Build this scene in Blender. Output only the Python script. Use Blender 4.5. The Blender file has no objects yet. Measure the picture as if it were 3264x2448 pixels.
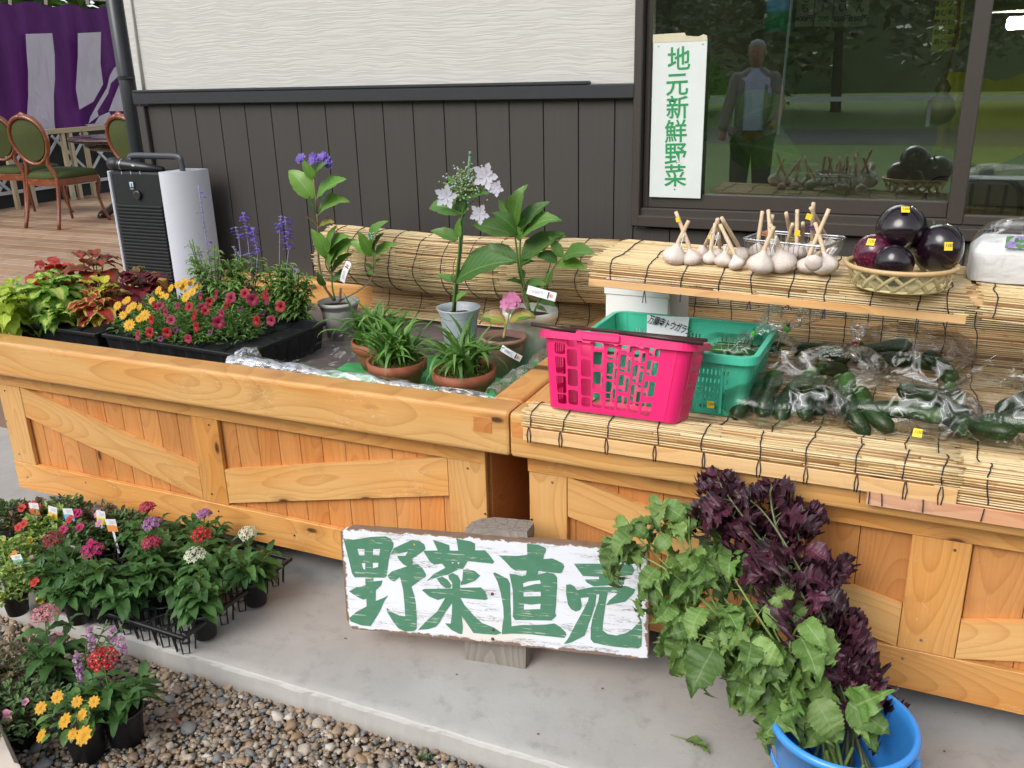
import bpy, math, random
import numpy as np
from mathutils import Vector as V, Matrix, noise
random.seed(7); np.random.seed(7)
R_ = random.random; U = random.uniform; PI = math.pi
S = bpy.context.scene
# ---------------------------------------------------------------- camera
FPX = 2850.0
CAMP = V((0, 0, 1.55))
def _n(v): return np.array(v) / np.linalg.norm(v)
_d = _n([212, 8140, FPX]); _x = np.array([6650, 823, -FPX]); _x = _n(_x - _x.dot(_d) * _d)
_R = np.array([_x, np.cross(-_d, _x), -_d])
cam = bpy.data.cameras.new('camera'); cob = bpy.data.objects.new('camera', cam); S.collection.objects.link(cob)
cam.sensor_width = 36; cam.lens = FPX / 3264 * 36; cam.clip_start = .05; cam.clip_end = 400
cob.matrix_world = Matrix(((_R[0][0], -_R[0][1], -_R[0][2], 0), (_R[1][0], -_R[1][1], -_R[1][2], 0), (_R[2][0], -_R[2][1], -_R[2][2], CAMP.z), (0, 0, 0, 1)))
S.camera = cob
def P(px, py, z=None, y=None, x=None):
    """the point of a horizontal / vertical plane of the place seen at a pixel of the photograph"""
    r = V(_R @ np.array([px - 1632, py - 1224, FPX]))
    t = (z - CAMP.z) / r.z if z is not None else (y / r.y if y is not None else x / r.x)
    return CAMP + r * t
# ---------------------------------------------------------------- world, sun, exposure
W = bpy.data.worlds.new('World'); S.world = W; W.use_nodes = True
wt = W.node_tree; bg = wt.nodes['Background']
sky = wt.nodes.new('ShaderNodeTexSky'); sky.sky_type = 'NISHITA'; sky.sun_disc = False
sky.sun_elevation = math.radians(40); sky.sun_rotation = math.radians(200); sky.air_density = 1; sky.dust_density = 2; sky.ozone_density = 1
hs = wt.nodes.new('ShaderNodeHueSaturation'); hs.inputs['Saturation'].default_value = .32
wt.links.new(sky.outputs[0], hs.inputs['Color']); wt.links.new(hs.outputs[0], bg.inputs[0]); bg.inputs[1].default_value = .15
sl = bpy.data.lights.new('sun', 'SUN'); sl.energy = 1.0; sl.angle = math.radians(35); sl.color = (1, .955, .89)
so = bpy.data.objects.new('sun', sl); S.collection.objects.link(so); so.location = (0, 0, 8)
so.rotation_euler = V((.40, 1.0, -.92)).to_track_quat('-Z', 'Y').to_euler()
S.view_settings.view_transform = 'Standard'; S.view_settings.look = 'None'; S.view_settings.exposure = .82; S.view_settings.gamma = 1
S.view_settings.use_curve_mapping = False
try: S.cycles.transparent_max_bounces = 24; S.cycles.max_bounces = 8; S.cycles.caustics_reflective = False; S.cycles.caustics_refractive = False
except Exception: pass
# ---------------------------------------------------------------- mesh helpers
class MB:
    def __init__(s): s.v = []; s.f = []; s.u = []; s.m = []
    def add(s, vs, fs, uv=None, m=0):
        b = len(s.v); s.v += [tuple(p) for p in vs]; s.u += uv if uv else [(0, 0)] * len(vs)
        s.f += [tuple(b + i for i in f) for f in fs]; s.m += [m] * len(fs); return s
    def box(s, c, d, M=None, bev=0, m=0):
        hx, hy, hz = d[0] / 2, d[1] / 2, d[2] / 2; c = V(c)
        if not bev:
            vs = [V((a * hx, b * hy, e * hz)) for a in (-1, 1) for b in (-1, 1) for e in (-1, 1)]
            fs = [(0, 1, 3, 2), (4, 6, 7, 5), (0, 4, 5, 1), (2, 3, 7, 6), (0, 2, 6, 4), (1, 5, 7, 3)]
        else:
            vs = []; fs = []; ix = {}
            for a in (-1, 1):
                for b in (-1, 1):
                    for e in (-1, 1):
                        for k in range(3):
                            q = [hx - bev, hy - bev, hz - bev]; q[k] += bev
                            ix[a, b, e, k] = len(vs); vs.append(V((a * q[0], b * q[1], e * q[2])))
            for k in range(3):
                for sg in (-1, 1):
                    o = [(-1, -1), (1, -1), (1, 1), (-1, 1)]; q = []
                    for i, j in o:
                        t = [0, 0, 0]; t[k] = sg; t[(k + 1) % 3] = i; t[(k + 2) % 3] = j; q.append(ix[t[0], t[1], t[2], k])
                    fs.append(tuple(q) if sg > 0 else tuple(q[::-1]))
            for k in range(3):
                a1, a2 = (k + 1) % 3, (k + 2) % 3
                for i in (-1, 1):
                    for j in (-1, 1):
                        t0 = [0, 0, 0]; t0[a1] = i; t0[a2] = j; t1 = t0[:]; t0[k] = -1; t1[k] = 1
                        q = (ix[(*t0, a1)], ix[(*t0, a2)], ix[(*t1, a2)], ix[(*t1, a1)])
                        fs.append(q if i * j < 0 else q[::-1])
            for a in (-1, 1):
                for b in (-1, 1):
                    for e in (-1, 1):
                        q = (ix[a, b, e, 0], ix[a, b, e, 1], ix[a, b, e, 2]); fs.append(q if a * b * e > 0 else q[::-1])
        if M is not None: vs = [M @ p for p in vs]
        return s.add([p + c for p in vs], fs, m=m)
    def tube(s, pts, r, n=6, m=0, caps=True, flat=1.0, up=None):
        pts = [V(p) for p in pts]; rs = r if isinstance(r, (list, tuple)) else [r] * len(pts)
        vs = []; uv = []; t0 = (pts[1] - pts[0]).normalized()
        x = V(up) if up is not None else t0.orthogonal()
        for i, p in enumerate(pts):
            t = (pts[min(i + 1, len(pts) - 1)] - pts[max(i - 1, 0)])
            t = t.normalized() if t.length > 1e-9 else t0
            x = (x - t * x.dot(t)); x = x.normalized() if x.length > 1e-6 else t.orthogonal().normalized(); y = t.cross(x)
            for k in range(n):
                a = 2 * PI * k / n; vs.append(p + (x * math.cos(a) + y * math.sin(a) * flat) * rs[i]); uv.append((k / n, i / (len(pts) - 1)))
        fs = [(i * n + k, i * n + (k + 1) % n, (i + 1) * n + (k + 1) % n, (i + 1) * n + k) for i in range(len(pts) - 1) for k in range(n)]
        if caps: fs += [tuple(range(n))[::-1], tuple((len(pts) - 1) * n + k for k in range(n))]
        return s.add(vs, fs, uv, m)
    def lathe(s, prof, n=24, c=(0, 0, 0), m=0, jit=0, sx=1, sy=1, rib=None):
        vs = []; c = V(c); uv = []
        for i, (r, z) in enumerate(prof):
            for k in range(n):
                a = 2 * PI * k / n; q = r * (1 + (rib(a, z) if rib else 0))
                vs.append(c + V((q * math.cos(a) * sx, q * math.sin(a) * sy, z))); uv.append((k / n, i / max(1, len(prof) - 1)))
        fs = [(i * n + k, i * n + (k + 1) % n, (i + 1) * n + (k + 1) % n, (i + 1) * n + k) for i in range(len(prof) - 1) for k in range(n)]
        if prof[0][0] > 1e-6: fs.append(tuple(range(n))[::-1])
        if prof[-1][0] > 1e-6: fs.append(tuple((len(prof) - 1) * n + k for k in range(n)))
        return s.add(vs, fs, uv, m)
    def grid(s, fn, nu, nv, m=0):
        vs = []; uv = []
        for j in range(nv + 1):
            for i in range(nu + 1): vs.append(fn(i / nu, j / nv)); uv.append((i / nu, j / nv))
        fs = [(j * (nu + 1) + i, j * (nu + 1) + i + 1, (j + 1) * (nu + 1) + i + 1, (j + 1) * (nu + 1) + i) for j in range(nv) for i in range(nu)]
        return s.add(vs, fs, uv, m)
    def merge(s, o, M=None, m=None):
        vs = [M @ V(p) for p in o.v] if M is not None else o.v
        b = len(s.v); s.v += [tuple(p) for p in vs]; s.u += o.u; s.f += [tuple(b + i for i in f) for f in o.f]; s.m += [m if m is not None else k for k in o.m]; return s
    def mesh(s, name, mats=None, smooth=False):
        me = bpy.data.meshes.new(name); me.from_pydata(s.v, [], s.f)
        if mats is not None:
            for q in (mats if isinstance(mats, (list, tuple)) else [mats]): me.materials.append(q)
        if any(s.m): me.polygons.foreach_set('material_index', s.m)
        if s.u:
            l = me.uv_layers.new(name='UVMap'); li = np.zeros(len(me.loops), dtype=np.int32); me.loops.foreach_get('vertex_index', li)
            l.data.foreach_set('uv', np.array(s.u, dtype=np.float32)[li].ravel())
        if smooth: me.polygons.foreach_set('use_smooth', [True] * len(me.polygons))
        me.update(); return me
def link(o): S.collection.objects.link(o); return o
def T(name, label, cat, loc=(0, 0, 0), group=None, rz=0):
    o = link(bpy.data.objects.new(name, None)); o.location = loc; o.rotation_euler = (0, 0, rz); o.empty_display_size = .05
    o['label'] = label; o['category'] = cat
    if group: o['group'] = group
    return o
def tag(o, label=None, cat=None, group=None, kind=None):
    for k, v in (('label', label), ('category', cat), ('group', group), ('kind', kind)):
        if v: o[k] = v
    return o
def rootof(p):
    M = Matrix()
    while p is not None: M = (Matrix.Translation(p.location) @ p.rotation_euler.to_matrix().to_4x4()) @ M; p = p.parent
    return M
def O(name, mb, mats, parent=None, smooth=False, local=False, M=None):
    me = mb.mesh(name, mats, smooth) if isinstance(mb, MB) else mb
    o = link(bpy.data.objects.new(name, me))
    if parent is not None:
        o.parent = parent
        if not local: o.matrix_parent_inverse = rootof(parent).inverted()
    if M is not None: o.matrix_basis = M
    return o
def ori(p, d, up=(0, 0, 1), s=1.0):
    y = V(d).normalized(); z = V(up); z = z - y * z.dot(y)
    z = z.normalized() if z.length > 1e-5 else y.orthogonal().normalized()
    x = y.cross(z)
    sx, sy, sz = (s, s, s) if not isinstance(s, tuple) else s
    return Matrix(((x.x * sx, y.x * sy, z.x * sz, p[0]), (x.y * sx, y.y * sy, z.y * sz, p[1]), (x.z * sx, y.z * sy, z.z * sz, p[2]), (0, 0, 0, 1)))
def bez(pts, n=10):
    """smooth curve through points (Catmull-Rom)"""
    p = [V(q) for q in pts]; p = [p[0] * 2 - p[1]] + p + [p[-1] * 2 - p[-2]]; out = []
    for i in range(1, len(p) - 2):
        for k in range(n):
            t = k / n; a, b, c, d = p[i - 1], p[i], p[i + 1], p[i + 2]
            out.append(.5 * (2 * b + (c - a) * t + (2 * a - 5 * b + 4 * c - d) * t * t + (3 * b - a - 3 * c + d) * t ** 3))
    return out + [p[-2]]
def fill2d(loops, extr, name='fill'):
    """a flat shape with holes from closed 2D loops, given thickness"""
    cu = bpy.data.curves.new(name, 'CURVE'); cu.dimensions = '2D'; cu.fill_mode = 'BOTH'; cu.extrude = extr
    for lp in loops:
        sp = cu.splines.new('POLY'); sp.points.add(len(lp) - 1)
        for q, (a, b) in zip(sp.points, lp): q.co = (a, b, 0, 1)
        sp.use_cyclic_u = True
    o = link(bpy.data.objects.new(name, cu)); dg = bpy.context.evaluated_depsgraph_get(); dg.update()
    me = bpy.data.meshes.new_from_object(o.evaluated_get(dg)); bpy.data.objects.remove(o); bpy.data.curves.remove(cu)
    mb = MB(); mb.add([v.co.copy() for v in me.vertices], [tuple(p.vertices) for p in me.polygons]); bpy.data.meshes.remove(me); return mb
def text(s, size, M, mat, parent, name='lettering', off=0.0, ext=.0004, align='CENTER', shear=0):
    cu = bpy.data.curves.new(name, 'FONT'); cu.body = s; cu.size = size; cu.offset = off; cu.extrude = ext; cu.align_x = align; cu.align_y = 'CENTER'; cu.shear = shear
    cu.resolution_u = 3; cu.materials.append(mat)
    o = link(bpy.data.objects.new(name, cu)); dg = bpy.context.evaluated_depsgraph_get(); dg.update()
    me = bpy.data.meshes.new_from_object(o.evaluated_get(dg)); bpy.data.objects.remove(o); bpy.data.curves.remove(cu); me.name = name
    return O(name, me, None, parent, M=M)
# ---------------------------------------------------------------- materials
class NT:
    def __init__(s, name):
        s.mat = bpy.data.materials.new(name); s.mat.use_nodes = True; s.t = s.mat.node_tree; s.b = s.t.nodes['Principled BSDF']; s.out = s.t.nodes['Material Output']
    def n(s, typ, ins=None, out=0, **props):
        nd = s.t.nodes.new('ShaderNode' + typ)
        for k, v in props.items(): setattr(nd, k, v)
        for k, v in (ins or {}).items(): s.set(nd, k, v)
        return nd.outputs[out]
    def set(s, nd, k, v):
        i = nd.inputs[k]
        if isinstance(v, bpy.types.NodeSocket): s.t.links.new(v, i)
        elif isinstance(v, (tuple, list)) and len(v) == 3 and i.type == 'RGBA': i.default_value = (*v, 1)
        else: i.default_value = v
    def m(s, op, a, b=0.0, c=0.0): return s.n('Math', {0: a, 1: b, 2: c}, operation=op)
    def mix(s, f, a, b, bt='MIX'):
        nd = s.t.nodes.new('ShaderNodeMix'); nd.data_type = 'RGBA'; nd.blend_type = bt
        s.set(nd, 0, f); s.set(nd, 6, a); s.set(nd, 7, b); return nd.outputs[2]
    def obj(s): return s.n('TexCoord', out=3)
    def uv(s): return s.n('TexCoord', out=2)
    def rnd(s): return s.n('ObjectInfo', out=5)
    def isl(s): return s.n('NewGeometry', out=8)
    def mapp(s, v, sc=(1, 1, 1), loc=(0, 0, 0)): return s.n('Mapping', {'Vector': v, 'Scale': sc, 'Location': loc})
    def noise(s, v, sc, det=3, rough=.55, dist=0, out=0): return s.n('TexNoise', {'Vector': v, 'Scale': sc, 'Detail': det, 'Roughness': rough, 'Distortion': dist}, out=out)
    def ramp(s, f, stops, interp='LINEAR'):
        nd = s.t.nodes.new('ShaderNodeValToRGB'); r = nd.color_ramp; r.interpolation = interp
        while len(r.elements) < len(stops): r.elements.new(.5)
        for e, (p, c) in zip(r.elements, stops): e.position = p; e.color = (*c, 1) if len(c) == 3 else c
        s.t.links.new(f, nd.inputs[0]); return nd.outputs[0]
    def sm(s, v, a, b): return s.n('MapRange', {0: v, 1: a, 2: b, 3: 0.0, 4: 1.0}, interpolation_type='SMOOTHSTEP')
    def bump(s, h, st=.3, d=.002): s.t.links.new(s.n('Bump', {'Height': h, 'Strength': st, 'Distance': d}), s.b.inputs['Normal'])
    def P(s, **k):
        for a, v in k.items(): s.set(s.b, {'col': 'Base Color', 'rough': 'Roughness', 'metal': 'Metallic', 'coat': 'Coat Weight', 'trans': 'Transmission Weight', 'spec': 'Specular IOR Level', 'ior': 'IOR', 'sss': 'Subsurface Weight', 'alpha': 'Alpha', 'crough': 'Coat Roughness', 'sheen': 'Sheen Weight', 'emit': 'Emission Color', 'es': 'Emission Strength'}[a], v)
        return s.mat
    def combine(s, a, b, c): return s.n('CombineXYZ', {0: a, 1: b, 2: c})
def rgb(h):  # sRGB hex -> linear
    c = [int(h[i:i + 2], 16) / 255 for i in (0, 2, 4)]; return tuple(x / 12.92 if x < .04045 else ((x + .055) / 1.055) ** 2.4 for x in c)
def simple(name, col, rough=.5, var=.12, nsc=30, **k):
    t = NT(name); c = t.noise(t.obj(), nsc, 4); a = tuple(x * (1 - var) for x in col); b = tuple(min(1, x * (1 + var)) for x in col)
    t.P(col=t.mix(c, a, b), rough=rough, **k); t.bump(c, .08, .001); return t.mat
def wood(name, dark, light, rings=1.0, knots=.35, rough=.42, coat=.15, tone=.12):
    t = NT(name); r = t.rnd(); o = t.obj()
    p = t.n('VectorMath', {0: o, 1: t.combine(t.m('MULTIPLY', r, 37.), t.m('MULTIPLY', r, 3.), t.m('MULTIPLY', r, 5.))}, operation='ADD')
    sx = t.n('SeparateXYZ', {0: p}); nd = sx.node; px, py, pz = nd.outputs[0], nd.outputs[1], nd.outputs[2]
    ol = t.n('SeparateXYZ', {0: o}).node; lx, lz = ol.outputs[0], ol.outputs[2]
    wl = t.noise(t.mapp(p, (1.1, 1, 1)), 1.3, 1); wz = t.noise(t.mapp(p, (2.2, 6, 6)), 1, 2)
    kv = t.n('TexVoronoi', {'Vector': t.combine(t.m('MULTIPLY', px, 3.1), t.m('MULTIPLY', pz, 7.5), 0.0), 'Scale': 1.0, 'Randomness': .9}, voronoi_dimensions='2D').node
    kd, kc = kv.outputs['Distance'], t.n('SeparateColor', {0: kv.outputs['Color']})
    on = t.m('LESS_THAN', kc, knots)
    hump = t.m('MULTIPLY', on, t.m('EXPONENT', t.m('MULTIPLY', kd, -9.0)))
    dep = t.m('ADD', t.m('MULTIPLY', wl, .16), t.m('MULTIPLY', hump, .035))
    zz = t.m('ADD', lz, t.m('MULTIPLY', t.m('SUBTRACT', wz, .5), .05)); zz = t.m('ADD', zz, t.m('MULTIPLY', t.m('SUBTRACT', r, .5), .08))
    dist = t.m('SQRT', t.m('ADD', t.m('MULTIPLY', dep, dep), t.m('MULTIPLY', zz, zz)))
    fr = t.m('FRACT', t.m('MULTIPLY', dist, 105.0 * rings)); ln = t.m('POWER', fr, 5.0); ln = t.m('MULTIPLY', ln, t.sm(fr, 1.0, .93))
    fine = t.noise(t.mapp(p, (6, 160, 160)), 1, 3); big = t.noise(t.mapp(p, (1.5, 9, 9)), 1, 2)
    c = t.mix(t.m('MULTIPLY', t.m('ADD', ln, t.m('MULTIPLY', fr, .35)), .6), light, dark)
    c = t.mix(t.m('MULTIPLY', t.m('SUBTRACT', fine, .35), .55), c, tuple(x * .72 for x in dark))
    c = t.mix(t.sm(big, .35, .75), c, t.mix(1.0, c, (1.0, .84, .66), 'MULTIPLY'))
    kn = t.m('MULTIPLY', on, t.sm(kd, .085, .035)); halo = t.m('MULTIPLY', on, t.sm(kd, .26, .05))
    c = t.mix(t.m('MULTIPLY', halo, .45), c, tuple(x * .6 for x in dark)); c = t.mix(t.m('MULTIPLY', kn, .88), c, (.045, .014, .006))
    gr = t.noise(o, 5, 4, .65); c = t.mix(t.m('MULTIPLY', t.sm(gr, .56, .74), .28), c, tuple(x * .55 for x in dark))
    sc_ = t.sm(t.m('ABSOLUTE', t.m('SUBTRACT', t.noise(t.mapp(o, (9, 60, 30)), 1, 3, .7), .5)), .010, .002); c = t.mix(t.m('MULTIPLY', t.m('MULTIPLY', sc_, t.sm(gr, .5, .6)), .45), c, (.80, .58, .34))
    v = t.m('ADD', 1 - tone, t.m('MULTIPLY', r, tone * 2)); c = t.mix(1.0, c, t.combine(v, t.m('POWER', v, 1.25), t.m('POWER', v, 1.5)), 'MULTIPLY')
    t.P(col=c, rough=rough, coat=coat, crough=.25); t.bump(t.m('ADD', ln, fine), .07, .0012); return t.mat
def leafmat(name, base, tip=None, vein=None, rnd=.25, rough=.42, stripes=15, trans=.22, center=None, edge=None, under=None, csize=.5):
    """leaf: u across, v along; midrib and side veins, per-leaf colour"""
    t = NT(name); uv = t.n('SeparateXYZ', {0: t.uv()}).node; u, v = uv.outputs[0], uv.outputs[1]
    au = t.m('ABSOLUTE', t.m('SUBTRACT', u, .5)); r = t.rnd(); isl = t.isl(); rr = t.m('FRACT', t.m('ADD', t.m('MULTIPLY', r, 7.3), isl))
    nz = t.noise(t.mapp(t.obj(), (1, 1, 1)), 45, 3); n2 = t.noise(t.obj(), 9, 1)
    tip = tip or tuple(x * 1.35 for x in base)
    c = t.mix(t.sm(rr, 0, 1), base, tip)
    if center:
        m = t.sm(t.m('ADD', t.m('MULTIPLY', au, 2.0), t.m('MULTIPLY', t.m('SUBTRACT', nz, .5), .9)), csize + .12, csize - .12); m = t.m('MULTIPLY', m, t.sm(v, 1.0, .72)); c = t.mix(m, c, center)
    if edge:
        c = t.mix(t.sm(t.m('ADD', t.m('MULTIPLY', au, 2), t.m('MULTIPLY', t.m('SUBTRACT', nz, .5), .25)), .58, .74), c, edge); c = t.mix(t.sm(v, .88, .95), c, edge)
    mid = t.sm(au, .045, .012); ph = t.m('FRACT', t.m('SUBTRACT', t.m('MULTIPLY', v, stripes / 2), t.m('MULTIPLY', au, stripes * .28)))
    sv = t.m('MULTIPLY', t.sm(t.m('ABSOLUTE', t.m('SUBTRACT', ph, .5)), .1, .02), .55); vm = t.m('MAXIMUM', mid, sv)
    vein = vein or tuple(x * 1.6 + .02 for x in base)
    c = t.mix(t.m('MULTIPLY', vm, .62), c, vein)
    c = t.mix(t.m('MULTIPLY', t.sm(nz, .3, .8), .35), c, t.mix(1.0, c, (.62, .7, .6), 'MULTIPLY'))
    b = t.m('ADD', 1 - rnd, t.m('MULTIPLY', t.m('FRACT', t.m('MULTIPLY', rr, 5.7)), rnd * 2)); c = t.mix(1.0, c, t.combine(b, b, b), 'MULTIPLY')
    bf = t.n('NewGeometry', out=6); c = t.mix(t.m('MULTIPLY', bf, .55), c, under or tuple(x * 1.3 + .03 for x in base))
    t.P(col=c, rough=rough); t.bump(t.m('SUBTRACT', t.m('MULTIPLY', nz, .4), vm), .5, .0012)
    tr = t.n('BsdfTranslucent', {'Color': t.mix(1.0, c, (1.1, 1.15, .5), 'MULTIPLY')}); mx = t.n('MixShader', {0: trans, 1: t.b.outputs[0], 2: tr}); t.t.links.new(mx, t.out.inputs[0]); return t.mat
def petal(name, col, c2=None, center=None, rough=.55):
    t = NT(name); uv = t.n('SeparateXYZ', {0: t.uv()}).node; v = uv.outputs[1]; rr = t.m('FRACT', t.m('ADD', t.rnd(), t.isl()))
    c = t.mix(rr, col, c2 or tuple(x * .75 for x in col)); n = t.noise(t.obj(), 60, 2); c = t.mix(t.m('MULTIPLY', n, .35), c, tuple(x * .55 for x in col))
    if center: c = t.mix(t.sm(v, .32, .12), c, center)
    t.P(col=c, rough=rough); tr = t.n('BsdfTranslucent', {'Color': c}); mx = t.n('MixShader', {0: .3, 1: t.b.outputs[0], 2: tr}); t.t.links.new(mx, t.out.inputs[0]); return t.mat
M_ = {}
M_['wood'] = wood('varnished_pine', (.50, .215, .058), (.68, .355, .11))
M_['woodl'] = wood('varnished_pine_light', (.53, .255, .08), (.70, .41, .155), knots=.25, tone=.08)
M_['woodd'] = wood('varnished_pine_orange', (.45, .18, .052), (.61, .28, .09), rings=1.2, knots=.1)
M_['rail'] = wood('varnished_pine_rail', (.52, .255, .08), (.70, .415, .155), rings=.8, knots=.22, coat=.35, rough=.33, tone=.03)
M_['slat'] = wood('pale_cedar_slat', (.60, .36, .16), (.78, .52, .26), rings=.6, knots=0, tone=.05, coat=0)
M_['deck'] = wood('brown_deck', (.24, .155, .10), (.36, .25, .17), rings=.3, knots=0, coat=0, rough=.6, tone=.28)
M_['fence'] = wood('pale_timber', (.36, .30, .19), (.52, .45, .31), rings=.4, knots=0, coat=0, rough=.7)
M_['mahog'] = wood('red_brown_wood', (.12, .03, .012), (.22, .06, .022), rings=.3, knots=0, rough=.3, coat=.4)
M_['ebony'] = wood('dark_table_wood', (.018, .007, .005), (.04, .015, .01), rings=.3, knots=0, rough=.12, coat=.6)
M_['green_fabric'] = simple('green_velvet', (.045, .06, .012), .9, .3, 80)
M_['slate'] = simple('grey_lining', (.15, .12, .12), .6, .2, 8)
M_['blackp'] = simple('black_plastic', (.012, .013, .015), .38, .2)
M_['pot_black'] = simple('black_pot_plastic', (.014, .015, .018), .45, .3)
M_['soil'] = simple('potting_soil', (.05, .032, .02), .95, .6, 180)
M_['rubber'] = simple('black_rubber', (.02, .02, .02), .6, .3, 40)
M_['steel'] = simple('steel', (.55, .55, .56), .22, .05, metal=1.0)
M_['rust'] = simple('rusty_nail', (.12, .045, .02), .8, .4, 200)
M_['white'] = simple('white_paper', (.78, .79, .82), .7, .03)
M_['foam'] = simple('styrofoam', (.80, .82, .84), .75, .04, 200)
M_['ink'] = simple('black_ink', (.02, .02, .03), .6)
M_['yellow'] = simple('yellow_sticker', (.85, .62, .02), .5, .03)
M_['wallw'] = None
# ---------------------------------------------------------------- ground, slab, gravel
def slabmat():
    t = NT('concrete'); o = t.obj(); a = t.noise(o, 1.6, 5, .6); b = t.noise(o, 14, 5, .65); c = t.noise(o, 160, 3)
    col = t.mix(t.sm(a, .3, .7), (.325, .315, .30), (.425, .415, .395)); col = t.mix(t.m('MULTIPLY', t.sm(b, .5, .75), .6), col, (.24, .23, .215))
    s2 = t.noise(o, 3.7, 4, .7); col = t.mix(t.m('MULTIPLY', t.sm(s2, .58, .74), .25), col, (.20, .18, .15)); col = t.mix(t.m('MULTIPLY', t.sm(c, .62, .72), .4), col, (.22, .21, .20))
    vo = t.n('TexVoronoi', {'Vector': o, 'Scale': 26.0}); col = t.mix(t.sm(vo, .05, .025), col, (.16, .14, .12))
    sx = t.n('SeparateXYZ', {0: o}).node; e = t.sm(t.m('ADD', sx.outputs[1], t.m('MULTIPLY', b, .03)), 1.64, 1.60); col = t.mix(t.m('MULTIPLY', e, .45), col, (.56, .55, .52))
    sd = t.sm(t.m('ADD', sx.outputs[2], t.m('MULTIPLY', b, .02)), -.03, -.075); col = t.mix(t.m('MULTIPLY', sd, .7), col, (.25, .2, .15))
    t.P(col=col, rough=.75); t.bump(t.m('ADD', b, t.m('MULTIPLY', c, .5)), .3, .003); return t.mat
M_['concrete'] = slabmat()
sb = MB()
nx = 90
def slabtop():
    X0, X1, Y0, Y1 = -14, 3.2, 1.575, 9.0
    xs = [X0 + (X1 - X0) * (i / nx) for i in range(nx + 1)] ; xs = sorted(set([round(x, 3) for x in xs] + [round(-2.9 + .02 * i, 3) for i in range(130)]))
    rows = []
    for k, (dy, z) in enumerate(((0, -.13), (0, -.012), (.003, -.003), (.007, 0), (7.4, 0))):
        rows.append([(x, Y0 + dy + (noise.noise(V((x * 9, k * .3, 0))) * .006 + noise.noise(V((x * 40, k, 2))) * .0025 if k < 4 else 0), z) for x in xs])
    vs = [p for r in rows for p in r]; n = len(xs)
    sb.add(vs, [(j * n + i, j * n + i + 1, (j + 1) * n + i + 1, (j + 1) * n + i) for j in range(4) for i in range(n - 1)])
slabtop()
tag(O('pavement', sb, M_['concrete']), kind='structure')
def gravelmat(isl):
    t = NT('gravel' if isl else 'gravel_bed'); o = t.obj()
    f = t.isl() if isl else t.n('SeparateColor', {0: t.n('TexVoronoi', {'Vector': o, 'Scale': 75.0}, out=1)})
    st = [(0, (.36, .24, .14)), (.13, (.22, .14, .085)), (.25, (.38, .27, .17)), (.38, (.13, .145, .16)), (.5, (.48, .41, .32)), (.6, (.23, .17, .12)), (.7, (.33, .2, .09)), (.8, (.19, .2, .205)), (.9, (.28, .24, .19)), (.97, (.62, .57, .48))]
    col = t.ramp(f, st, 'CONSTANT'); n = t.noise(o, 220, 3); col = t.mix(t.m('MULTIPLY', n, .6), col, t.mix(1.0, col, (.5, .48, .46), 'MULTIPLY'))
    col = t.mix(.22, col, (.33, .29, .25))
    if not isl: col = t.mix(1.0, col, (.5, .48, .45), 'MULTIPLY')
    t.P(col=col, rough=.62)
    if isl: t.bump(n, .3, .001)
    else: t.bump(t.n('TexVoronoi', {'Vector': o, 'Scale': 75.0}), 1.0, .02)
    return t.mat
gb = MB(); gb.grid(lambda a, b: (-16 + 24 * a, -4 + 5.7 * b, -.082), 4, 4)
tag(O('gravel_bed', gb, gravelmat(False)), kind='structure')
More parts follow.
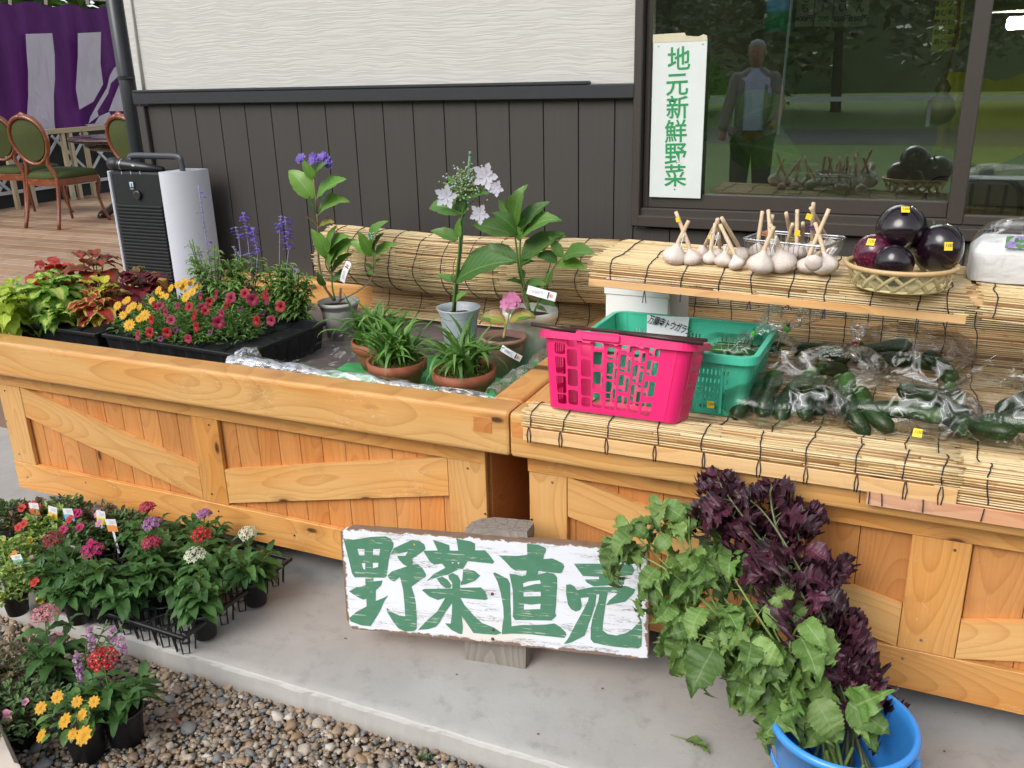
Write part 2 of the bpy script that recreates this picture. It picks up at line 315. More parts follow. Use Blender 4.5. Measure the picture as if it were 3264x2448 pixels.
def pebbles():
    ph = (1 + 5 ** .5) / 2
    iv = np.array([(-1, ph, 0), (1, ph, 0), (-1, -ph, 0), (1, -ph, 0), (0, -1, ph), (0, 1, ph), (0, -1, -ph), (0, 1, -ph), (ph, 0, -1), (ph, 0, 1), (-ph, 0, -1), (-ph, 0, 1)], float) / 1.9
    fc = np.array([(0, 11, 5), (0, 5, 1), (0, 1, 7), (0, 7, 10), (0, 10, 11), (1, 5, 9), (5, 11, 4), (11, 10, 2), (10, 7, 6), (7, 1, 8), (3, 9, 4), (3, 4, 2), (3, 2, 6), (3, 6, 8), (3, 8, 9), (4, 9, 5), (2, 4, 11), (6, 2, 10), (8, 6, 7), (9, 8, 1)])
    # one subdivision
    vs = [tuple(v) for v in iv]; fs = []; mid = {}
    def md(a, b):
        k = (min(a, b), max(a, b))
        if k not in mid: q = (np.array(vs[a]) + np.array(vs[b])) / 2; q /= np.linalg.norm(q); vs.append(tuple(q)); mid[k] = len(vs) - 1
        return mid[k]
    for a, b, c in fc: d, e, f = md(a, b), md(b, c), md(c, a); fs += [(a, d, f), (d, b, e), (f, e, c), (d, e, f)]
    bv = np.array(vs); bf = np.array(fs)
    N = 17500; rng = np.random.default_rng(3)
    x = rng.uniform(-3.0, -.5, N); y = rng.uniform(.86, 1.585, N); lay = rng.integers(0, 2, N)
    s = rng.gamma(6, .0007, N) + .0024; big = rng.random(N) < .035; s[big] *= 1.9; s = np.clip(s, .0028, .017)
    V_ = bv[None] * (1 + .22 * rng.standard_normal((N, len(bv), 1))) * np.stack([s * rng.uniform(.8, 1.5, N), s * rng.uniform(.7, 1.1, N), s * rng.uniform(.45, .8, N)], 1)[:, None, :]
    a = rng.uniform(0, 2 * PI, N); tl = rng.uniform(-.5, .5, N)
    ca, sa, ct, st = np.cos(a)[:, None], np.sin(a)[:, None], np.cos(tl)[:, None], np.sin(tl)[:, None]
    X, Y, Z = V_[..., 0], V_[..., 1], V_[..., 2]; X, Z = X * ct - Z * st, X * st + Z * ct; X, Y = X * ca - Y * sa, X * sa + Y * ca
    V_ = np.stack([X + x[:, None], Y + y[:, None], Z + (-.080 + s * .45 + lay * .005)[:, None]], -1).reshape(-1, 3)
    F = (bf[None] + (np.arange(N) * len(bv))[:, None, None]).reshape(-1, 3)
    me = bpy.data.meshes.new('gravel'); me.vertices.add(len(V_)); me.vertices.foreach_set('co', V_.ravel().astype(np.float32))
    me.loops.add(F.size); me.loops.foreach_set('vertex_index', F.ravel().astype(np.int32)); me.polygons.add(len(F)); me.polygons.foreach_set('loop_start', np.arange(0, F.size, 3, dtype=np.int32))
    me.update(calc_edges=True); me.polygons.foreach_set('use_smooth', [True] * len(F)); me.materials.append(gravelmat(True))
    tag(link(bpy.data.objects.new('gravel', me)), 'brown and grey gravel beside the concrete pavement', kind='stuff')
pebbles()
# the land in front of the shop (seen only as reflections in the window)
def grassmat():
    t = NT('grass'); o = t.obj(); a = t.noise(o, .35, 4); b = t.noise(o, 6, 4); c = t.mix(a, (.10, .19, .04), (.20, .31, .07)); c = t.mix(t.m('MULTIPLY', b, .6), c, (.05, .07, .02)); t.P(col=c, rough=.9); return t.mat
gm = grassmat(); gb = MB(); gb.grid(lambda a, b: (-90 + 180 * a, -110 + 106 * b, -.086), 6, 6); tag(O('grass_field', gb, gm), kind='structure')
rb = MB(); rb.grid(lambda a, b: (-90 + 180 * a, -19 + 5 * b, -.08), 4, 2); tag(O('road', rb, simple('asphalt', (.06, .06, .062), .8, .2, 20)), kind='structure')
hb = MB(); hb.grid(lambda a, b: (-140 + 280 * a, -48 - 60 * b, -1 + 30 * math.sin(PI / 2 * b) + 3 * noise.noise(V((a * 14, b * 5, 0)))), 60, 12); hm = simple('wooded_hill', (.05, .09, .025), .95, .7, .5); tag(O('hill', hb, hm, smooth=True), kind='structure')
gb = MB(); gb.grid(lambda a, b: (-90 + 180 * a, 9.0 + 80 * b, -.05), 4, 4); tag(O('back_ground', gb, gm), kind='structure')
# ---------------------------------------------------------------- building wall
WY = 3.25
def sidingw():
    t = NT('white_siding'); o = t.obj(); w = t.noise(t.mapp(o, (1.6, 1, 1)), 2.2, 2)
    v = t.combine(t.m('MULTIPLY', t.n('SeparateXYZ', {0: o}), 3.4), 0.0, t.m('ADD', t.m('MULTIPLY', t.n('SeparateXYZ', {0: o}, out=2), 66.0), t.m('MULTIPLY', w, 4.0)))
    n = t.noise(v, 1, 3, .5); rg = t.m('ABSOLUTE', t.m('SUBTRACT', n, .5)); l = t.sm(rg, .0, .10)
    n2 = t.noise(t.mapp(v, (1.9, 1, 2.1)), 1, 2); h = t.m('ADD', t.m('MULTIPLY', l, .8), n2)
    t.P(col=t.mix(t.m('MULTIPLY', t.m('SUBTRACT', 1.0, l), .35), (.54, .53, .50), (.40, .39, .37)), rough=.6); t.bump(h, .28, .0025); return t.mat
def sidingd():
    t = NT('dark_brown_siding'); o = t.obj(); n = t.noise(t.mapp(o, (260, 260, 2.5)), 1, 3); n2 = t.noise(o, 4, 3)
    t.P(col=t.mix(n, t.mix(n2, (.050, .044, .040), (.064, .057, .052)), (.038, .034, .031)), rough=.5); t.bump(n, .35, .0008); return t.mat
M_['sw'] = sidingw(); M_['sd'] = sidingd()
M_['trim'] = simple('charcoal_trim', (.028, .030, .034), .4, .12)
M_['alu'] = simple('bronze_aluminium', (.050, .041, .036), .38, .08, 60)
wall = T('building_wall', 'shop wall with white textured siding above dark brown vertical boards', 'wall', (-1.5, WY, 0))
wx0, wx1 = -3.335, -.965
mb = MB(); mb.box(((wx0 + wx1) / 2, WY + .02, 2.1), (wx1 - wx0, .04, 1.2)); O('white_siding', mb, M_['sw'], wall)
mb = MB(); mb.box(((wx0 + wx1) / 2, WY - .008, 1.472), (wx1 - wx0 + .01, .05, .05), bev=.004); mb.box(((wx0 - .17 + wx1) / 2, WY - .012, 1.5035), (wx1 - wx0 - .17, .045, .012), bev=.003); O('trim_band', mb, M_['trim'], wall)
xg = wx0 + .045
while xg < 3.0:
    w = min(.1405, 3.0 - xg)
    if xg < wx1 - .01 < xg + w: w = wx1 - xg
    top = 1.446 if xg + w < wx1 + .01 else .985
    mb = MB(); mb.box((xg + w / 2, WY + .012, top / 2), (w - .0032, .024, top), bev=.0015); mb.box((xg + w / 2 - .0, WY + .02, top / 2), (w, .012, top)); O('siding_board', mb, M_['sd'], wall); xg += w
mb = MB(); mb.box((wx0 + .02, WY + .005, .72), (.045, .05, 1.44), bev=.004); O('corner_trim', mb, M_['sd'], wall)
mb = MB(); mb.box((wx0 + .012, WY + 2.8, 1.35), (.03, 5.5, 2.7)); O('side_wall', mb, M_['sw'], wall)
mb = MB(); mb.box((1.0, WY + .06, 2.42), (3.9, .08, .56)); mb.box((3.1, WY + .06, 1.35), (.3, .08, 2.7)); mb.box((1.0, WY + .10, .5), (4.0, .03, .97)); O('inner_wall', mb, M_['sw'], wall)
# eave over the shop front
mb = MB(); mb.box((-.2, 4.7, 2.86), (6.6, 3.4, .08), bev=.01); mb.box((-.2, 3.02, 2.79), (6.6, .03, .18), bev=.005); tag(O('roof_eave', mb, M_['trim']), 'dark eave of the shop roof above the window', 'roof')
# white cable and downpipe
mb = MB(); a = P(414, 0, y=WY - .01); b = P(457, 293, y=WY - .01); mb.tube([(a.x, WY - .008, 2.7), (a.x, WY - .008, a.z), (b.x, WY - .008, 1.505)], .0055, 6); tag(O('wall_cable', mb, simple('white_cable', (.6, .59, .56), .5), smooth=True), 'thin white cable running down the white siding near its corner', 'cable')
dp = T('downpipe', 'black round rain downpipe at the corner of the building', 'pipe', (-3.5, 3.33, 0))
pa = P(366, 0, y=3.33); pb = P(440, 485, y=3.33); px = (pa.x + pb.x) / 2
mb = MB(); mb.tube([(px, 3.33, 2.75), (px, 3.33, .0)], .038, 20); O('pipe', mb, simple('black_pipe', (.02, .022, .026), .35, .1), dp, smooth=True)
bz = P(425, 247, y=3.33).z; mb = MB(); mb.tube([(px, 3.33, bz - .008), (px, 3.33, bz + .008)], .0405, 20); mb.box((px + .06, 3.30, bz), (.06, .012, .006)); O('bracket', mb, M_['steel'] if 0 else M_['blackp'], dp)
# ---------------------------------------------------------------- window
win = T('shop_window', 'large sliding shop window in dark bronze aluminium frame', 'window', (.5, WY, 1.0))
def wb(name, x0, x1, z0, z1, y0, y1, mat='alu', bev=.003):
    mb = MB(); mb.box(((x0 + x1) / 2, (y0 + y1) / 2, (z0 + z1) / 2), (x1 - x0, y1 - y0, z1 - z0), bev=bev); return O(name, mb, M_[mat], win)
ZT = 2.15
wb('frame', -.965, -.935, .995, ZT, WY - .03, WY + .06); wb('frame', -.938, 3.0, .995, 1.035, WY - .035, WY + .06); wb('frame', -.938, 3.0, 1.028, 1.06, WY - .012, WY + .06)
wb('frame', -.938, 3.0, ZT, ZT + .04, WY - .03, WY + .06)
wb('sash', -.935, -.912, 1.06, ZT, WY + .01, WY + .05); wb('sash', -.912, .092, 1.06, 1.112, WY + .01, WY + .05); wb('sash', .092, .140, 1.045, ZT, WY - .018, WY + .03); wb('sash', .140, 3.0, 1.045, 1.075, WY - .018, WY + .02)
def glassmat():
    t = NT('window_glass'); fr = t.n('Fresnel', {'IOR': 1.5}); f = t.m('MINIMUM', t.m('ADD', t.m('MULTIPLY', fr, 2.6), .06), 1.0)
    tr = t.n('BsdfTransparent', {'Color': (.80, .87, .84, 1)}); gl = t.n('BsdfGlossy', {'Color': (.92, 1.0, .96, 1), 'Roughness': 0.0}); mx = t.n('MixShader', {0: f, 1: tr, 2: gl}); t.t.links.new(mx, t.out.inputs[0]); return t.mat
M_['glass'] = glassmat()
wb('pane', -.912, .092, 1.112, ZT, WY + .028, WY + .031, 'glass', 0); wb('pane', .140, 3.0, 1.075, ZT, WY - .001, WY + .002, 'glass', 0)
# room behind the window
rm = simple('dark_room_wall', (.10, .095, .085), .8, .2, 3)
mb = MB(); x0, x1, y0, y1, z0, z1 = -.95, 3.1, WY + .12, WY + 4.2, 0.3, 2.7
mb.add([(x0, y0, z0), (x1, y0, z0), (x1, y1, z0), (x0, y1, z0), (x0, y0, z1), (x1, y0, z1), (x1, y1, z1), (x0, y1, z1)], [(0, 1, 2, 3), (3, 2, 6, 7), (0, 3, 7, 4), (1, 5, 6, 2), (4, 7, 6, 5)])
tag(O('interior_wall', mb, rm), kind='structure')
# poster on the glass with brush lettering
pm = NT('poster_board'); o = pm.obj(); n = pm.noise(o, 12, 3); pm.P(col=pm.mix(n, (.60, .65, .63), (.70, .74, .73)), rough=.35)
GREEN = simple('green_paint', (.02, .27, .085), .5, .12)
yp = WY - .002
ptl, ptr, pbl, pbr = P(2082, 125, y=yp), P(2254, 130, y=yp), P(2067, 626, y=yp), P(2238, 628, y=yp)
pc_ = (ptl + ptr + pbl + pbr) / 4; pw = (ptr - ptl).length; phh = (ptl - pbl).length
ang = -math.atan2(ptl.x - pbl.x, ptl.z - pbl.z)
post = T('poster', 'white board with six green brushed characters in the window', 'sign', (pc_.x, yp, pbl.z))
mb = MB(); mb.box(pc_, (pw, .003, phh), bev=.001); O('board', mb, pm.mat, post)
mb = MB(); zt = max(ptl.z, ptr.z) + .001; mb.add([(ptl.x, yp, zt - .012), (ptr.x, yp, zt - .012), (ptr.x, yp - .001, zt + .004), (ptr.x - .012, yp - .001, zt + .009), (ptr.x - .03, yp - .001, zt + .002), (ptl.x + .105 * pw / .17, yp - .001, zt + .006), (ptl.x + .10 * pw / .17, yp - .001, zt + .016), (ptl.x, yp - .001, zt + .014)], [tuple(range(8))]); mb.v = [(a, b - .0025, c) for a, b, c in mb.v]
O('tape', mb, simple('yellowed_tape', (.62, .58, .42), .4), post)
for ch, (cx, cy) in zip('地元新鮮野菜', ((2164, 193), (2158, 273), (2159, 348), (2154, 424), (2153, 495), (2152, 565))):
    q = P(cx, cy, y=yp - .002); text(ch, .083, Matrix.Translation((q.x, yp - .0025, q.z)) @ Matrix.Rotation(PI / 2, 4, 'X') @ Matrix.Rotation(math.radians(2), 4, 'Z'), GREEN, post, 'character', off=.0009)
for cx, cy in ((2099, 148), (2164, 153), (2240, 141), (2150, 604)):
    q = P(cx, cy, y=yp - .002); mb = MB(); mb.lathe([(.0032, 0), (.002, .0012), (0, .0015)], 8); O('pin', mb, M_['steel'], post, M=Matrix.Translation((q.x, yp - .0015, q.z)) @ Matrix.Rotation(PI / 2, 4, 'X'))
# ---------------------------------------------------------------- wooden wheeled planters
def board(name, parent, a, b, width, th, nrm, mat, bev=.0015, label=None):
    a, b, nrm = V(a), V(b), V(nrm).normalized(); x = (b - a).normalized(); z = x.cross(nrm).normalized()
    mb = MB(); mb.box((0, 0, 0), ((b - a).length, th, width), bev=bev); c = (a + b) / 2
    M = Matrix(((x.x, nrm.x, z.x, c.x), (x.y, nrm.y, z.y, c.y), (x.z, nrm.z, z.z, c.z), (0, 0, 0, 1)))
    o = O(name, mb, mat, parent, M=M)
    if label: o['label'] = label
    return o
def wheel(parent, x, y):
    w = link(bpy.data.objects.new('wheel', None)); w.parent = parent; w.matrix_parent_inverse = rootof(parent).inverted(); w.location = (x, y, .055); w.empty_display_size = .03
    R90 = Matrix.Rotation(PI / 2, 4, 'X') @ Matrix.Translation((0, 0, -.016))
    for nm, pr, mt in (('tyre', [(.036, .002), (.050, 0), (.055, .007), (.055, .025), (.050, .032), (.036, .030)], M_['rubber']), ('rim', [(.001, .012), (.014, .004), (.020, .010), (.036, .010), (.036, .022), (.001, .022)], M_['blackp'])):
        mb = MB(); mb.lathe(pr, 28); o = link(bpy.data.objects.new(nm, mb.mesh(nm, mt, True))); o.parent = w; o.matrix_local = R90
    mb = MB(); mb.box((x, y, .098), (.05, .075, .012), bev=.002); mb.box((x, y - .025, .075), (.03, .003, .05)); mb.box((x, y + .025, .075), (.03, .003, .05)); O('caster_bracket', mb, M_['steel'], parent)
FY = 2.06; ZB = .085; N_ = (0, -1, 0)
def planter(label, x0, x1, rx0, rx1, pw, mids, braces, floor, grp, keyside, wheels):
    t = T('wooden_planter', label, 'planter', ((x0 + x1) / 2, FY + .5, 0), grp); yb = 3.16
    x = x0 + .01
    while x < x1 - .02:
        w = min(pw * U(.985, 1.015), x1 - .01 - x); board('plank', t, (x + w / 2, FY + .028, .12), (x + w / 2, FY + .028, .62), w - .0015, .014, N_, M_['woodd'], .0012); x += w
    board('bottom_board', t, (x0, FY + .009, ZB + .056), (x1, FY + .009, ZB + .056), .112, .018, N_, M_['wood'])
    board('top_board', t, (x0 + .0, FY + .008, .546), (x1, FY + .008, .546), .075, .020, N_, M_['wood'])
    for k, (a, b) in enumerate(mids): board('batten', t, ((a + b) / 2, FY + .010, ZB + .1125), ((a + b) / 2, FY + .010, .508), b - a, .016, N_, M_['woodl' if k % 2 == 0 else 'wood'])
    for (xa, za, xb, zb) in braces:
        w = .122; mb = MB(); h = .0078
        q = [(xa, za + w / 2), (xb, zb + w / 2), (xb, zb - w / 2), (xa, za - w / 2)]
        q = [(a, min(max(b, ZB + .1125), .508)) for a, b in q]
        c = V(((xa + xb) / 2, FY + .0115, (za + zb) / 2)); dr = V((xb - xa, 0, zb - za)).normalized(); up = dr.cross(V(N_)).normalized()
        M = Matrix(((dr.x, 0, up.x, c.x), (0, -1, 0, c.y), (dr.z, 0, up.z, c.z), (0, 0, 0, 1))); L = [M.inverted() @ V((a, FY + .0115, b)) for a, b in q]
        vs = [p + V((0, s_ * h, 0)) for s_ in (1, -1) for p in L]
        mb.add(vs, [(0, 1, 2, 3), (7, 6, 5, 4), (0, 4, 5, 1), (1, 5, 6, 2), (2, 6, 7, 3), (3, 7, 4, 0)]); O('brace', mb, M_['woodl'], t, M=M)
    # thick rounded top rails
    def rail(a, b, w, h, m='rail', name='rail'):
        a, b = V(a), V(b); x = (b - a).normalized(); L = (b - a).length; mb = MB(); r = .012; sec = []
        for cx, cz, a0 in ((w / 2 - r, h / 2 - r, 0), (-w / 2 + r, h / 2 - r, 90), (-w / 2 + r, -h / 2 + r, 180), (w / 2 - r, -h / 2 + r, 270)):
            for k in range(4): an = math.radians(a0 + 30 * k); sec.append((cx + r * math.cos(an), cz + r * math.sin(an)))
        n = len(sec); vs = []; ends = (-L / 2, -L / 2 + .006, L / 2 - .006, L / 2)
        for i, e in enumerate(ends):
            s_ = .90 if i in (0, 3) else 1
            vs += [(e, p * (1 - .006 / w * (s_ < 1)), q * (1 - .006 / h * (s_ < 1))) for p, q in sec]
        fs = [(i * n + k, (i + 1) * n + k, (i + 1) * n + (k + 1) % n, i * n + (k + 1) % n) for i in range(3) for k in range(n)] + [tuple(range(n)), tuple(3 * n + k for k in range(n))[::-1]]
        mb.add(vs, fs); y = V((0, 0, 1)).cross(x); c = (a + b) / 2
        M = Matrix(((x.x, y.x, 0, c.x), (x.y, y.y, 0, c.y), (x.z, y.z, 1, c.z), (0, 0, 0, 1))); O(name, mb, M_[m], t, smooth=False, M=M)
        for p in mb.f[:0]: pass
    RH = .128; zc = .70 - RH / 2; fy0, fy1 = 1.998, 2.092
    rail((rx0, (fy0 + fy1) / 2, zc), (rx1, (fy0 + fy1) / 2, zc), fy1 - fy0, RH, name='front_rail')
    rail((rx0 + .045, fy1 + .001, zc), (rx0 + .045, yb, zc), .09, RH, 'wood', 'side_rail'); rail((rx1 - .045, fy1 + .001, zc), (rx1 - .045, yb, zc), .09, RH, 'wood', 'side_rail')
    rail((rx0 + .002, yb + .048, zc), (rx1 - .002, yb + .048, zc), .09, RH, 'wood', 'back_rail')
    kx = rx1 - .075 if keyside > 0 else rx0 + .048
    w = .055 if keyside > 0 else .085; board('joint_plug', t, (kx - w / 2, fy0 + .002, .655), (kx + w / 2, fy0 + .002, .655), .044, .006, N_, M_['woodd'], .0004)
    for xs in (x0 + .012, x1 - .012): board('side_panel', t, (xs, FY + .04, .33), (xs, yb - .03, .33), .49, .022, (1 if xs > (x0 + x1) / 2 else -1, 0, 0), M_['woodd'])
    board('back_panel', t, (x0, yb, .33), (x1, yb, .33), .49, .02, (0, 1, 0), M_['wood'])
    mb = MB(); mb.box(((x0 + x1) / 2, (FY + .045 + yb) / 2, floor - .01), (x1 - x0 - .03, yb - FY - .05, .02)); O('tray_floor', mb, M_['slate'], t)
    for q in wheels: wheel(t, *q)
    for bx, bz in [(x1 - .008, .35), (x0 + .008, .36)] + [((a + b) / 2 + U(-.03, .03), z) for a, b in mids for z in (.23, .485)] + [(x0 + .06 + k * .31, .14 + .03 * (k % 2)) for k in range(7)]:
        mb = MB(); mb.lathe([(.004, 0), (.0035, .0012), (0, .0015)], 10); O('screw', mb, M_['steel'], t, M=Matrix.Translation((bx, FY + (.0015 if bz > .2 else -.0005), bz)) @ Matrix.Rotation(PI / 2, 4, 'X'))
    return t
planter('long varnished wooden planter on the left holding flower trays and potted plants', -3.03, -1.027, -3.16, -.925, .084,
        [(-3.028, -2.912), (-2.103, -1.994), (-1.150, -1.029)], [(-2.910, .452, -2.105, .262), (-1.992, .268, -1.152, .447)], .60, 'wheeled wooden planters', 1, [(-2.90, 2.16), (-1.16, 2.16), (-2.9, 3.05), (-1.16, 3.05)])
planter('varnished wooden planter on the right covered by reed mats and vegetable bags', -.897, 1.17, -.919, 1.25, .122,
        [(-.895, -.784), (.077, .203), (1.05, 1.168)], [(-.782, .45, .075, .252), (.205, .24, 1.048, .44)], .645, 'wheeled wooden planters', -1, [(-.76, 2.16), (1.0, 2.16)])
# ---------------------------------------------------------------- old painted sign on a post block
bl = V((-1.3437, 1.7777, .066)); br = V((-.5031, 1.9126, .1007)); tl_ = V((-1.3618, 1.8128, .3681))
su = (br - bl).normalized(); sv = (tl_ - bl).normalized(); sn = sv.cross(su).normalized(); SW = .852; SH = .305
def s2(zx, zy, ox, oy, sc=.24108):
    r = V(_R @ np.array([ox + zx * sc - 1632, oy + zy * sc - 1224, FPX])); t = (bl - CAMP).dot(sn) / r.dot(sn); q = CAMP + r * t - bl; return (q.dot(su), q.dot(sv))
def signmat():
    t = NT('weathered_white_paint'); o = t.obj(); g = t.noise(t.mapp(o, (3.2, 1, 38)), 1, 4, .6); g2 = t.noise(t.mapp(o, (14, 1, 150)), 1, 3, .7); n = t.noise(o, 9, 4)
    sx = t.n('SeparateXYZ', {0: o}).node; x, z = sx.outputs[0], sx.outputs[2]
    ed = t.m('MINIMUM', t.m('MINIMUM', t.m('SUBTRACT', z, 0.0), t.m('SUBTRACT', SH, z)), t.m('MINIMUM', x, t.m('SUBTRACT', SW, x)))
    ed = t.m('ADD', ed, t.m('MULTIPLY', t.m('SUBTRACT', t.noise(t.mapp(o, (22, 1, 40)), 1, 4, .7), .5), .034))
    crack = t.m('MULTIPLY', t.sm(t.m('ABSOLUTE', t.m('SUBTRACT', g2, .5)), .022, .004), t.sm(g, .5, .6))
    bare = t.m('MAXIMUM', t.sm(ed, .0085, .005), t.m('MAXIMUM', t.m('MULTIPLY', crack, .8), t.sm(t.noise(t.mapp(o, (7, 1, 60)), 1, 3, .65), .75, .78)))
    wd = t.mix(g2, (.13, .085, .06), (.30, .20, .14)); pt = t.mix(t.sm(n, .55, .8), (.74, .76, .82), (.70, .66, .58))
    cv = t.m('MULTIPLY', t.sm(z, .10, .0), t.sm(t.m('ABSOLUTE', t.m('SUBTRACT', x, .43)), .16, .05)); pt = t.mix(t.m('MULTIPLY', cv, .5), pt, (.72, .58, .42))
    t.P(col=t.mix(bare, pt, wd), rough=.55); t.bump(t.m('SUBTRACT', 1.0, bare), .6, .0015); return t.mat
def signink():
    t = NT('green_brush_paint'); o = t.obj(); g = t.noise(t.mapp(o, (10, 1, 190)), 1, 3, .7); n = t.noise(o, 16, 3); b = t.sm(t.m('MULTIPLY', g, t.m('ADD', .72, t.m('MULTIPLY', n, .56))), .60, .65)
    og = t.sm(t.noise(t.mapp(o, (26, 1, 32)), 1, 3), .70, .72); c = t.mix(t.noise(o, 30, 3), (.055, .18, .105), (.095, .25, .155)); c = t.mix(t.m('MULTIPLY', b, .75), c, (.60, .60, .52)); c = t.mix(og, c, (.62, .33, .12))
    t.P(col=c, rough=.55); return t.mat
sg = T('wooden_sign', 'old white plank sign with four big green painted characters', 'sign', (-.93, 1.85, 0))
SM = Matrix(((su.x, sn.x, sv.x, bl.x), (su.y, sn.y, sv.y, bl.y), (su.z, sn.z, sv.z, bl.z), (0, 0, 0, 1)))
if sn.y < 0: raise ValueError('sign normal')
mb = MB(); n = 60; out = []
def edge(a, b, k, amp):
    for i in range(k):
        t_ = i / k; p = V(a).lerp(V(b), t_); j = noise.noise(V((p.x * 60, p.y * 60, 3))) * amp; out.append((p.x + (j if a[0] == b[0] else 0), p.y + (j if a[1] == b[1] else 0)))
c_ = .014
edge((c_, 0), (SW - .006, 0), 46, .0035); edge((SW, .006), (SW, SH - .006), 20, .003); edge((SW - .006, SH), (c_, SH), 46, .003); edge((0, SH - c_), (0, c_), 20, .002)
nv = len(out); vs = [(a, 0, b) for a, b in out] + [(a, .024, b) for a, b in out]
mb.add(vs, [tuple(range(nv)), tuple(range(nv, 2 * nv))[::-1]] + [((i + 1) % nv, i, nv + i, nv + (i + 1) % nv) for i in range(nv)])
O('plank', mb, signmat(), sg, M=SM)
Z1, Z2 = (1080, 1660), (1560, 1700)
CH = [
 (Z1, [[(62,232),(190,250),(420,212),(620,205),(690,240),(725,300),(718,350),(665,470),(650,600),(632,735),(600,750),(455,748),(458,800),(578,788),(560,850),(490,915),(487,1060),(590,1020),(650,985),(600,1060),(545,1190),(460,1330),(420,1392),(300,1380),(160,1330),(138,1285),(230,1205),(370,1130),(365,1030),(320,1040),(240,1000),(138,930),(230,880),(355,850),(350,742),(210,745),(175,690),(120,450)],
       [(245,368),(342,372),(342,458),(265,455)], [(450,370),(550,370),(535,458),(450,455)], [(300,558),(352,555),(350,645),(325,640)], [(448,552),(525,552),(520,610),(448,628)],
       [(726,362),(860,300),(960,255),(1060,262),(1130,310),(1145,370),(1100,410),(960,505),(985,545),(965,580),(1040,572),(1100,620),(1150,700),(1150,735),(1080,780),(960,870),(1000,990),(1018,1100),(1030,1300),(1030,1420),(1000,1458),(880,1460),(790,1420),(720,1330),(640,1200),(635,1150),(700,1205),(800,1255),(880,1262),(870,1100),(850,900),(810,740),(735,800),(680,780),(643,726),(700,668),(800,635),(905,600),(850,570),(790,500),(775,465),(880,462),(915,405),(730,442),(690,436)]]),
 (Z1, [[(1118,395),(1310,392),(1245,250),(1370,290),(1460,320),(1465,392),(1582,395),(1555,235),(1740,270),(1800,300),(1800,390),(1930,388),(1990,450),(2055,540),(2035,565),(1900,550),(1705,530),(1640,635),(1580,640),(1500,680),(1440,710),(1330,735),(1170,785),(1260,700),(1410,620),(1365,560),(1260,578),(1200,530)], [(1490,545),(1525,545),(1500,572)], [(1565,545),(1600,545),(1580,582)],
       [(1295,760),(1370,738),(1440,780),(1490,850),(1475,885),(1420,890),(1350,840)], [(1645,642),(1700,632),(1800,665),(1870,725),(1800,790),(1680,835),(1614,848),(1612,815),(1635,780)],
       [(1448,716),(1504,690),(1570,720),(1606,785),(1602,885),(1880,880),(1930,930),(1970,1030),(1940,1045),(1605,1015),(1660,1110),(1800,1270),(1890,1350),(2050,1410),(2150,1480),(2080,1505),(1880,1490),(1780,1480),(1720,1390),(1620,1240),(1640,1400),(1630,1495),(1590,1490),(1490,1440),(1405,1355),(1480,1360),(1495,1250),(1500,1080),(1400,1220),(1330,1350),(1280,1400),(1180,1430),(1050,1440),(1150,1330),(1300,1200),(1410,1015),(1310,1045),(1200,1000),(1100,915),(1130,900),(1500,895),(1500,820),(1460,770)]]),
 (Z2, [[(498,135),(640,150),(740,190),(750,225),(720,290),(715,340),(830,330),(900,360),(975,400),(990,440),(960,515),(930,525),(820,515),(650,490),(635,545),(760,515),(850,535),(895,580),(895,700),(880,950),(870,1050),(885,1090),(820,1150),(600,1145),(340,1142),(310,1100),(315,1000),(310,750),(265,535),(330,540),(430,565),(485,550),(495,490),(345,490),(290,455),(210,370),(150,310),(120,290),(360,298),(500,285)], [(440,660),(520,630),(670,615),(680,665),(600,670),(450,710)], [(445,770),(680,770),(680,830),(450,835)], [(455,930),(560,940),(678,925),(672,1000),(452,1008)],
       [(50,530),(70,515),(240,600),(272,660),(275,900),(290,1215),(290,1228),(420,1212),(700,1210),(860,1190),(940,1240),(1010,1310),(1018,1345),(990,1380),(800,1360),(500,1328),(300,1322),(165,1330),(170,1240),(190,1100),(185,980),(150,780),(110,640)]]),
 (Z2, [[(1118,400),(1465,400),(1445,250),(1490,235),(1600,265),(1640,320),(1630,400),(1880,410),(1920,480),(1880,550),(1620,560),(1620,600),(1780,610),(1780,672),(1380,698),(1290,650),(1262,610),(1450,605),(1450,570),(1235,560),(1200,510)],
       [(1015,680),(1070,672),(1120,700),(1160,750),(1360,710),(1620,706),(1800,694),(1930,740),(1900,800),(1800,900),(1640,930),(1545,945),(1580,890),(1700,790),(1565,770),(1540,900),(1520,1040),(1500,1180),(1495,1280),(1560,1330),(1680,1350),(1800,1320),(1880,1275),(1960,1190),(2005,1145),(2020,1250),(2015,1400),(2010,1490),(1960,1525),(1800,1510),(1600,1490),(1380,1445),(1340,1400),(1340,1250),(1360,1130),(1400,1010),(1440,890),(1455,800),(1415,805),(1400,930),(1350,1100),(1310,1200),(1260,1350),(1180,1390),(1080,1440),(985,1463),(1040,1390),(1150,1180),(1250,1000),(1300,900),(1315,840),(1205,850),(1222,960),(1200,1010),(1140,1030),(1080,1000),(1040,940),(1015,800)]])]
ink = signink()
for (ox, oy), loops in CH:
    mb = fill2d([[s2(a, b, ox, oy) for a, b in lp] for lp in loops], .0006); mb.v = [(a, c - .0007, b) for a, b, c in mb.v]; O('character', mb, ink, sg, M=SM)
for zx, zy in ((2030, 965), (2045, 1440), (2035, 1560)):
    a, b = s2(zx, zy, *Z1); mb = MB(); mb.lathe([(.0045, 0), (.004, .002), (0, .003)], 10); O('nail', mb, M_['rust'], sg, M=SM @ Matrix.Translation((a, -.0006, b)) @ Matrix.Rotation(PI / 2, 4, 'X'))
